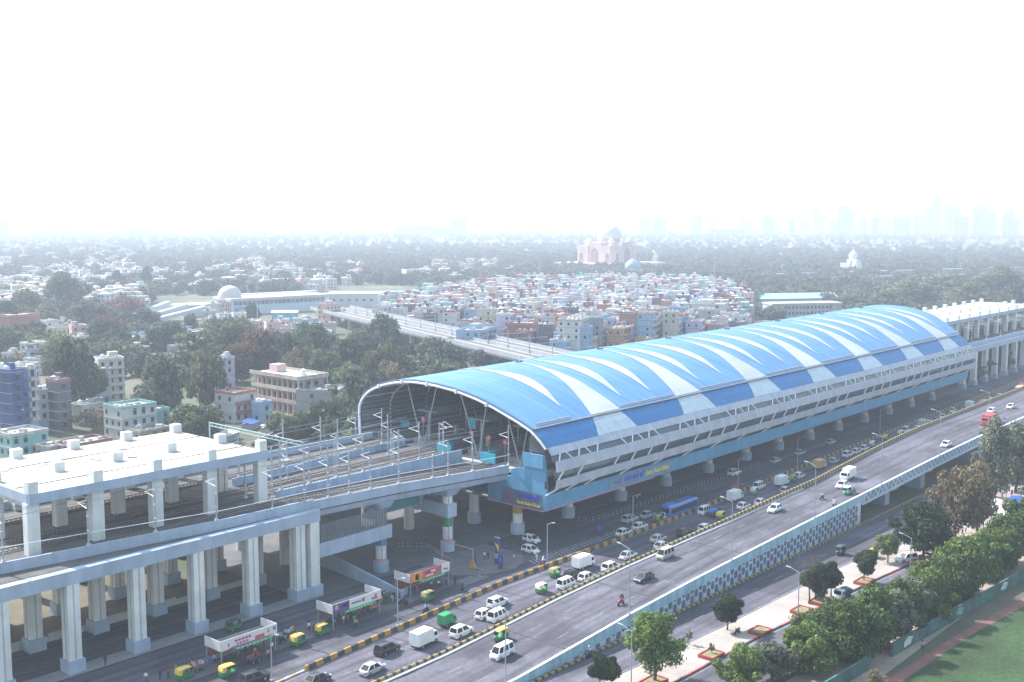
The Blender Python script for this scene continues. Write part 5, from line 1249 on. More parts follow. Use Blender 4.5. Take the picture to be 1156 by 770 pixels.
# ---------------------------------------------------------------- bus shelters, signs, small street things
AD_W = M('ad_white', (.62, .60, .62), .5, .05, .6); AD_R = M('ad_red', (.52, .09, .09), .5, .08, .6); AD_P = M('ad_purple', (.10, .06, .25), .5, .08, .6); AD_M = M('ad_magenta', (.45, .05, .26), .5, .05, .6); AD_O = M('ad_orange', (.60, .25, .06), .5, .08, .6); AD_G = M('shelter_green', (.05, .38, .15), .5, .08, .6); AD_B = M('ad_blue', (.10, .12, .42), .5, .08, .6)
def shelter(x0, x1, y, lab, scheme):
    r = empty('bus_shelter', (x0, y, .17), lab, 'bus shelter', 'bus shelters beside the service road'); Ln = x1-x0; dp = 4.0
    b = MB()
    b.box(0, Ln, 0, dp, 2.55, 2.75); b.build('roof', M('shelter_roof', (.17, .18, .18), .8, .2, .5), r, local=True)
    for x, yy in ((.15, .12), (Ln-.15, .12), (.15, dp-.15), (Ln-.15, dp-.15)):
        b = MB(); b.bar((x, yy, 0), (x, yy, 2.55), .14); b.build('post', STEEL, r, local=True)
    b = MB(); b.box(-.06, Ln+.06, -.10, -.02, 2.5, 4.05); f = b.build('hoarding', AD_W if scheme != 'red' else AD_R, r, local=True)
    b = MB(); b.box(-.10, -.02, -.01, dp, 2.5, 4.0); s1_ = b.build('hoarding', AD_W, r, local=True)
    b = MB(); b.box(Ln+.02, Ln+.10, -.01, dp, 2.5, 4.0); b.build('hoarding', AD_W, r, local=True)
    b = MB()
    for i in range(4): b.bar((Ln+.2, .4+i*1.05, 2.76), (Ln+.2, .4+i*1.05, 3.95), .08)
    b.build('hoarding_frame', TUBE_W, r, local=True)
    b = MB(); b.box(Ln*.22, Ln*.86, -.42, -.11, 2.22, 2.52); g_ = b.build('name_board', AD_G, r, local=True)
    b = MB(); b.box(.35, Ln*.45, dp-.1, dp-.03, .5, 2.3); b.build('back_panel', M('shelter_panel_'+scheme, {'pink': (.30, .10, .08), 'purple': (.26, .20, .16), 'red': (.32, .08, .06)}[scheme], .6, .15, .8), r, local=True)
    b = MB(); b.box(.5, Ln*.46, dp-1.0, dp-.5, .42, .50); b.box(Ln*.5, Ln*.9, dp-1.0, dp-.5, .42, .50); b.build('bench', STEEL, r, local=True)
    def fr(x, z, w, h, m, o=f):
        b = MB(); b.box(Ln*x, Ln*(x+w), -.125, -.101, 2.5+1.55*z, 2.5+1.55*(z+h)); b.build('advert_print', m, o, local=True)
    if scheme == 'pink':
        fr(.12, .25, .02, .35, AD_P); b = MB(); b.prism([(Ln*.10, 2.52), (Ln*.92, 2.52), (Ln*.92, 2.66), (Ln*.2, 2.74)], 'y', -.125, -.101); b.build('advert_print', AD_M, f, local=True)
        for i in range(5): fr(.24+i*.06, .52, .048, .22, AD_M)
        for i in range(4): fr(.27+i*.055, .22, .04, .18, AD_M)
        fr(.60, .14, .17, .34, AD_R); fr(.83, .35, .025, .4, AD_R); fr(.93, .45, .05, .35, AD_B)
    elif scheme == 'purple':
        fr(.0, 0, .33, 1.0, AD_P)
        b = MB(); b.lathe((Ln*.07, -.1, 3.0), [(.02, 0), (.33, .1), (.4, .4), (.3, .75), (.05, .9)], 10); b.v = [(x, -.13+(.02 if y > -.1 else 0), z) for x, y, z in b.v]; b.build('advert_print', M('ad_portrait', (.55, .33, .2), .5, .1, 1), f, local=True)
        for i in range(3): fr(.19+i*.04, .45, .03, .25, AD_W)
        for i in range(4): fr(.38+i*.05, .4, .04, .22, AD_B)
        fr(.59, .35, .06, .38, AD_R); fr(.80, .2, .12, .22, AD_M); fr(.86, .45, .05, .25, AD_R)
    else:
        fr(0, 0, .30, 1.0, AD_O); fr(.12, .15, .08, .65, M('ad_portrait', (0, 0, 0))); fr(.37, .5, .12, .28, AD_P); fr(.52, .55, .11, .18, AD_W); fr(.38, .18, .2, .14, AD_W)
        b = MB(); b.tube((Ln*.71, -.125, 3.3), (Ln*.71, -.101, 3.3), .42, k=18); b.build('advert_print', AD_B, f, local=True); fr(.79, 0, .21, 1.0, AD_W); fr(.84, .3, .12, .14, AD_R)
    b = MB()
    for i in range(8): b.box(Ln*.26+i*Ln*.07, Ln*.30+i*Ln*.07, -.43, -.421, 2.30, 2.44)
    b.build('lettering', AD_W, g_, local=True)
    return r
shelter(87.4, 97.2, 133.6, 'bus shelter with white and magenta adverts, lowest of the three', 'pink')
shelter(107.9, 118.0, 133.4, 'bus shelter with a purple portrait advert, middle of the three', 'purple')
shelter(126.4, 135.9, 135.2, 'bus shelter with a red and orange advert before the zebra crossing', 'red')
# street lamps
def lamp(loc, h, arm, lab, grp, az=R(90), single=True):
    r = empty('street_lamp', loc, lab, 'street lamp', grp, az)
    b = MB(); b.tube((0, 0, 0), (0, 0, h), .105, .06, k=8); b.build('pole', STEEL, r, smooth=50, local=True)
    b = MB(); b.box(-.25, .25, -.25, .25, 0, .12); b.build('base_plate', STEEL, r, local=True)
    for s in ((1,) if single else (1, -1)):
        b = MB(); b.tube((0, 0, h-.1), (s*arm, 0, h+.45), .05, k=6); a = b.build('arm', STEEL, r, local=True)
        b = MB(); b.hexa([(s*arm-.1, -.13, h+.38), (s*(arm+.75), -.15, h+.5), (s*(arm+.75), .15, h+.5), (s*arm-.1, .13, h+.38), (s*arm-.1, -.1, h+.5), (s*(arm+.75), -.1, h+.6), (s*(arm+.75), .1, h+.6), (s*arm-.1, .1, h+.5)]); b.build('lamp_head', STEEL, a, local=True)
    return r
for i, (px, py) in enumerate(((551, 765), (701, 691), (824, 632), (921, 585), (995, 547), (1060, 514), (1122, 489))):
    z = 1.0
    for _ in range(6): x = at(px, py, z).x; z = deck(x)+1.0
    lamp((x, RY+.12, z+.06), 10.6, 1.7, 'tall lamp post on the flyover parapet, ' + ('at the low blue wall end', 'above the red motorcycle', 'near the lone white car', 'above two motorcycles', 'at the start of the lattice bridge', 'above the bridge pier', 'beside the red truck')[i], 'lamp posts along the flyover parapet')
for i, (px, py) in enumerate(((345, 785), (486, 719), (636, 641), (757, 610), (866, 560), (937, 533), (1003, 491))):
    p = at(px, py, .8)
    lamp((p.x, kerb_y(p.x), .78), 7.6 if i else 6.5, 1.1, 'slim lamp post standing on the striped barrier, ' + ('cut by the lower edge', 'beside the green cargo three-wheeler', 'over the cream rickshaw', 'near the blue bus', 'near the red pickup', 'beside the ochre box truck', 'by the distant yellow rickshaw')[i], 'lamp posts along the striped barrier', R(-90))
for i, (px, py) in enumerate(((715, 790), (903, 713), (1029, 668), (1136, 604))):
    p = at(px, py, .12); lamp((p.x, p.y+.4, .12), 9.6, 1.5, 'grey lamp post on the island, ' + ('in front of the airy green tree', 'at the red planter of the round tree', 'beside the askew white SUV', 'beside the silver SUV')[i], 'lamp posts along the island', R(90))
# height gauge, totem, information boards, bollards
b = MB(); b.tube((145.0, 146.1, .16), (145.0, 146.1, 3.9), .09, k=8); b.tube((145.0, 138.0, .16), (145.0, 138.0, 3.9), .09, k=8); b.tube((145.0, 137.9, 3.9), (145.0, 146.2, 3.9), .09, k=8)
r = tag(b.build('height_gauge', M('pink_red_paint', (.45, .24, .24), .6, .2, 1)), 'red and white height bar standing across the plaza entry', 'barrier')
b = MB(); b.prism([(137.0, .16), (139.2, .16), (138.1, 2.0)], 'x', 144.9, 145.1); b.prism([(144.9, .5), (145.1, .5), (145.0, .5)], 'x', 144.95, 145.05); b.build('foot_frame', M('ochre_yellow', (.50, .30, .06), .6, .15, 1), r)
t = empty('totem_sign', (150.2, 136.6, .16), 'tall totem sign in navy, yellow and green on the plaza pavement', 'sign')
b = MB(); b.box(-.15, .15, -.55, .55, 0, 5.0); bd = b.build('board', M('totem_navy', (.04, .07, .20), .5, .1, .8), t, local=True)
b = MB(); b.prism([(-.5, 3.7), (.5, 4.0), (-.5, 2.3)], 'x', -.175, -.151); b.build('panel', M('totem_yellow', (.60, .50, .08), .5, .1, 1), bd, local=True)
b = MB(); b.box(-.175, -.151, -.5, .5, 1.1, 2.0); b.build('panel', M('totem_green', (.16, .42, .33), .5, .1, 1), bd, local=True)
b = MB(); b.box(-.19, .19, -.65, .65, 5.0, 5.15); b.build('cap', STEEL, t, local=True)
for px, py, lab in ((565, 642, 'small dark blue board with a red foot beside the totem sign'), (677, 605, 'small dark blue board at the kerb of the long zebra crossing')):
    p = at(px, py, .16); p.z = .16 if px < 600 else .03
    t = empty('notice_board', p, lab, 'sign'); b = MB(); b.box(-.06, .06, -.55, .55, .5, 2.5); bd = b.build('board', M('board_indigo', (.05, .04, .24), .5, .1, 1), t, local=True)
    b = MB(); b.box(-.08, .08, -.58, .58, .0, .49); b.build('foot', M('board_maroon', (.22, .03, .08), .5, .1, 1), t, local=True)
    b = MB(); b.box(-.075, -.061, -.35, .35, 1.2, 2.2); b.build('panel', M('board_blue', (.12, .12, .50), .5, .1, 1), bd, local=True)
bol = MB(); bol.lathe((0, 0, 0), [(.10, 0), (.10, .75), (.06, .82)], 8); bm_ = bol.mesh('bollard', stripes('bollard_paint', (.04, .04, .05), (.62, .62, .62), .5, 2), 40)
def bollards(pts, step, lab, z=.03):
    pts = [Vector((p[0], p[1], z)) for p in pts]
    for a, c in zip(pts, pts[1:]):
        n_ = max(1, int((c-a).length/step))
        for i in range(n_):
            o = bpy.data.objects.new('bollard', bm_); COL.objects.link(o); o.location = a.lerp(c, i/n_); tag(o, lab, 'bollard', lab)
bollards([(145.6, 159), (149.4, 155), (147.6, 149.5), (144.9, 142.6)], .8, 'black and white bollard in the curved row at the plaza entry')
bollards([(144.8, 137.4), (144.6, 134.2)], .6, 'black and white bollard in the short row by the zebra crossing')
bollards([(184.8, 144.2), (187, 142), (190, 141.0), (300, 140.6)], 1.5, 'pale bollard in the long straight row under the station')
# carts, goods
def cart(loc, lab, body, load, rz=0., L=1.9, roofm=None):
    r = empty('cart', loc, lab, 'cart', None, rz)
    b = MB(); b.box(-L/2, L/2, -.5, .5, .55, .95); b.build('body', body, r, local=True)
    b = MB()
    for i in range(7): b.obox((-L/2+.2+rnd.random()*(L-.4), -.3+rnd.random()*.6, .951), (.35, .3, .2+rnd.random()*.35), rnd.random())
    b.build('load', load, r, local=True)['kind'] = 'stuff'
    if roofm:
        for x in (-L/2+.05, L/2-.05):
            for y in (-.45, .45): b = MB(); b.bar((x, y, .95), (x, y, 2.0), .05); b.build('post', STEEL, r, local=True)
        b = MB(); b.prism([(-.7, 2.0), (.7, 2.0), (0, 2.3)], 'x', -L/2-.1, L/2+.1); b.build('canopy', roofm, r, local=True)
    for x, y in ((-L*.3, .5), (-L*.3, -.5), (L*.3, .5), (L*.3, -.5)): wheel(r, x, y, .26, .07)
    return r
GOODS = M('mixed_goods', (.30, .26, .24), .9, .3, 2)
cart(at(421, 689, .17), 'red and white food cart with a green canopy beside the second shelter', M('cart_red', (.45, .16, .18), .6, .3, 2), GOODS, .1, 2.1, M('canopy_green', (.08, .25, .18), .8, .2, 2))
cart(at(224, 757, .17), 'handcart loaded with pink and white bundles by the first shelter', M('cart_wood', (.16, .10, .08), .8, .2, 1.5), M('bundle_pink', (.48, .33, .35), .9, .3, 3), .05)
cart(at(287, 748, .17), 'dark fruit cart in front of the first shelter', M('cart_dark', (.07, .05, .05), .8, .2, 1.5), M('fruit_red', (.28, .08, .07), .8, .4, 4), .1)
cart(at(327, 719, .17), 'vegetable cart with pale sacks between the first and second shelters', M('cart_wood', (0, 0, 0)), M('sacks_pale', (.40, .42, .42), .9, .25, 3), .3)
cart(at(315, 725, .17), 'small cart under a grey-green sheet past the first shelter', M('cart_dark', (0, 0, 0)), M('sheet_greygreen', (.22, .27, .24), .9, .25, 2), -.4, 1.4)
place(model('bike:black'), at(455, 683, .17), 2.2, None, 'black motorcycle parked at the foot of the ramp wall', 'motorcycles parked')
# red planters on the island
SOIL = M('dry_grass_soil', (.20, .17, .09), .95, .3, 1.5, fine=.3)
for i, (px, py, L_, lab) in enumerate(((803, 741, 3.4, 'red planter with one small plant, alone on the island'), (858, 714, 3.2, 'red planter with a motorcycle against it'), (905, 691, 3.4, 'red planter at the lamp post, left of the round tree'), (926, 680, 4.0, 'red planter holding the broad round tree and the bare tree'), (976, 658, 3.8, 'red planter holding the small round tree'), (1040, 634, 5.2, 'red planter under the big dark tree'), (737, 772, 4.0, 'red planter around the airy green tree, cut by the lower edge'))):
    p = at(px, py, .12); w_ = 2.6; r = empty('planter', (p.x, p.y, .12), lab, 'planter', 'red planters on the island')
    b = MB(); b.box(-L_/2, L_/2, -w_/2, -w_/2+.2, 0, .55); b.box(-L_/2, L_/2, w_/2-.2, w_/2, 0, .55); b.box(-L_/2, -L_/2+.2, -w_/2+.2, w_/2-.2, 0, .55); b.box(L_/2-.2, L_/2, -w_/2+.2, w_/2-.2, 0, .55); b.build('wall', BRICKRED, r, local=True)
    b = MB(); b.box(-L_/2+.21, L_/2-.21, -w_/2+.21, w_/2-.21, 0, .42); b.build('soil', SOIL, r, local=True)
# green boundary wall of the park
gw = MB(); gx = [60, 120, 148, 150.5]; wy = lambda x: float(np.interp(x, (60, 145, 157, 178, 203, 400), (66, 62.6, 61.4, 59.9, 58.1, 44.5)))
GW = M('mural_wall_green', (.055, .12, .12), .8, .35, .35, streak=.15)
for nm, xs_ in (('lower', (60, 100, 150.2)), ('upper', (156.4, 178, 203, 260, 400))):
    gw = MB(); gw.loft([[(x, wy(x)+1.15, 0), (x, wy(x)+1.15, 2.1), (x, wy(x)+1.45, 2.1), (x, wy(x)+1.45, 0)] for x in xs_]); o = gw.build('park_wall', GW)
    tag(o, 'green painted park wall below the hedge trees, ' + ('shorter lower stretch' if nm == 'lower' else 'long stretch with a white emblem'), 'wall')
    if nm == 'upper':
        for k in range(11):
            x = 160+k*9; b = MB(); b.loft([[(x+d, wy(x+d)+1.14, z) for d, z in ((0, .4+.3*(k % 3)), (2.2, .5), (3.0, 1.5-.2*(k % 2)), (1.2, 1.9), (.2, 1.3))], [(x+d, wy(x+d)+1.12, z) for d, z in ((0, .4+.3*(k % 3)), (2.2, .5), (3.0, 1.5-.2*(k % 2)), (1.2, 1.9), (.2, 1.3))]])
            b.build('mural_shape', M('mural_%d' % (k % 4), ((.45, .48, .46), (.06, .14, .22), (.14, .33, .25), (.05, .16, .13))[k % 4], .8, .3, 1), o)
b = MB()
for x0, x1 in ((60, 150.2), (156.4, 400)):
    n_ = 12
    b.loft([[(x0+(x1-x0)*i/n_, wy(x0+(x1-x0)*i/n_)+2.6, 0), (x0+(x1-x0)*i/n_, wy(x0+(x1-x0)*i/n_)+2.6, .5), (x0+(x1-x0)*i/n_, wy(x0+(x1-x0)*i/n_)+3.0, .5), (x0+(x1-x0)*i/n_, wy(x0+(x1-x0)*i/n_)+3.0, 0)] for i in range(n_+1)])
tag(b.build('low_red_wall', BRICKRED), 'low red brick edging between the hedge trees and the green wall', 'wall')
person('walk', 'pink', 'navy', 'person in pink walking beside the running path at the green wall', at(1041, 735, .02), R(20), 'people')
# stalls at the end of the island
def stall(px, py, w_, d_, h_, mat, lab, rz=0.):
    p = at(px, py, .12); r = empty('market_stall', (p.x, p.y, .12), lab, 'stall', 'stalls on the island', rz)
    for x in (-w_/2, w_/2):
        for y in (-d_/2, d_/2): b = MB(); b.bar((x, y, 0), (x, y, h_), .08); b.build('post', WOOD, r, local=True)
    b = MB(); b.loft([[(-w_/2-.2, y, z), (w_/2+.2, y, z+.25), (w_/2+.2, y, z+.3), (-w_/2-.2, y, z+.05)] for y, z in ((-d_/2-.2, h_-.15), (0, h_+.12), (d_/2+.2, h_-.1))]); b.build('awning', mat, r, local=True)
    b = MB(); b.box(-w_/2+.1, w_/2-.1, -d_/2+.1, d_/2-.4, .6, .75)
    for x in (-w_/2+.2, w_/2-.3): b.box(x, x+.1, -d_/2+.2, d_/2-.5, 0, .599)
    b.build('counter', WOOD, r, local=True)
    b = MB()
    for i in range(8): b.obox((-w_/2+.3+rnd.random()*(w_-.6), -d_/2+.3+rnd.random()*(d_-1), .751), (.4, .4, .2+.3*rnd.random()), rnd.random())
    b.build('wares', GOODS, r, local=True)['kind'] = 'stuff'
for a in ((1146, 576, 5, 3, 2.4, M('tarp_blue', (.03, .08, .28), .6, .15, 1), 'stall under a dark blue tarpaulin on the island'), (1121, 580, 4.5, 2.6, 2.6, M('tarp_white', (.55, .58, .60), .7, .1, 1), 'stall under a white sheet next to the lamp post'), (1132, 590, 4, 2.5, 2.2, M('tarp_pale', (.45, .42, .40), .7, .2, 1), 'stall under a beige sheet between the white and blue ones'), (1152, 588, 4, 3, 2.3, M('tarp_lilac', (.45, .46, .60), .7, .2, 1), 'stall under a pale lilac sheet at the right edge')): stall(*a)
for px, py, m, lab in ((1131, 566, 'pink', 'pink garments hanging on a stand beside the tall tree'), (1142, 563, 'magenta', 'bright magenta garments hanging on a stand right of the pink ones')):
    p = at(px, py, .12); r = empty('garment_stand', (p.x, p.y, .12), lab, 'stand'); b = MB(); b.bar((0, 0, 0), (0, 0, 2.2), .06); b.bar((-.6, 0, 2.1), (.6, 0, 2.1), .05); b.build('stand', STEEL, r, local=True)
    for i in range(4): b = MB(); x = -.5+i*.33; b.taper((x, 0, 1.0), (.34, .16, 1.05), (.16, .1)); b.build('garment', CLOTH[m], r, local=True)
# ---------------------------------------------------------------- trees: tapered trunk with limbs, crown of many leaf clumps
rng_ = np.random.default_rng(5)
def leaf_cloud(name, clumps, n, size, mat, seed, droop=.0, aspect=.62, hollow=.55):
    g = np.random.default_rng(seed); cl = np.array([[*c, *r] for c, r in clumps], float)
    vol = (cl[:, 3]*cl[:, 4]*cl[:, 5])**.7; k = g.choice(len(cl), n, p=vol/vol.sum())
    d = g.normal(size=(n, 3)); d /= np.linalg.norm(d, axis=1)[:, None]
    rad = hollow + (1-hollow)*g.random(n)**.6; rad = np.where(g.random(n) < .12, rad*1.13, rad)
    P_ = cl[k, :3] + d*cl[k, 3:]*rad[:, None]
    nn = d + g.normal(scale=.55, size=(n, 3)); nn[:, 2] += .35; nn /= np.linalg.norm(nn, axis=1)[:, None]
    u = np.cross(nn, g.normal(size=(n, 3))); u /= np.linalg.norm(u, axis=1)[:, None]; u[:, 2] -= droop; v = np.cross(nn, u)
    s = size*(.6+.8*g.random(n))[:, None]
    q = np.stack([P_-u*s, P_-v*s*aspect+u*s*.15, P_+u*s, P_+v*s*aspect-u*s*.1], 1).reshape(-1, 3)
    me = bpy.data.meshes.new(name); me.vertices.add(n*4); me.vertices.foreach_set('co', q.astype(np.float32).ravel())
    me.loops.add(n*4); me.loops.foreach_set('vertex_index', np.arange(n*4, dtype=np.int32))
    me.polygons.add(n); me.polygons.foreach_set('loop_start', np.arange(0, n*4, 4, dtype=np.int32)); me.polygons.foreach_set('loop_total', np.full(n, 4, np.int32))
    me.materials.append(mat); me.update(calc_edges=True); return me
def clumps_for(h, w, cb, n, seed, flat=.8, jag=.35):
    "clump centres spread through a crown of width w between heights cb and h"
    g = random.Random(seed); out = []; ch = h-cb; cz = cb+ch*.5
    for i in range(n):
        a = i*2.399+g.random()*.9; zt = max(-1, min(1, (i+.5)/n*2-1+g.uniform(-.12, .12))); rr = math.sqrt(max(0, 1-zt*zt))*g.uniform(.45, .80+jag)
        s = .105+.15*g.random()**1.6
        out.append(((math.cos(a)*rr*w*.37, math.sin(a)*rr*w*.37, cz+zt*ch*(.36+.1*g.random())), (w*s*g.uniform(.85, 1.25), w*s*g.uniform(.85, 1.25), ch*s*flat*1.25)))
    out.append(((g.uniform(-.06, .06)*w, g.uniform(-.06, .06)*w, cz-.05*ch), (w*.22, w*.22, ch*.26)))
    return out
def trunk_mesh(name, h, r, clumps, seed, lean=0., bare=False):
    g = random.Random(seed); b = MB(); base = Vector((0, 0, 0)); fork = Vector((lean*.4, lean*.2, h))
    pts = [base, Vector((lean*.1, g.uniform(-.1, .1), h*.4)), fork]
    b.tube((0, 0, -.1), pts[1], r*1.25, r, 8); b.tube(pts[1], fork, r, r*.75, 8)
    for c, rr in sorted(clumps, key=lambda t: -t[1][0])[:(16 if bare else 9)]:
        c = Vector(c); m = fork.lerp(c, .5)+Vector((g.uniform(-.2, .2), g.uniform(-.2, .2), g.uniform(-.1, .3)))*h*.12
        b.tube(fork, m, r*.55, r*.32, 6); b.tube(m, c, r*.32, r*.10, 5)
        for _ in range(6 if bare else 3):
            e = c+Vector((g.uniform(-1, 1)*rr[0], g.uniform(-1, 1)*rr[1], g.uniform(-.3, 1)*rr[2]))*1.1; s_ = m.lerp(c, g.uniform(.3, 1)); b.tube(s_, e, r*.13, r*.03, 4)
            if bare:
                for _ in range(3): b.tube(s_.lerp(e, g.uniform(.4, .9)), e+Vector((g.uniform(-1, 1), g.uniform(-1, 1), g.uniform(-.2, 1)))*rr[0]*.6, r*.05, r*.015, 3)
    return b.mesh(name, WOOD)
LM = {'dark': leafmat('leaf_dark', (.078, .100, .062), .4, .2), 'mid': leafmat('leaf_mid', (.118, .145, .075), .45, .3, .01), 'light': leafmat('leaf_light', (.125, .175, .055), .45, .35, .01),
      'grey': leafmat('leaf_greygreen', (.140, .150, .108), .4, .25), 'brown': leafmat('leaf_brown', (.20, .165, .105), .5, .3), 'rust': leafmat('leaf_rust', (.165, .105, .060), .5, .3), 'pink': leafmat('leaf_pinkish', (.19, .095, .095), .45, .3),
      'ficus': leafmat('leaf_ficus', (.045, .068, .036), .45, .15), 'olive': leafmat('leaf_olive', (.135, .140, .080), .45, .3), 'hedge': leafmat('leaf_hedge', (.080, .118, .042), .5, .25, .01)}
TREES = {}
def tree_model(kind, seed):
    k = (kind, seed)
    if k in TREES: return TREES[k]
    # kind: height 10 models, scaled when placed
    spec = {'neem': ('ficus', 10, 10.5, 1.8, 22, 8200, .30, .3), 'airy': ('light', 10, 8.6, 2.6, 24, 6500, .24, .24), 'ficus': ('ficus', 10, 9.0, 3.0, 12, 8000, .30, .26), 'brown': ('brown', 10, 9.6, 1.6, 26, 4800, .30, .28), 'tall': ('grey', 10, 6.4, .8, 28, 7500, .24, .22),
            'hedge': ('hedge', 10, 11.5, .6, 26, 8600, .33, .3), 'bush': ('light', 10, 11, .5, 24, 7800, .33, .3), 'bare': ('brown', 10, 8.0, 3, 12, 120, .14, .2), 'sapling': ('olive', 10, 5, 4, 8, 260, .5, .15),
            'grey': ('grey', 10, 9.5, 1.4, 20, 3600, .40, .3), 'mid': ('mid', 10, 10.5, 1.2, 20, 3600, .42, .3), 'rust': ('rust', 10, 11.5, 1.2, 22, 3800, .42, .3), 'pink': ('pink', 10, 12, 2, 18, 1900, .40, .25), 'deep': ('dark', 10, 10, 1, 20, 3600, .42, .3), 'pale': ('olive', 10, 10.5, 1.6, 20, 2600, .40, .28), 'light': ('light', 10, 11, 1.2, 20, 3400, .42, .3), 'thin': ('brown', 10, 9.5, 2, 18, 1500, .38, .25)}[kind]
    m, h, w, cb, nc, nl, sz, r = spec
    cl = clumps_for(h, w, cb, nc, seed*31+len(kind), jag=.35 if kind == 'ficus' else .6)
    if kind == 'ficus': cl = [(c, (rr[0]*1.25, rr[1]*1.25, rr[2]*1.3)) for c, rr in cl]
    t = trunk_mesh('trunk', max(cb*1.1, 1.6), r, cl, seed, .5, kind == 'bare')
    c = leaf_cloud('crown', cl, nl, sz, LM[m], seed, hollow=.45 if kind != 'airy' else .2)
    TREES[k] = (t, c); return TREES[k]
def tree(kind, loc, h, w, label, group=None, seed=None, rz=None, name=None):
    seed = seed if seed is not None else rnd.randrange(3); t, c = tree_model(kind, seed); base_w = {'neem': 10.5, 'airy': 8.6, 'ficus': 9, 'brown': 9.6, 'tall': 6.4, 'hedge': 11.5, 'bush': 11, 'bare': 8, 'sapling': 5, 'grey': 9.5, 'mid': 10.5, 'rust': 11.5, 'pink': 12, 'deep': 10, 'pale': 10.5, 'light': 11, 'thin': 9.5}[kind]
    nm = name or {'neem': 'neem_tree', 'ficus': 'ficus_tree', 'tall': 'tall_tree', 'bare': 'bare_tree', 'sapling': 'sapling', 'hedge': 'hedge_tree', 'bush': 'hedge_tree'}.get(kind, 'broadleaf_tree')
    r = empty(nm, loc, label, 'tree', group, rnd.random()*6.28 if rz is None else rz); r.scale = (w/base_w, w/base_w, h/10)
    for n_, me in (('trunk', t), ('crown', c)):
        o = bpy.data.objects.new(n_, me); COL.objects.link(o); o.parent = r
    return r
def tree_px(kind, px, py, hpx, wpx, label, group=None, seed=None, z=0.):
    p = at(px, py, z); d = (p - Vector((0, 0, CAMZ))).dot(FW); s = d/FPX
    return tree(kind, p, hpx*s, wpx*s, label, group, seed)
NEAR = '''
airy|739|771|80|68|0|airy bright green tree with drooping branches, in front of the flyover wall
ficus|677|775|36|22|0|dark clipped tree by the lower edge, left lobe of a pair
ficus|690|777|38|24|1|dark clipped tree by the lower edge, right lobe of a pair
ficus|821|711|41|31|2|dark round tree on a thin trunk, alone on the island
ficus|920|679|40|30|0|dark round tree in the red planter, left of two touching crowns
ficus|938|674|42|26|1|dark round tree at the white pickup, right of two touching crowns
ficus|975|657|36|27|2|small dark round tree in its own red planter
airy|1002|635|33|28|1|small leaning tree with a thin flat crown on the island
bare|914|682|64|38|0|bare leafless tree rising from the planter at the lamp post
neem|1042|634|66|64|0|large dense dark tree shading the parked car on the island
brown|1078|607|78|52|0|brown leaved tree, left of the two dry crowns by the bridge
brown|1103|600|74|46|1|brown leaved tree, right of the two dry crowns by the stalls
tall|1119|562|88|38|0|tall grey-green tree hiding the bridge parapet, left of a pair
tall|1146|556|80|40|1|tall grey-green tree at the right edge, right of a pair
tall|1164|540|60|34|2|grey-green tree cut by the right edge above the stalls
sapling|778|728|16|10|0|thin sapling with few leaves beside the island's edge
sapling|803|740|14|8|1|small shrub growing in the lone red planter
bush|838|776|46|56|0|pale green tree at the bottom edge, left end of the hedge row
grey|872|766|41|53|0|grey-green tree at the bottom edge, second in the hedge row
bush|912|758|54|62|1|bright green tree of the hedge row, left of the dark ones
hedge|950|744|64|64|0|dark tree of the hedge row above the lower green wall
hedge|984|733|68|62|1|dark tree of the hedge row at the gap in the wall, tallest
hedge|1016|713|59|56|2|dark tree of the hedge row beside the walker in pink
bush|1046|698|56|57|0|bright green tree of the hedge row with an open top
hedge|1065|682|51|51|0|mid green tree of the hedge row, low and wide
bush|1084|670|58|56|2|bright feathery tree of the hedge row near the silver SUV
bush|1110|652|51|53|1|bright green tree of the hedge row opposite the stalls
hedge|1130|636|51|48|1|dark tree of the hedge row second from the right edge
hedge|1154|622|59|56|2|dark tree of the hedge row at the right edge
hedge|924|744|52|50|0|dark tree filling the hedge row behind the bright left trees
grey|1030|702|50|54|1|dusty green tree filling the hedge row behind the walker in pink
hedge|1076|676|50|52|2|dark tree filling the hedge row behind the bright feathery one
bush|1124|646|50|50|0|light tree filling the hedge row near the right edge
grey|1010|720|52|50|2|dusty tree filling the hedge row behind the tallest one
hedge|1160|622|56|48|1|dark tree cut by the right edge at the end of the hedge row
thin|988|776|20|24|0|dry twiggy shrub at the lower end of the green wall
'''
for ln in NEAR.strip().splitlines():
    k, px, py, h_, w_, sd_, lab = ln.split('|'); tree_px(k, float(px), float(py), float(h_), float(w_), lab, 'hedge row trees' if 'hedge row' in lab else None, int(sd_), .1)
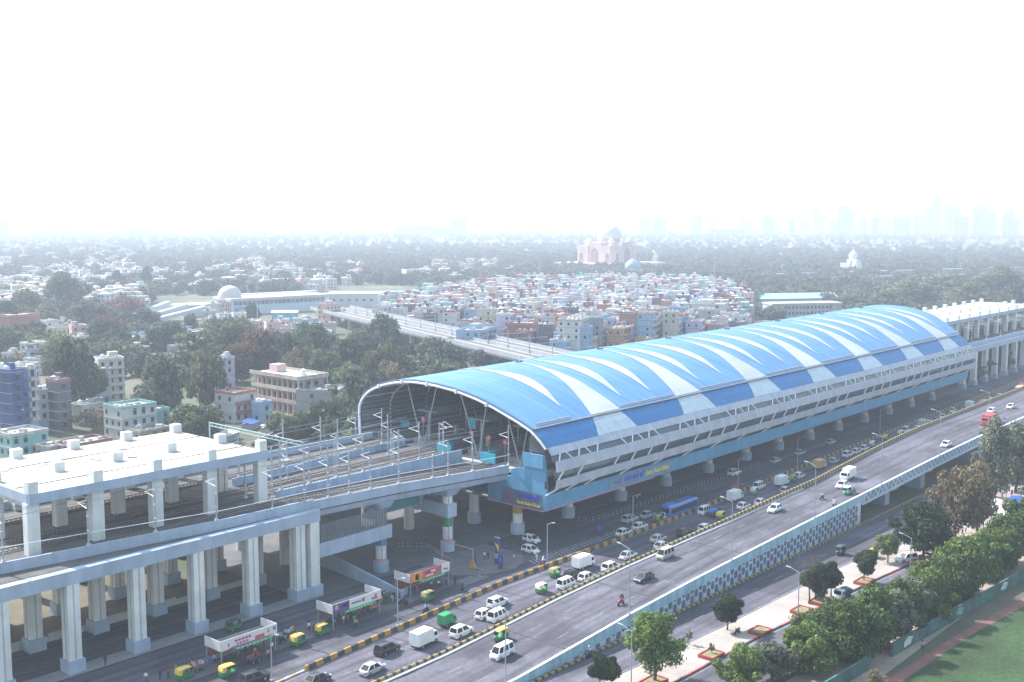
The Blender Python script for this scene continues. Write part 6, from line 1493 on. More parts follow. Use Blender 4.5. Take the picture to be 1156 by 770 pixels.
# beyond the viaducts
MID = '''
grey|183|478|76|58|0|large grey-green tree right of the pale yellow apartment house
pale|236|470|78|46|1|pale dry-leaved tree left of the red rimmed house
mid|224|497|40|60|0|round green tree behind the slab roof's right corner
rust|296|428|54|62|0|large rust coloured tree above the pink school-like block, left half
rust|268|432|42|40|1|rust coloured tree, smaller, left of the largest rust crown
deep|326|432|56|34|1|dark tree closing the right side of the rust crowns
grey|222|424|50|60|1|grey-green tree behind the pale dry-leaved one
mid|250|410|46|54|2|green tree up the slope behind the rust crowns
deep|190|402|36|60|2|blue-green tree below the stairs of the rail terminal
thin|334|440|46|26|0|bare twiggy tree left of the white shed roof
deep|362|418|50|46|0|dark green tree right of the rust crowns
mid|345|412|44|36|1|green tree touching the dark one behind the white shed
deep|392|428|46|58|1|dark wide tree above the small grey hut
mid|372|436|40|36|2|green tree in front of the dark wide one, beside the hut
deep|434|404|46|40|2|tall dark tree standing in front of the white railway bridge
deep|447|412|40|24|0|dark tree at the right foot of the tall dark one
pale|434|444|52|54|2|golden-brown tree beside the small grey hut
deep|462|424|36|26|1|dark tree between the golden-brown one and the railway bridge
grey|492|428|44|52|2|grey-green tree at the left end of the blue roof
thin|510|424|36|22|1|dry tree right of the grey-green one near the blue roof
grey|402|482|66|50|0|grey tree in front of the arched mouth of the station
deep|424|462|44|40|1|dark tree behind the station mouth, beside the grey one
thin|440|455|48|40|2|twiggy dry tree behind the station mouth
mid|320|500|32|38|2|green tree behind the track gantry
mid|346|494|30|32|0|green tree behind the second mast row
olive|372|504|24|20|0|small yellowish tree beyond the tracks
deep|300|522|26|36|1|low green tree at the slab roof's right end
light|76|420|42|38|0|yellow-green tree right of the brick house
grey|88|470|88|52|1|tall grey tree between the dark narrow house and the pale apartment house
pale|66|424|40|40|2|dry olive tree behind the dark narrow house
deep|118|400|36|44|2|dark tree behind the pale apartment house
thin|40|418|30|40|0|dry tree at the brick house
thin|105|486|26|40|1|dry shrub-like tree below the pale apartment house
grey|100|376|34|44|2|grey-green tree above the dark one, beyond the bright roofs
mid|72|352|40|44|1|pale green tree far left, below the white flats
pale|30|362|34|40|2|olive tree at the left edge below the white flats
deep|10|378|36|36|0|dark tree at the left edge
pink|142|362|26|62|0|pink blossoming tree left of the terminal stairs
pink|124|388|34|36|1|reddish bare tree below the blossoming one
grey|165|372|24|34|0|grey tree at the foot of the terminal stairs
deep|285|366|22|20|2|dark tree in front of the terminal's blue roof
light|305|350|16|40|1|light green trees before the terminal's dome
light|505|402|20|22|2|light bush under the railway bridge
deep|134|330|24|16|0|dark slender tree beyond the bright roofs
deep|166|327|26|16|1|dark slender tree left of the terminal dome
grey|404|398|26|34|0|grey-green tree before the left end of the railway bridge
mid|486|408|24|30|1|green tree under the middle of the railway bridge
grey|540|416|20|30|2|low grey tree at the railway bridge near the blue roof
pale|575|388|12|60|0|dry bushy thicket in front of the brick gable
mid|842|360|18|30|0|green tree left of the long office block
grey|872|366|20|34|1|grey tree at the left end of the long office block
grey|960|352|18|46|2|grey-green tree at the right end of the long office block
pale|1000|352|24|50|0|olive tree beyond the blue roof, first of the right group
mid|1030|346|28|54|1|green tree beyond the blue roof, second of the right group
grey|1064|342|30|58|2|grey tree beyond the far slab roof
pale|1094|348|28|54|0|olive tree right beyond the far slab roof
mid|1130|340|34|50|1|green tree beyond the far viaduct at the right edge
deep|1148|352|30|40|2|dark tree at the right edge behind the far viaduct
deep|1098|428|34|50|0|dark tree at the foot of the far viaduct's columns
mid|1120|420|30|46|1|green tree at the foot of the far viaduct, near the orange trucks
deep|1140|412|30|40|2|dark tree between the far viaduct columns and the trucks
grey|1020|446|20|40|0|low tree under the end of the station
'''
for ln in MID.strip().splitlines():
    k, px, py, h_, w_, sd_, lab = ln.split('|'); tree_px('pale' if k == 'olive' else k, float(px), float(py), float(h_), float(w_), lab, 'trees beyond the viaducts', int(sd_))
# ---------------------------------------------------------------- town beyond the viaducts
WALLC = {'white': (.50, .50, .50), 'cream': (.48, .43, .35), 'grey': (.34, .35, .37), 'pink': (.52, .36, .34), 'brick': (.27, .13, .105), 'blue': (.24, .36, .52), 'turquoise': (.22, .42, .42), 'yellow': (.55, .44, .24), 'lilac': (.42, .40, .52), 'red': (.38, .13, .11), 'dark': (.11, .115, .13), 'orange': (.50, .26, .12), 'navy': (.05, .09, .25), 'green': (.16, .38, .28)}
def wallmat(c): return M('house_'+c, WALLC[c], .85, .14, .25, streak=.22, rand=.15)
WIN = M('window_dark', (.03, .035, .045), .3, .3, 1); TANKB = M('tank_black', (.03, .03, .035), .6, .1, 1); TANKW = M('tank_white', (.62, .63, .64), .6, .1, 1); CLUT = M('roof_clutter', (.35, .33, .33), .9, .3, 1.2)
ROOFM = [M('house_roof_%d' % i, c, .92, .2, .3, rand=.2) for i, c in enumerate(((.33, .31, .30), (.26, .24, .22), (.42, .41, .40), (.25, .16, .13), (.20, .25, .31)))]
UNIT = {}
def unit(nm, mat, kind):
    k = (nm, mat.name)
    if k not in UNIT:
        b = MB()
        if kind == 'box': b.box(-.5, .5, -.5, .5, 0, 1)
        elif kind == 'tank': b.lathe((0, 0, 0), [(.5, 0), (.5, .7), (.42, .85), (.2, .95), (.18, 1.0)], 10)
        UNIT[k] = b.mesh(nm, mat)
    return UNIT[k]
def bit(nm, mat, kind, parent, loc, sc):
    o = bpy.data.objects.new(nm, unit(nm, mat, kind)); COL.objects.link(o); o.parent = parent; o.location = loc; o.scale = sc; return o
def house(loc, w, d, st_, col, rz, label, group=None, name='house', tank=None, hut=False, trim=None, roofi=0, wins=True, balcony=False, cat='house', sh=3.0):
    H = st_*sh; r = empty(name, loc, label, cat, group, rz); named = group is None and Vector(loc).length < 620
    bit('wall', wallmat(col), 'box', r, (0, 0, 0), (w, d, H))
    b = MB(); t = .22
    b.box(-w/2-.1, w/2+.1, -d/2-.1, d/2+.1, H+.002, H+.16)
    m2 = 0.9
    for x0, x1, y0, y1 in ((-w/2-.1, w/2+.1, -d/2-.1, -d/2+t), (-w/2-.1, w/2+.1, d/2-t, d/2+.1), (-w/2-.1, -w/2+t, -d/2+t+.002, d/2-t-.002), (w/2-t, w/2+.1, -d/2+t+.002, d/2-t-.002)): b.box(x0, x1, y0, y1, H+.162, H+m2)
    b.m = [0]*6 + [1]*(len(b.f)-6)
    b.build('roof', [ROOFM[roofi], wallmat(trim or col)], r, local=True)
    if wins:
        nx = max(1, int(w/2.6)); ny = max(1, int(d/3.2)); g = random.Random(int(loc[0]*7+loc[1]))
        for f in range(st_):
            for i in range(nx):
                if g.random() < .88:
                    x_ = -w/2+(i+.5)*w/nx; wn = bit('window', WIN, 'box', r, (x_, -d/2, f*sh+1.0), (1.1, .12, 1.35 if g.random() < .7 else 1.9))
                    if named: bit('sunshade', ROOFM[roofi], 'box', r, (x_, -d/2-.3, f*sh+2.5), (1.6, .6, .1))
                    if named and g.random() < .25: bit('ac_unit', TANKW, 'box', r, (x_+.9, -d/2-.25, f*sh+.6), (.7, .5, .55))
            for i in range(ny):
                if g.random() < .6: bit('window', WIN, 'box', r, (-w/2, -d/2+(i+.5)*d/ny, f*sh+1.0), (.12, 1.1, 1.3))
            if balcony and f: bit('balcony', wallmat(trim or col), 'box', r, (0, -d/2-.5, f*sh-.1), (w*.95, .95, .95))
    if st_ > 1 and wins:
        b = MB()
        for f in range(1, st_): b.box(-w/2-.14, w/2+.14, -d/2-.14, d/2+.14, f*sh-.12, f*sh+.06)
        b.build('floor_bands', ROOFM[roofi], r, local=True)['kind'] = 'stuff'
    if wins:
        b = MB()
        for i in range(7): b.obox((g.uniform(-.4, .4)*w, g.uniform(-.4, .4)*d, H+.165), (g.uniform(.4, 2.2), g.uniform(.4, 1.6), g.uniform(.3, 1.5)), g.uniform(0, 3))
        b.build('roof_clutter', CLUT if g.random() < .5 else wallmat('white'), r, local=True)['kind'] = 'stuff'
    if hut: bit('stair_room', wallmat(col), 'box', r, (w*.22, d*.2, H+.165), (w*.36, d*.36, 2.3))
    if tank: bit('water_tank', TANKB if tank == 'b' else TANKW, 'tank', r, (-w*.2, d*.1, H+.165), (1.5, 1.5, 1.7))
    return r
def px_house(px, py, wpx, hpx, col, lab, rz=0., **k):
    p = at(px, py); s = (p-Vector((0, 0, CAMZ))).dot(FW)/FPX; w_ = wpx*s; st_ = max(1, round(hpx*s/3.0)); return house(p, w_*k.pop('fx', 1.0), w_*k.pop('fd', .9), st_, col, rz, lab, **k)
# buildings one can tell apart, left of the station
px_house(16, 500, 26, 84, 'navy', 'tall narrow tower house painted deep blue at the left edge', .2, tank='w', hut=True, balcony=True, fx=.62)
px_house(36, 496, 14, 78, 'blue', 'blue and pink tower house attached to the deep blue one', .2, fx=.7, trim='pink', balcony=True)
px_house(2, 494, 24, 78, 'pink', 'pinkish house cut by the left edge beside the deep blue tower house', .2, fx=.7, tank='w', trim='white')
px_house(68, 484, 24, 56, 'dark', 'dark narrow house with a red roof edge and white balcony column', .1, trim='red', tank='w', hut=True, fx=.7)
px_house(40, 486, 24, 40, 'grey', 'grey house with a white bay window between the blue and the dark house', .1, fx=.9)
px_house(124, 452, 28, 44, 'cream', 'pale yellow apartment house with balconies and a red tank on its roof', -.25, tank='w', hut=True, balcony=True, trim='white')
px_house(112, 456, 24, 36, 'grey', 'grey apartment house joined to the left of the pale yellow one', -.25, tank='b')
px_house(148, 491, 40, 30, 'white', 'low white house with a turquoise upper wall behind the slab roof', .05, trim='turquoise', fx=1.1, roofi=0)
px_house(170, 485, 30, 22, 'turquoise', 'turquoise single house joined to the white one behind the slab roof', .05, fx=1.1, roofi=2)
px_house(166, 496, 36, 16, 'cream', 'low cream shed right behind the slab roof with dark doors', .05, tank='w', roofi=1)
px_house(20, 380, 36, 22, 'brick', 'brown brick block at the far left below the trees', .1, wins=False)
px_house(90, 512, 60, 14, 'brick', 'low red brick house with a grey sheet roof behind the slab roof', .1, fd=.6, roofi=0)
px_house(24, 512, 44, 24, 'turquoise', 'low pale turquoise house at the left edge behind the slab roof', .1, roofi=2, trim='white')
px_house(62, 516, 30, 16, 'grey', 'low grey house between the turquoise and brick ones', .1)
rm = px_house(266, 474, 30, 30, 'white', 'white house with red rimmed roof and terrace', .12, trim='red', balcony=True, hut=False, fd=1.1)
px_house(296, 476, 18, 26, 'blue', 'small house with a bright blue upper room beside the red rimmed house', .12, tank='w', fx=.9)
px_house(256, 440, 14, 34, 'lilac', 'narrow stair tower house with a white tank left of the pink block', .05, tank='w', hut=True)
# pink three storey block: two wings
def block(px, py, w_, d_, st_, col, rz, lab, **k): return house(at(px, py), w_, d_, st_, col, rz, lab, **k)
def gallery_block(p, wx, ly, tower, lab, st_=3, sh=4.0):
    "open galleries on two sides: slabs, columns, recessed back wall with dark doorways"
    r = empty('school_block', p, lab, 'building'); H = st_*sh; pk = wallmat('pink'); cr = wallmat('cream')
    b = MB(); b.box(2.0, wx, 2.0, ly, 0, H); b.build('wall', pk, r, local=True)
    for f in range(st_+1):
        b = MB(); b.prism([(0, 0), (wx, 0), (wx, 1.99), (1.99, 1.99), (1.99, ly), (0, ly)], 'z', f*sh-.001 if f else .01, f*sh+.3); b.build('gallery_floor', cr, r, local=True)
        if 0 < f < st_:
            b = MB(); b.box(0, .12, .121, ly, f*sh+.301, f*sh+1.25); b.box(0, wx, 0, .12, f*sh+.301, f*sh+1.25); b.build('gallery_rail', cr if f == 2 else pk, r, local=True)
    for y in np.arange(.25, ly, 2.9):
        b = MB(); b.box(.14, .5, y-.18, y+.18, .31, H-.01); b.build('column', cr, r, local=True)
    for x in np.arange(2.6, wx, 3.3):
        b = MB(); b.box(x-.18, x+.18, .14, .5, .31, H-.01); b.build('column', cr, r, local=True)
    for f in range(st_):
        for y in np.arange(3.2, ly-1, 2.9): bit('window', WIN, 'box', r, (2.0, y, f*sh+.9), (.12, 1.5, 1.9))
        for x in np.arange(3.2, wx-1, 3.0): bit('window', WIN, 'box', r, (x, 2.0, f*sh+.9), (1.4, .12, 1.9))
    b = MB(); b.box(-.3, wx+.3, -.3, ly+.3, H+.301, H+.6); rf = b.build('roof', ROOFM[2], r, local=True)
    b = MB(); b.box(-.3, -.05, -.3, ly+.3, H+.601, H+1.5); b.box(-.049, wx+.3, -.3, -.05, H+.601, H+1.5); b.box(wx+.05, wx+.3, -.049, ly+.3, H+.601, H+1.5); b.build('parapet', cr, rf, local=True)
    bit('water_tank', TANKW, 'tank', r, (wx*.6, ly*.25, H+.61), (2, 2, 2.2)); bit('stair_room', pk, 'box', r, (wx*.6, ly*.8, H+.61), (4, 4, 2.6))
    return r
gallery_block(at(337, 471), 12.5, 26, True, 'pink three storey block with open galleries and columns along two sides')
block(364, 470, 12, 14, 3, 'grey', .62, 'grey dark windowed building joined to the right of the pink block', roofi=1)
block(403, 432, 11, 8, 2, 'pink', .5, 'small bare hut-like building with an open doorway among the trees', wins=False, roofi=1)
block(450, 442, 50, 8, 1, 'brick', .12, 'long low shed with a brown roof between the trees and the station', wins=False, roofi=3)
block(355, 432, 14, 10, 1, 'white', .5, 'white sheet roofed shed among the trees', wins=False, roofi=2)
block(222, 395, 16, 10, 3, 'white', .2, 'white house with a tank among bright rooftops left of the rust coloured tree', tank='w')
block(345, 385, 9, 9, 3, 'blue', .2, 'bright blue small house above the dark trees', hut=True)
block(290, 374, 14, 10, 2, 'cream', .3, 'cream house in front of the terminal dome', tank='w')
# compound wall, tents and litter by the pink block
for px, py, w_, col, lab in ((312, 496, 26, 'pink', 'long pink compound wall in front of the pink block'), (345, 492, 20, 'brick', 'brick red compound wall right of the pink compound wall')):
    p = at(px, py); b = MB(); b.obox((0, 0, 0), (w_, .35, 2.6), 0); o = b.build('compound_wall', wallmat(col)); o.location = p; o.rotation_euler.z = .5; tag(o, lab, 'wall')
for px, py, w_, m, lab in ((283, 484, 6, 'tarp_blue', 'blue tarpaulin lean-to beside the red rimmed house'), (306, 488, 7, 'tarp_white', 'white sheet lean-to below the pink block'), (258, 497, 8, 'tarp_pale', 'beige sheet lean-to below the red rimmed house'), (345, 486, 7, 'tarp_blue', 'blue sheet lean-to right of the pink block')):
    p = at(px, py); r = empty('lean_to', p, lab, 'shelter', None, .5); b = MB(); b.hexa([(-w_/2, -2, 1.9), (w_/2, -2, 1.9), (w_/2, 2, 2.6), (-w_/2, 2, 2.6), (-w_/2, -2, 2.0), (w_/2, -2, 2.0), (w_/2, 2, 2.7), (-w_/2, 2, 2.7)]); b.build('roof', MATS[m], r, local=True)
    b = MB(); b.box(-w_/2+.2, w_/2-.2, -1.6, 1.8, 0, 1.85); b.build('wall', wallmat('grey'), r, local=True)
# ---- railway bridge with the terminal behind it
RB = M('rail_bridge_white', (.26, .28, .32), .8, .1, .2, streak=.15)
A, B_ = Vector((440, 560, 0)), Vector((325, 262, 0)); dv = (B_-A).normalized(); nv = Vector((-dv.y, dv.x, 0)); nv = nv if nv.x > 0 else -nv; Lb = (B_-A).length+120
def along(o, t, u, z): v = A+dv*t+nv*u; return (v.x, v.y, z)
rb = empty('railway_bridge', tuple(A.lerp(B_, .5)), 'long pale railway bridge with several ballasted tracks passing behind the station', 'bridge')
b = MB(); b.hexa([along(0, 0, 0, 6.8), along(0, Lb, 0, 6.8), along(0, Lb, 26, 6.8), along(0, 0, 26, 6.8), along(0, 0, 0, 8.2), along(0, Lb, 0, 8.2), along(0, Lb, 26, 8.2), along(0, 0, 26, 8.2)]); b.build('deck', RB, rb)
for u in (-.35, 12.6, 26.05):
    b = MB(); b.hexa([along(0, 0, u, 7.6), along(0, Lb, u, 7.6), along(0, Lb, u+.3, 7.6), along(0, 0, u+.3, 7.6), along(0, 0, u, 9.6), along(0, Lb, u, 9.6), along(0, Lb, u+.3, 9.6), along(0, 0, u+.3, 9.6)]); b.build('parapet', RB, rb)
for u in (3.5, 8.8, 17, 22):
    b = MB()
    for s in (-.8, .8): b.hexa([along(0, 0, u+s-.08, 8.3), along(0, Lb, u+s-.08, 8.3), along(0, Lb, u+s+.08, 8.3), along(0, 0, u+s+.08, 8.3), along(0, 0, u+s-.08, 8.5), along(0, Lb, u+s-.08, 8.5), along(0, Lb, u+s+.08, 8.5), along(0, 0, u+s+.08, 8.5)], 1)
    b.hexa([along(0, 0, u-1.7, 8.202), along(0, Lb, u-1.7, 8.202), along(0, Lb, u+1.7, 8.202), along(0, 0, u+1.7, 8.202), along(0, 0, u-1.5, 8.29), along(0, Lb, u-1.5, 8.29), along(0, Lb, u+1.5, 8.29), along(0, 0, u+1.5, 8.29)], 0); b.build('track', [M('ballast_light', (.15, .145, .14), .95, .3, .5, fine=.3), RAIL], rb)
for t in range(10, int(Lb), 24):
    b = MB(); x, y, z = along(0, t, 6, 0); x2, y2, _ = along(0, t, 20, 0); b.tube((x, y, 0), (x, y, 6.79), 1.3, k=12); p = b.build('pier', CONC, rb); b = MB(); b.tube((x2, y2, 0), (x2, y2, 6.79), 1.3, k=12); b.build('pier', CONC, rb)
for i, t in enumerate(range(30, int(Lb), 20)):
    x, y, z = along(0, t, 12.4, 8.2); b = MB(); b.bar((0, 0, 0), (0, 0, 8.2), .25); b.bar((nv.x*-8, nv.y*-8, 6.5), (nv.x*9, nv.y*9, 6.5), .2); o = b.build('overhead_mast', STEEL); o.location = (x, y, 8.2); tag(o, 'pale overhead mast with a crossarm on the railway bridge', 'mast', 'masts on the railway bridge')
# terminal: long roofed hall, dome, covered stairs
TB = M('terminal_blue_white', (.42, .53, .62), .7, .08, .15); TW = M('terminal_white', (.44, .46, .48), .7, .08, .15)
T0 = at(168, 362); T1 = at(366, 350); tdv = (T1-T0).normalized(); tnv = Vector((-tdv.y, tdv.x, 0)); tnv = tnv if tnv.dot(FW) > 0 else -tnv; TL = (T1-T0).length
def tp(t, u, z): v = T0+tdv*TL*t+tnv*u; return (v.x, v.y, z)
tr = empty('rail_terminal', tuple(T0.lerp(T1, .5)), 'long pale blue rail terminal hall with ribbon windows beyond the trees', 'station')
def tbox(nm, t0, t1, u0, u1, z0, z1, m): b = MB(); b.hexa([tp(t0, u0, z0), tp(t1, u0, z0), tp(t1, u1, z0), tp(t0, u1, z0), tp(t0, u0, z1), tp(t1, u0, z1), tp(t1, u1, z1), tp(t0, u1, z1)]); return b.build(nm, m, tr)
tbox('wall', .45, 1.02, 0, 26, 0, 6, TB); tbox('ribbon_window', .46, 1.0, -.1, -.01, 6.6, 9.2, GLASS); tbox('wall', .45, 1.02, .02, 26, 6.01, 10, TB); tbox('roof', .44, 1.03, -1, 27, 10.01, 11.4, TW)
tbox('wall', .20, .445, 6, 22, 0, 7, TB); tbox('roof', .19, .446, 5, 23, 7.01, 8.2, TW); tbox('pylon', -.005, .012, 0, 4, 0, 14, TW); tbox('roof_strip', .5, 1.1, 30, 36, 9, 11.9, TW)
for i in range(20): tbox('mullion', .48+i*.026, .483+i*.026, -.2, -.101, 6.5, 9.3, TW)
for k in range(3):
    b = MB(); t0 = .01+k*.07; b.hexa([tp(t0-.16, -4-k*7, .4), tp(t0-.16, 1-k*7, .4), tp(t0+.09, 1-k*7, 9.4-k*1.5), tp(t0+.09, -4-k*7, 9.4-k*1.5), tp(t0-.16, -4-k*7, 3.0), tp(t0-.16, 1-k*7, 3.0), tp(t0+.09, 1-k*7, 12-k*1.5), tp(t0+.09, -4-k*7, 12-k*1.5)]); b.build('covered_stair', TW if k else TB, tr)
p = tp(.49, 14, 11.41); b = MB(); b.lathe(p, [(7.8, 0), (7.8, 1.3), (7.4, 3.6), (6.2, 5.6), (4.3, 7.1), (2, 7.9), (.4, 8.2)], 24); b.build('dome', M('terminal_dome', (.46, .44, .41), .6, .08, .2), tr, smooth=40)
for px, py, w_, d_, h_, m, lab, nwin in ((407, 346, 46, 14, 10, TW, 'long white shed with small square windows beside the terminal', 8), (468, 345, 30, 12, 8.5, TB, 'pale shed with a dark window band right of the white one', 6), (322, 362, 16, 10, 5.5, M('shed_cyan', (.10, .38, .52), .6, .1, .4), 'bright cyan box shed in front of the terminal', 0)):
    p = at(px, py); r = empty('shed', p, lab, 'shed', None, -.72); b = MB(); b.box(-w_/2, w_/2, -d_/2, d_/2, 0, h_); b.build('wall', m, r, local=True); b = MB(); b.prism([(-d_/2-.4, h_+.01), (d_/2+.4, h_+.01), (0, h_+1.3)], 'x', -w_/2-.4, w_/2+.4); b.build('roof', TW, r, local=True)
    for i in range(nwin): bit('window', WIN, 'box', r, (-w_/2+(i+.7)*w_/(nwin+.4), -d_/2, h_*.45), (2.2, .15, 1.6))
# long office block and its green-blue shed on the right
p = at(905, 362); r = empty('office_block', p, 'long pale office block with rows of dark windows behind the blue roof', 'building', None, -.62); b = MB(); b.box(-24, 24, -7, 7, 0, 11); b.build('wall', wallmat('grey'), r, local=True); b = MB(); b.box(-24.5, 24.5, -7.5, 7.5, 11.01, 11.9); b.build('roof', ROOFM[2], r, local=True)
for f in range(3):
    for i in range(13): bit('window', WIN, 'box', r, (-15+i*2.6, -7, 1.2+f*3.5), (1.5, .15, 1.7))
p = at(890, 345); r = empty('shed', p, 'long shed with a pale green-blue roof behind the office block', 'shed', None, -.62); b = MB(); b.box(-36, 36, -9, 9, 0, 6); b.build('wall', M('shed_green_wall', (.20, .42, .42), .8, .1, .3), r, local=True); b = MB(); b.prism([(-10, 6.01), (10, 6.01), (0, 9.5)], 'x', -37, 37); b.build('roof', M('shed_greenblue', (.30, .46, .52), .6, .1, .2), r, local=True)
p = at(868, 377); r = empty('shed', p, 'low shed with a bright red roof at the edge of the blue station roof', 'shed', None, .0); b = MB(); b.box(-11, 11, -5, 5, 0, 5.5); b.build('wall', wallmat('red'), r, local=True); b = MB(); b.box(-11.6, 11.6, -5.6, 5.6, 5.51, 6.2); b.build('roof', wallmat('red'), r, local=True)
p = at(836, 384); r = empty('shed', p, 'low white shed with a red strip left of the red roofed shed', 'shed', None, .0); b = MB(); b.box(-9, 9, -4, 4, 0, 5); b.build('wall', wallmat('white'), r, local=True); b = MB(); b.box(-9.4, 9.4, -4.4, 4.4, 5.01, 5.6); b.build('roof', wallmat('red'), r, local=True)
# ---- dense quarter behind the station: front rows one by one, the rest as one mass
BAND_ = [(430, 352), (470, 398), (560, 402), (640, 408), (720, 398), (840, 384), (850, 345), (800, 327), (700, 324), (600, 326), (520, 334), (470, 344)]
def inside(x, y, poly):
    c = False; n_ = len(poly)
    for i in range(n_):
        x1, y1 = poly[i]; x2, y2 = poly[(i+1) % n_]
        if (y1 > y) != (y2 > y) and x < (x2-x1)*(y-y1)/(y2-y1)+x1: c = not c
    return c
def to_px(p):
    d = Vector(p)-Vector((0, 0, CAMZ)); z = d.dot(FW); return PCX+FPX*d.dot(RT)/z, PCY-FPX*d.dot(UP)/z, z
hr = random.Random(11); cand = []
ua = Vector((.93, .37, 0)); ub = Vector((-.37, .93, 0)); o0 = at(640, 395)
for i in range(-60, 90):
    for j in range(-10, 90):
        q = o0 + ua*(i*8.4+hr.uniform(-.8, .8)) + ub*(j*9.2+hr.uniform(-.8, .8)) 
        x, y, z = to_px((q.x, q.y, 0))
        if inside(x, y, BAND_) and not (abs((q-A).dot(nv)-12) < 22 and 0 < (q-A).dot(dv) < Lb): cand.append((z, q, x, y))
cand.sort(key=lambda t: t[0])
COLS = ['white', 'white', 'white', 'cream', 'grey', 'grey', 'brick', 'grey', 'lilac', 'blue', 'white', 'cream', 'white', 'grey', 'white', 'orange', 'grey', 'pink', 'brick', 'dark', 'white', 'grey', 'dark', 'turquoise']
ANCH = [(446, 'tall dark tree'), (535, 'left end of the bridge tracks'), (575, 'brick gable'), (650, 'blank white house wall'), (712, 'red balconied houses'), (765, 'pink upper floors'), (815, 'big white hall'), (850, 'green trees by the office block')]
seen = {}
WORDS = {1: 'one storey', 2: 'two storey', 3: 'three storey', 4: 'four storey', 5: 'five storey', 6: 'six storey'}
RW = ['pale flat roof', 'brownish flat roof', 'white flat roof', 'rusty roof', 'bluish roof']
def uniq(parts, fallback):
    for k in range(len(parts)):
        l = ' '.join(parts[:k+1])
        if len(l.split()) >= 4 and l not in seen: seen[l] = 1; return l
    l = ' '.join(parts)
    for f in fallback:
        m = (l+' '+f)
        if m not in seen and len(m.split()) <= 16: seen[m] = 1; return m
    seen[l] = seen.get(l, 0)+1; return l
NI = 190
last = None
for n_, (z, q, x, y) in enumerate(cand[:NI]):
    col = hr.choice(COLS if n_ > 70 else ['brick', 'pink', 'grey', 'grey', 'white', 'lilac', 'dark', 'orange', 'brick', 'cream', 'blue', 'grey']); stn = hr.choice([2, 3, 4, 4, 5, 5, 6] if n_ < 60 else [2, 3, 3, 4, 4, 5]); w_ = hr.uniform(5.0, 11.0 if n_ < 40 else 8.6); d_ = hr.uniform(6.5, 9.0); tank = hr.choice([None, 'b', 'w', None]); hut = hr.random() < .5; ri = hr.randrange(5); trim = hr.choice([None, None, 'white', 'red', 'cream']); bal = hr.random() < .35
    an = min(ANCH, key=lambda t: abs(t[0]-x))[1]; row = 'front row' if n_ < 50 else ('second rows' if n_ < 110 else 'rear rows')
    ex = [('with a black tank' if tank == 'b' else 'with a white tank') if tank else 'with no tank', RW[ri]]
    if trim and trim != col: ex.append(trim+' parapet')
    lab = uniq([WORDS[stn]+' '+col+' house '+ex[0], ex[1]+(' '+ex[2] if len(ex) > 2 else ''), 'near '+an.replace('the ', '')], [row.replace('rows', 'row'), 'next to a %s one' % (last or 'white'), 'stair room' if hut else 'no stair room'])
    last = col
    house(q, w_, d_, stn, col, math.atan2(ua.y, ua.x)+hr.uniform(-.05, .05), ' '.join(lab.split()[:16]), 'houses of the dense quarter behind the station', tank=tank, hut=hut, trim=trim, roofi=ri, balcony=bal)
house(at(590, 400), 14, 12, 5, 'brick', .5, 'tall blank red brick gable house above the railway bridge', None, wins=False, tank='b')
house(at(647, 404), 15, 11, 6, 'white', .38, 'tall blank whitish house with small window hoods above the blue roof', None, tank='w')
house(at(538, 400), 22, 12, 4, 'blue', .38, 'pale blue-grey house with two white window bays left of the brick gable', None, hut=True)
house(at(802, 372), 20, 18, 5, 'white', .4, 'big plain white hall rising above the dense quarter, turquoise side wing', None, wins=False, trim='white', hut=True)
house(at(786, 373), 9, 14, 4, 'turquoise', .4, 'turquoise wing attached to the big white hall', None, wins=False)
house(at(716, 345), 14, 12, 5, 'white', .4, 'white house with a stair room standing highest at the back of the dense quarter', None, hut=True)
house(at(436, 368), 12, 12, 4, 'white', .2, 'white tall house at the left end of the dense quarter beside the tall tree', None, hut=True)
house(at(372, 366), 10, 10, 4, 'pink', .2, 'pinkish narrow house at the right end of the terminal', None, hut=True)
def mass(name, pts, mats, seed, lab=None, cat=None, hs=(5, 12), ws=(6, 11)):
    g = random.Random(seed); b = MB(); 
    for q, rz in pts:
        w_, d_, h_ = g.uniform(*ws), g.uniform(*ws), g.uniform(*hs); mi = g.randrange(len(mats)-1)
        b.obox((q[0], q[1], 0), (w_, d_, h_), rz, mi); b.obox((q[0], q[1], h_+.002), (w_*.9, d_*.9, .25), rz, mi if g.random() < .4 else 0)
        c_, s_ = math.cos(rz), math.sin(rz)
        if g.random() < .6: b.obox((q[0]+c_*w_*.2, q[1]+s_*w_*.2, h_+.26), (w_*.35, d_*.35, 2.3), rz, mi)
        if g.random() < .5: b.obox((q[0]-c_*w_*.25, q[1]-s_*w_*.25, h_+.26), (1.4, 1.4, 1.6), rz, g.choice([0, len(mats)-1]))
        for f in range(int(h_/3)):
            for i in (-.28, .02, .3):
                if g.random() < .8:
                    px_, py_ = w_*i, -d_/2-.0; b.obox((q[0]+c_*px_-s_*py_, q[1]+s_*px_+c_*py_, f*3+.9), (1.2, .14, 1.4), rz, len(mats)-1)
                    if i < .2: px_, py_ = -w_/2, d_*i; b.obox((q[0]+c_*px_-s_*py_, q[1]+s_*px_+c_*py_, f*3+.9), (.14, 1.2, 1.4), rz, len(mats)-1)
    o = b.build(name, mats); o['kind'] = 'stuff'; return o
HM = [wallmat('white'), wallmat('cream'), wallmat('grey'), wallmat('pink'), wallmat('white'), wallmat('brick'), wallmat('lilac'), wallmat('dark'), wallmat('grey'), wallmat('white'), wallmat('grey'), wallmat('turquoise'), wallmat('brick'), WIN]
mass('distant_rooftops', [(q, math.atan2(ua.y, ua.x)+hr.uniform(-.06, .06)) for z, q, x, y in cand[NI:]], HM, 3, hs=(4, 15), ws=(5, 9.2))
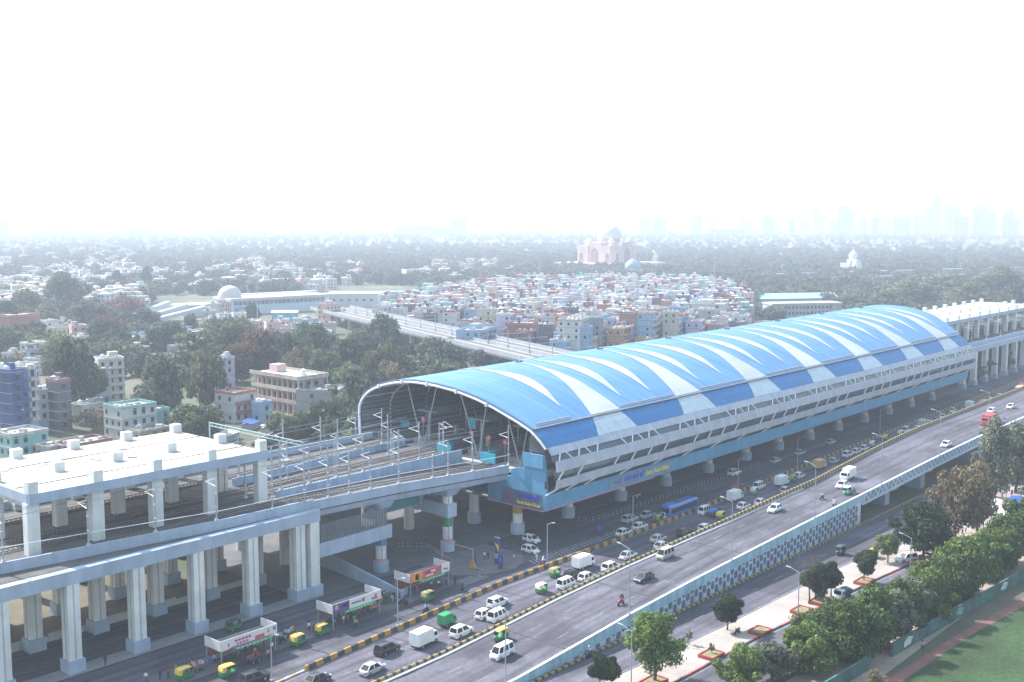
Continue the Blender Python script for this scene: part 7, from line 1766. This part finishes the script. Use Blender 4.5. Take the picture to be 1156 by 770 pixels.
# bright little houses among the trees on the left, and houses sprinkled to the horizon
LEFT = []
for x0, x1, y0, y1, n_ in ((150, 215, 382, 412, 26), (55, 100, 372, 388, 14), (50, 110, 392, 412, 10), (225, 300, 356, 374, 16), (300, 380, 372, 388, 12), (15, 60, 408, 440, 14), (0, 120, 452, 480, 10)):
    for i in range(n_):
        LEFT.append((hr.uniform(x0, x1), hr.uniform(y0, y1)))
placed = []
for x, y in sorted(LEFT, key=lambda t: -t[1]):
    q = at(x, y)
    if any((q-p_).length < 8.5 for p_ in placed): continue
    placed.append(q); col = hr.choice(['white', 'white', 'white', 'cream', 'grey', 'pink', 'white', 'blue']); stn = hr.choice([1, 2, 2, 3]); tank = hr.choice([None, 'b', 'w']); hut = hr.random() < .4; ri = hr.choice([0, 2, 2, 0, 1])
    an = 'deep blue tower house' if x < 60 and y > 405 else 'terminal' if x > 220 and y < 376 else 'railway bridge' if x > 295 else 'rust coloured tree' if x > 150 else 'blossoming tree' if y < 390 else 'pale apartment house'
    lab = uniq(['small '+WORDS[stn]+' '+col+' house', 'near the '+an, ('with a black tank' if tank == 'b' else 'with a white tank' if tank else 'without tank')], [RW[ri], 'with stair room' if hut else 'with bare roof', 'among trees', 'on its lane'])
    house(q, hr.uniform(6, 9), hr.uniform(6, 9), stn, col, hr.uniform(0, 1.5), lab, 'small houses among the trees', tank=tank, hut=hut, roofi=ri)
far = []
def scatter(n_, x0, x1, y0, y1, bias=1.):
    for _ in range(n_):
        y = y0+(y1-y0)*hr.random()**bias; x = hr.uniform(x0, x1); far.append((at(x, y), hr.uniform(0, 1.57)))
scatter(95, 0, 150, 276, 330); scatter(65, 120, 330, 300, 332); scatter(40, 280, 420, 298, 330); scatter(50, 0, 330, 270, 286); scatter(24, 480, 580, 300, 322); scatter(90, 0, 60, 325, 360); scatter(12, 860, 1156, 262, 290); scatter(16, 330, 600, 270, 290)
scatter(60, 60, 160, 336, 352)
mass('distant_houses', far, [wallmat('white'), wallmat('white'), wallmat('cream'), wallmat('white'), wallmat('pink'), WIN], 5, hs=(5, 13), ws=(8, 15))
# ---------------------------------------------------------------- the domed tomb and its neighbours
TS = M('tomb_red_sandstone', (.50, .375, .345), .85, .12, .08); TM = M('tomb_marble', (.66, .62, .58), .6, .06, .1); TOMB_SHADE = M('tomb_recess_shade', (.24, .17, .16), .9, .1, .2)  # last one: darker sandstone with the shade of the arches put into its colour
tc0 = at(690, 304) + Vector((FW.x, FW.y, 0)).normalized()*35
tb = empty('domed_tomb', (tc0.x, tc0.y, 0), 'great red sandstone tomb with a white marble dome rising from the woods', 'tomb', None, R(-2)); tb.scale = (1.16, 1.16, 1.12)
b = MB(); b.box(-46, 46, -46, 46, 0, 7); b.build('plinth', TS, tb, local=True)
b = MB()
def oct_(s, c): return [(-s+c, -s), (s-c, -s), (s, -s+c), (s, s-c), (s-c, s), (-s+c, s), (-s, s-c), (-s, -s+c)]
for cx_, cy_ in ((-16, -16), (16, -16), (16, 16), (-16, 16)): b.prism([(x+cx_, y+cy_) for x, y in oct_(11, 4)], 'z', 7.01, 27)
b.box(-16, 16, -16, 16, 7.01, 26.5); b.build('wall', TS, tb, local=True)
b = MB(); b.box(-9, 9, -26, 26, 7.01, 30.5); b.box(-26, 26, -8.99, 8.99, 7.01, 30.4); b.build('portal', TS, tb, local=True)
def arch(w_, h_): return [(-w_, 0), (w_, 0), (w_, h_*.62), (w_*.72, h_*.84), (0, h_), (-w_*.72, h_*.84), (-w_, h_*.62)]
for s in (-1, 1):
    for o_, w_, h_, z0, y_ in ((0, 5.2, 17, 7.5, 26.02), (-19, 2.6, 10, 9, 27.02), (19, 2.6, 10, 9, 27.02)):
        b = MB(); b.prism([(x+o_, z0+z) for x, z in arch(w_, h_)], 'y', s*y_, s*(y_+.25)); b.build('arch_recess_shade', TOMB_SHADE, tb, local=True)  # flat plate on the wall, coloured dark as a shaded recess
        b = MB(); b.prism([(x+o_, z0+z) for x, z in arch(w_, h_)], 'x', s*y_, s*(y_+.25)); b.build('arch_recess_shade', TOMB_SHADE, tb, local=True)
for a_ in range(9):
    b = MB(); x = -40+a_*10
    for s in (-1, 1):
        b.prism([(p_+x, .5+z) for p_, z in arch(2.6, 5)], 'y', s*46.02, s*46.2); b.prism([(p_+x, .5+z) for p_, z in arch(2.6, 5)], 'x', s*46.02, s*46.2)
    b.build('plinth_arch', TOMB_SHADE, tb, local=True)
b = MB(); b.lathe((0, 0, 26.51), [(12.6, 0), (12.6, 7), (13.2, 7.2), (13.2, 8)], 24); b.build('drum', TS, tb, smooth=30, local=True)
b = MB(); b.lathe((0, 0, 34.6), [(12.4, 0), (13.6, 2.5), (13.9, 5), (13.2, 8), (11.4, 11), (8.6, 13.8), (5.2, 16), (2, 17.6), (.5, 18.6)], 28); d_ = b.build('dome', TM, tb, smooth=50, local=True)
b = MB(); b.lathe((0, 0, 53.1), [(.45, 0), (.7, .8), (.3, 1.8), (.15, 4)], 8); b.build('finial', M('finial_brass', (.4, .3, .1), .4, .1, 1, metal=.6), d_, local=True)
for x, y in ((-17, -17), (17, -17), (17, 17), (-17, 17)):
    b = MB(); b.lathe((x, y, 27.01), [(4.2, 0), (4.2, .4), (2.9, .41), (2.9, 4), (4.4, 4.2), (3.4, 5), (3.3, 6), (2.2, 7.6), (.3, 8.8)], 8); b.build('kiosk', TM, tb, smooth=30, local=True)
for x, y in ((-7.5, -24), (7.5, -24), (-24, -7.5), (-24, 7.5), (24, -7.5), (24, 7.5)):
    b = MB(); b.lathe((x, y, 30.51), [(1.2, 0), (1.2, 2.4), (1.8, 2.5), (1.3, 3.2), (.2, 4.6)], 8); b.build('kiosk', TM, tb, local=True)
p = at(714, 316); nb = empty('blue_domed_tomb', p, 'small tomb with a blue tiled dome in front of the great tomb', 'tomb'); nb.scale = (.85, .85, .85); b = MB(); b.prism([(x, y) for x, y in oct_(11, 5)], 'z', 0, 13); b.build('wall', TS, nb, local=True)
b = MB(); b.lathe((0, 0, 13.01), [(9.5, 0), (9.5, 3), (9.9, 4.5), (8.6, 8), (5.5, 11), (1.5, 13), (.3, 14)], 20); b.build('dome', M('blue_tile', (.27, .35, .40), .4, .1, .5), nb, smooth=40, local=True)
p = at(742, 304); b = MB(); b.obox((0, 0, 0), (95, 2, 7), 0); o = b.build('garden_wall', TS); o.location = p; o.rotation_euler.z = -.6; tag(o, 'long pale garden wall running right from the great tomb', 'wall')
p = at(960, 309); gd = empty('white_shrine', p, 'white shrine with a tall onion dome among the woods', 'shrine'); GWm = M('shrine_white', (.70, .70, .69), .6, .05, .2)
b = MB(); b.box(-14, 14, -8, 8, 0, 8); b.box(-16, -10, -6, 6, 8.01, 13); b.build('wall', GWm, gd, local=True)
b = MB(); b.box(2, 12, -6, 6, 8.01, 17); b.build('tower', GWm, gd, local=True)
b = MB(); b.lathe((7, 0, 17.01), [(4.5, 0), (4.5, 1.5), (5.4, 3), (5.2, 5.5), (3.6, 8), (1.2, 10), (.3, 12.5)], 16); b.build('dome', GWm, gd, smooth=40, local=True)
for x in (-13, -3, 13): b = MB(); b.lathe((x, -6, 13.01 if x < -10 else 8.01), [(1.6, 0), (1.6, 2.4), (2.1, 2.6), (1.5, 4), (.2, 5.4)], 10); b.build('kiosk', GWm, gd, smooth=40, local=True)
# far blocks and the skyline
def far_block(px, py, w_, h_, d_, col, lab, st_=8, rz=0.7, grp=None, base=None):
    if base is None:
        p0 = at(px, py); k_ = 4300/p0.length; p = Vector((p0.x*k_, p0.y*k_, 0)); w_ *= k_*.9; d_ *= k_; h_ = CAMZ+(h_-CAMZ)*k_
    else: p = base
    h_ = max(h_, 24); r = empty('high_rise', p, lab, 'building', grp, rz); b = MB(); b.box(-w_/2, w_/2, -d_/2, d_/2, 0, h_); b.build('wall', wallmat(col), r, local=True)
    b = MB(); n_ = max(3, int(h_/4))
    for f in range(n_): b.box(-w_/2-.3, w_/2+.3, -d_/2-.3, -d_/2-.01, f*h_/n_+1.2, f*h_/n_+1.2+h_/n_*.5); b.box(-w_/2-.3, -w_/2-.01, -d_/2, d_/2, f*h_/n_+1.2, f*h_/n_+1.2+h_/n_*.5)
    b.build('window_bands', WIN, r, local=True)['kind'] = 'stuff'
    b = MB(); b.box(-w_*.2, w_*.2, -d_*.2, d_*.2, h_+.01, h_+5); b.build('plant_room', wallmat(col), r, local=True); return r
far_block(478, 279, 150, 46, 24, 'grey', 'long slab block on the horizon left of the great tomb', rz=-.72)
far_block(158, 280, 60, 44, 24, 'grey', 'broad grey tower block at the left on the horizon', rz=-.5); far_block(145, 282, 20, 40, 20, 'white', 'white block joined to the broad grey tower block', rz=-.5)
far_block(68, 278, 80, 34, 24, 'white', 'low broad block on the left horizon', rz=-.5); far_block(4, 279, 26, 60, 24, 'grey', 'pale tower at the far left horizon', rz=-.5); far_block(258, 283, 46, 24, 22, 'white', 'white block on the left horizon right of the grey tower', rz=-.5)
far_block(518, 275, 40, 66, 24, 'white', 'faint tower behind the long slab block', rz=-.7); far_block(820, 276, 100, 34, 24, 'grey', 'long flat block on the horizon right of the great tomb', rz=-.9)
kr = random.Random(3)
def sky_at(px, dist): r = FW + RT*((px-PCX)/FPX); v = Vector((r.x, r.y, 0)).normalized()*dist; return v
for i, px in enumerate([725, 742, 783, 800, 838, 862, 872, 890, 905, 917, 924, 935, 948, 953, 968, 982, 990, 1003, 1014, 1020, 1030, 1040, 1046, 1051, 1057, 1063, 1070, 1078, 1088, 1094, 1100, 1106, 1118, 1126, 1132, 1140, 1148, 1155]):
    dd = kr.uniform(4300, 5800); top = {917: 236, 948: 235, 953: 240, 1051: 224, 1057: 232, 1046: 238, 1063: 234, 1070: 238, 1094: 236, 1100: 234, 1106: 241, 1132: 240, 1126: 243, 1040: 240}.get(px, 249-kr.random()*4)
    h_ = max(30, CAMZ + (HORIZON+1-top)*dd/FPX); far_block(0, 0, kr.uniform(24, 60), h_, 30, kr.choice(['white', 'white', 'grey', 'cream']), 'pale tower of the distant skyline on the right horizon', rz=kr.uniform(-1.2, -.4), grp='towers of the distant skyline', base=sky_at(px, dd))
p = at(1002, 322); b = MB()
for k in range(2):
    q0 = at(860+k*30, 318+k*5); q1 = at(1150, 309+k*8); b.bar((q0.x, q0.y, 7), (q1.x, q1.y, 7), 8, 2.2)
    for i in range(14): v = q0.lerp(q1, i/13); b.tube((v.x, v.y, 0), (v.x, v.y, 5.8), 1.4, k=6)
tag(b.build('rail_flyover', RB), 'low pale rail flyover on many piers crossing the woods on the right', 'bridge')
house(at(1112, 320), 26, 14, 2, 'white', -.6, 'small white block beside the rail flyover in the right woods', None)
house(at(512, 304), 24, 14, 3, 'pink', -.5, 'reddish block in the woods left of the great tomb', None); house(at(532, 306), 26, 14, 3, 'brick', -.5, 'brown block joined right of the reddish one in the woods', None); house(at(470, 318), 26, 20, 4, 'white', -.5, 'white block standing out of the woods above the pale shed', None)
# tall thin masts
for px, py, h_, lab in ((291, 372, 32, 'tall thin lamp mast at the terminal'), (560, 352, 26, 'thin lamp mast in the dense quarter'), (806, 330, 30, 'thin mast behind the big white hall'), (640, 398, 22, 'thin mast at the end of the railway bridge')):
    p = at(px, py); b = MB(); b.tube((0, 0, 0), (0, 0, h_), .35, .15, k=6); b.tube((0, 0, h_), (0, 0, h_+.5), 1.2, 1.2, 8); o = b.build('light_mast', STEEL); o.location = p; tag(o, lab, 'mast')
# ---------------------------------------------------------------- woods: one mass of trees to the horizon
wc = bpy.data.collections.new('wood_models')
for i, (kind, m) in enumerate((('mid', 'mid'), ('grey', 'grey'), ('deep', 'dark'), ('pale', 'olive'), ('mid', 'mid'), ('grey', 'dark'))):
    cl = clumps_for(10, 11, .6, 14, 90+i); me = leaf_cloud('wood_model', cl, 420, 1.0, LM[m], 50+i, hollow=.7)
    o = bpy.data.objects.new('wood_model', me); wc.objects.link(o)
wr = np.random.default_rng(17); pts = []
free = [(0, 330, 332, 356), (150, 215, 380, 415), (255, 300, 432, 480)]
def wood(n_, x0, x1, y0, y1, pow_=1.):
    for _ in range(n_):
        y = y0+(y1-y0)*wr.random()**pow_; x = wr.uniform(x0, x1); pts.append(tuple(at(x, y)))
wood(2600, -60, 1220, 257.5, 272); wood(2600, -60, 1220, 254.5, 262); wood(2600, -60, 1220, 266, 300); wood(1100, 330, 660, 278, 322); wood(1300, 745, 1180, 284, 328); wood(420, 640, 850, 306, 324); wood(240, 470, 600, 312, 336)
wood(1500, -40, 340, 270, 334); wood(190, -30, 170, 330, 368); wood(90, -30, 160, 366, 408); wood(70, 160, 420, 376, 420); wood(60, 0, 250, 400, 440); wood(240, 850, 1180, 322, 346); wood(14, 360, 420, 440, 470); wood(10, 370, 420, 486, 512); wood(60, 380, 520, 424, 446); wood(80, 960, 1180, 340, 366)
solid_ = [((o.location.x, o.location.y), max(10, 13)) for o in bpy.data.objects if o.parent is None and o.type == 'EMPTY' and o.get('category') in ('house', 'building', 'shed', 'station', 'tomb', 'shrine')]
SX = np.array([s[0] for s in solid_]); PA = np.array(pts)
dmin = np.array([np.min(np.hypot(SX[:, 0]-p[0], SX[:, 1]-p[1])) for p in PA])
def clear(p):
    v = Vector(p)
    if abs((v-A).dot(nv)-13) < 20 and -20 < (v-A).dot(dv) < Lb+20: return False
    t_ = (v-T0).dot(tdv)/TL; u_ = (v-T0).dot(tnv)
    if -.2 < t_ < 1.1 and -30 < u_ < 42: return False
    if (v-tc0).length < 62 and (v-tc0).dot(Vector((FW.x, FW.y, 0))) > -40: return False
    if 40 < p[0] < 640 and p[1] < 200: return False
    return True
PA = np.array([p for p, d_ in zip(PA, dmin) if d_ > 11 and clear(p)], dtype=np.float32)
me = bpy.data.meshes.new('woods'); me.vertices.add(len(PA)); me.vertices.foreach_set('co', PA.ravel()); me.update()
wo = bpy.data.objects.new('woods', me); COL.objects.link(wo); wo['kind'] = 'stuff'
ng = bpy.data.node_groups.new('scatter', 'GeometryNodeTree'); ng.interface.new_socket('Geometry', in_out='INPUT', socket_type='NodeSocketGeometry'); ng.interface.new_socket('Geometry', in_out='OUTPUT', socket_type='NodeSocketGeometry')
gi = ng.nodes.new('NodeGroupInput'); go_ = ng.nodes.new('NodeGroupOutput'); ip = ng.nodes.new('GeometryNodeInstanceOnPoints'); ci = ng.nodes.new('GeometryNodeCollectionInfo'); ci.inputs['Collection'].default_value = wc; ci.inputs['Separate Children'].default_value = True; ci.inputs['Reset Children'].default_value = True
ip.inputs['Pick Instance'].default_value = True
def rv(lo, hi, typ='FLOAT', sd_=0):
    r = ng.nodes.new('FunctionNodeRandomValue'); r.data_type = typ
    if typ == 'FLOAT_VECTOR': r.inputs[0].default_value = lo; r.inputs[1].default_value = hi; r.inputs['Seed'].default_value = sd_; return r.outputs[0]
    r.inputs[2].default_value = lo; r.inputs[3].default_value = hi; r.inputs['Seed'].default_value = sd_; return r.outputs[1]
ng.links.new(gi.outputs[0], ip.inputs['Points']); ng.links.new(ci.outputs[0], ip.inputs['Instance']); ng.links.new(rv((0, 0, 0), (0, 0, 6.28), 'FLOAT_VECTOR', 2), ip.inputs['Rotation']); ng.links.new(rv((.75, .75, .6), (1.5, 1.5, 1.25), 'FLOAT_VECTOR', 4), ip.inputs['Scale']); ng.links.new(ip.outputs[0], go_.inputs[0])
md = wo.modifiers.new('scatter', 'NODES'); md.node_group = ng
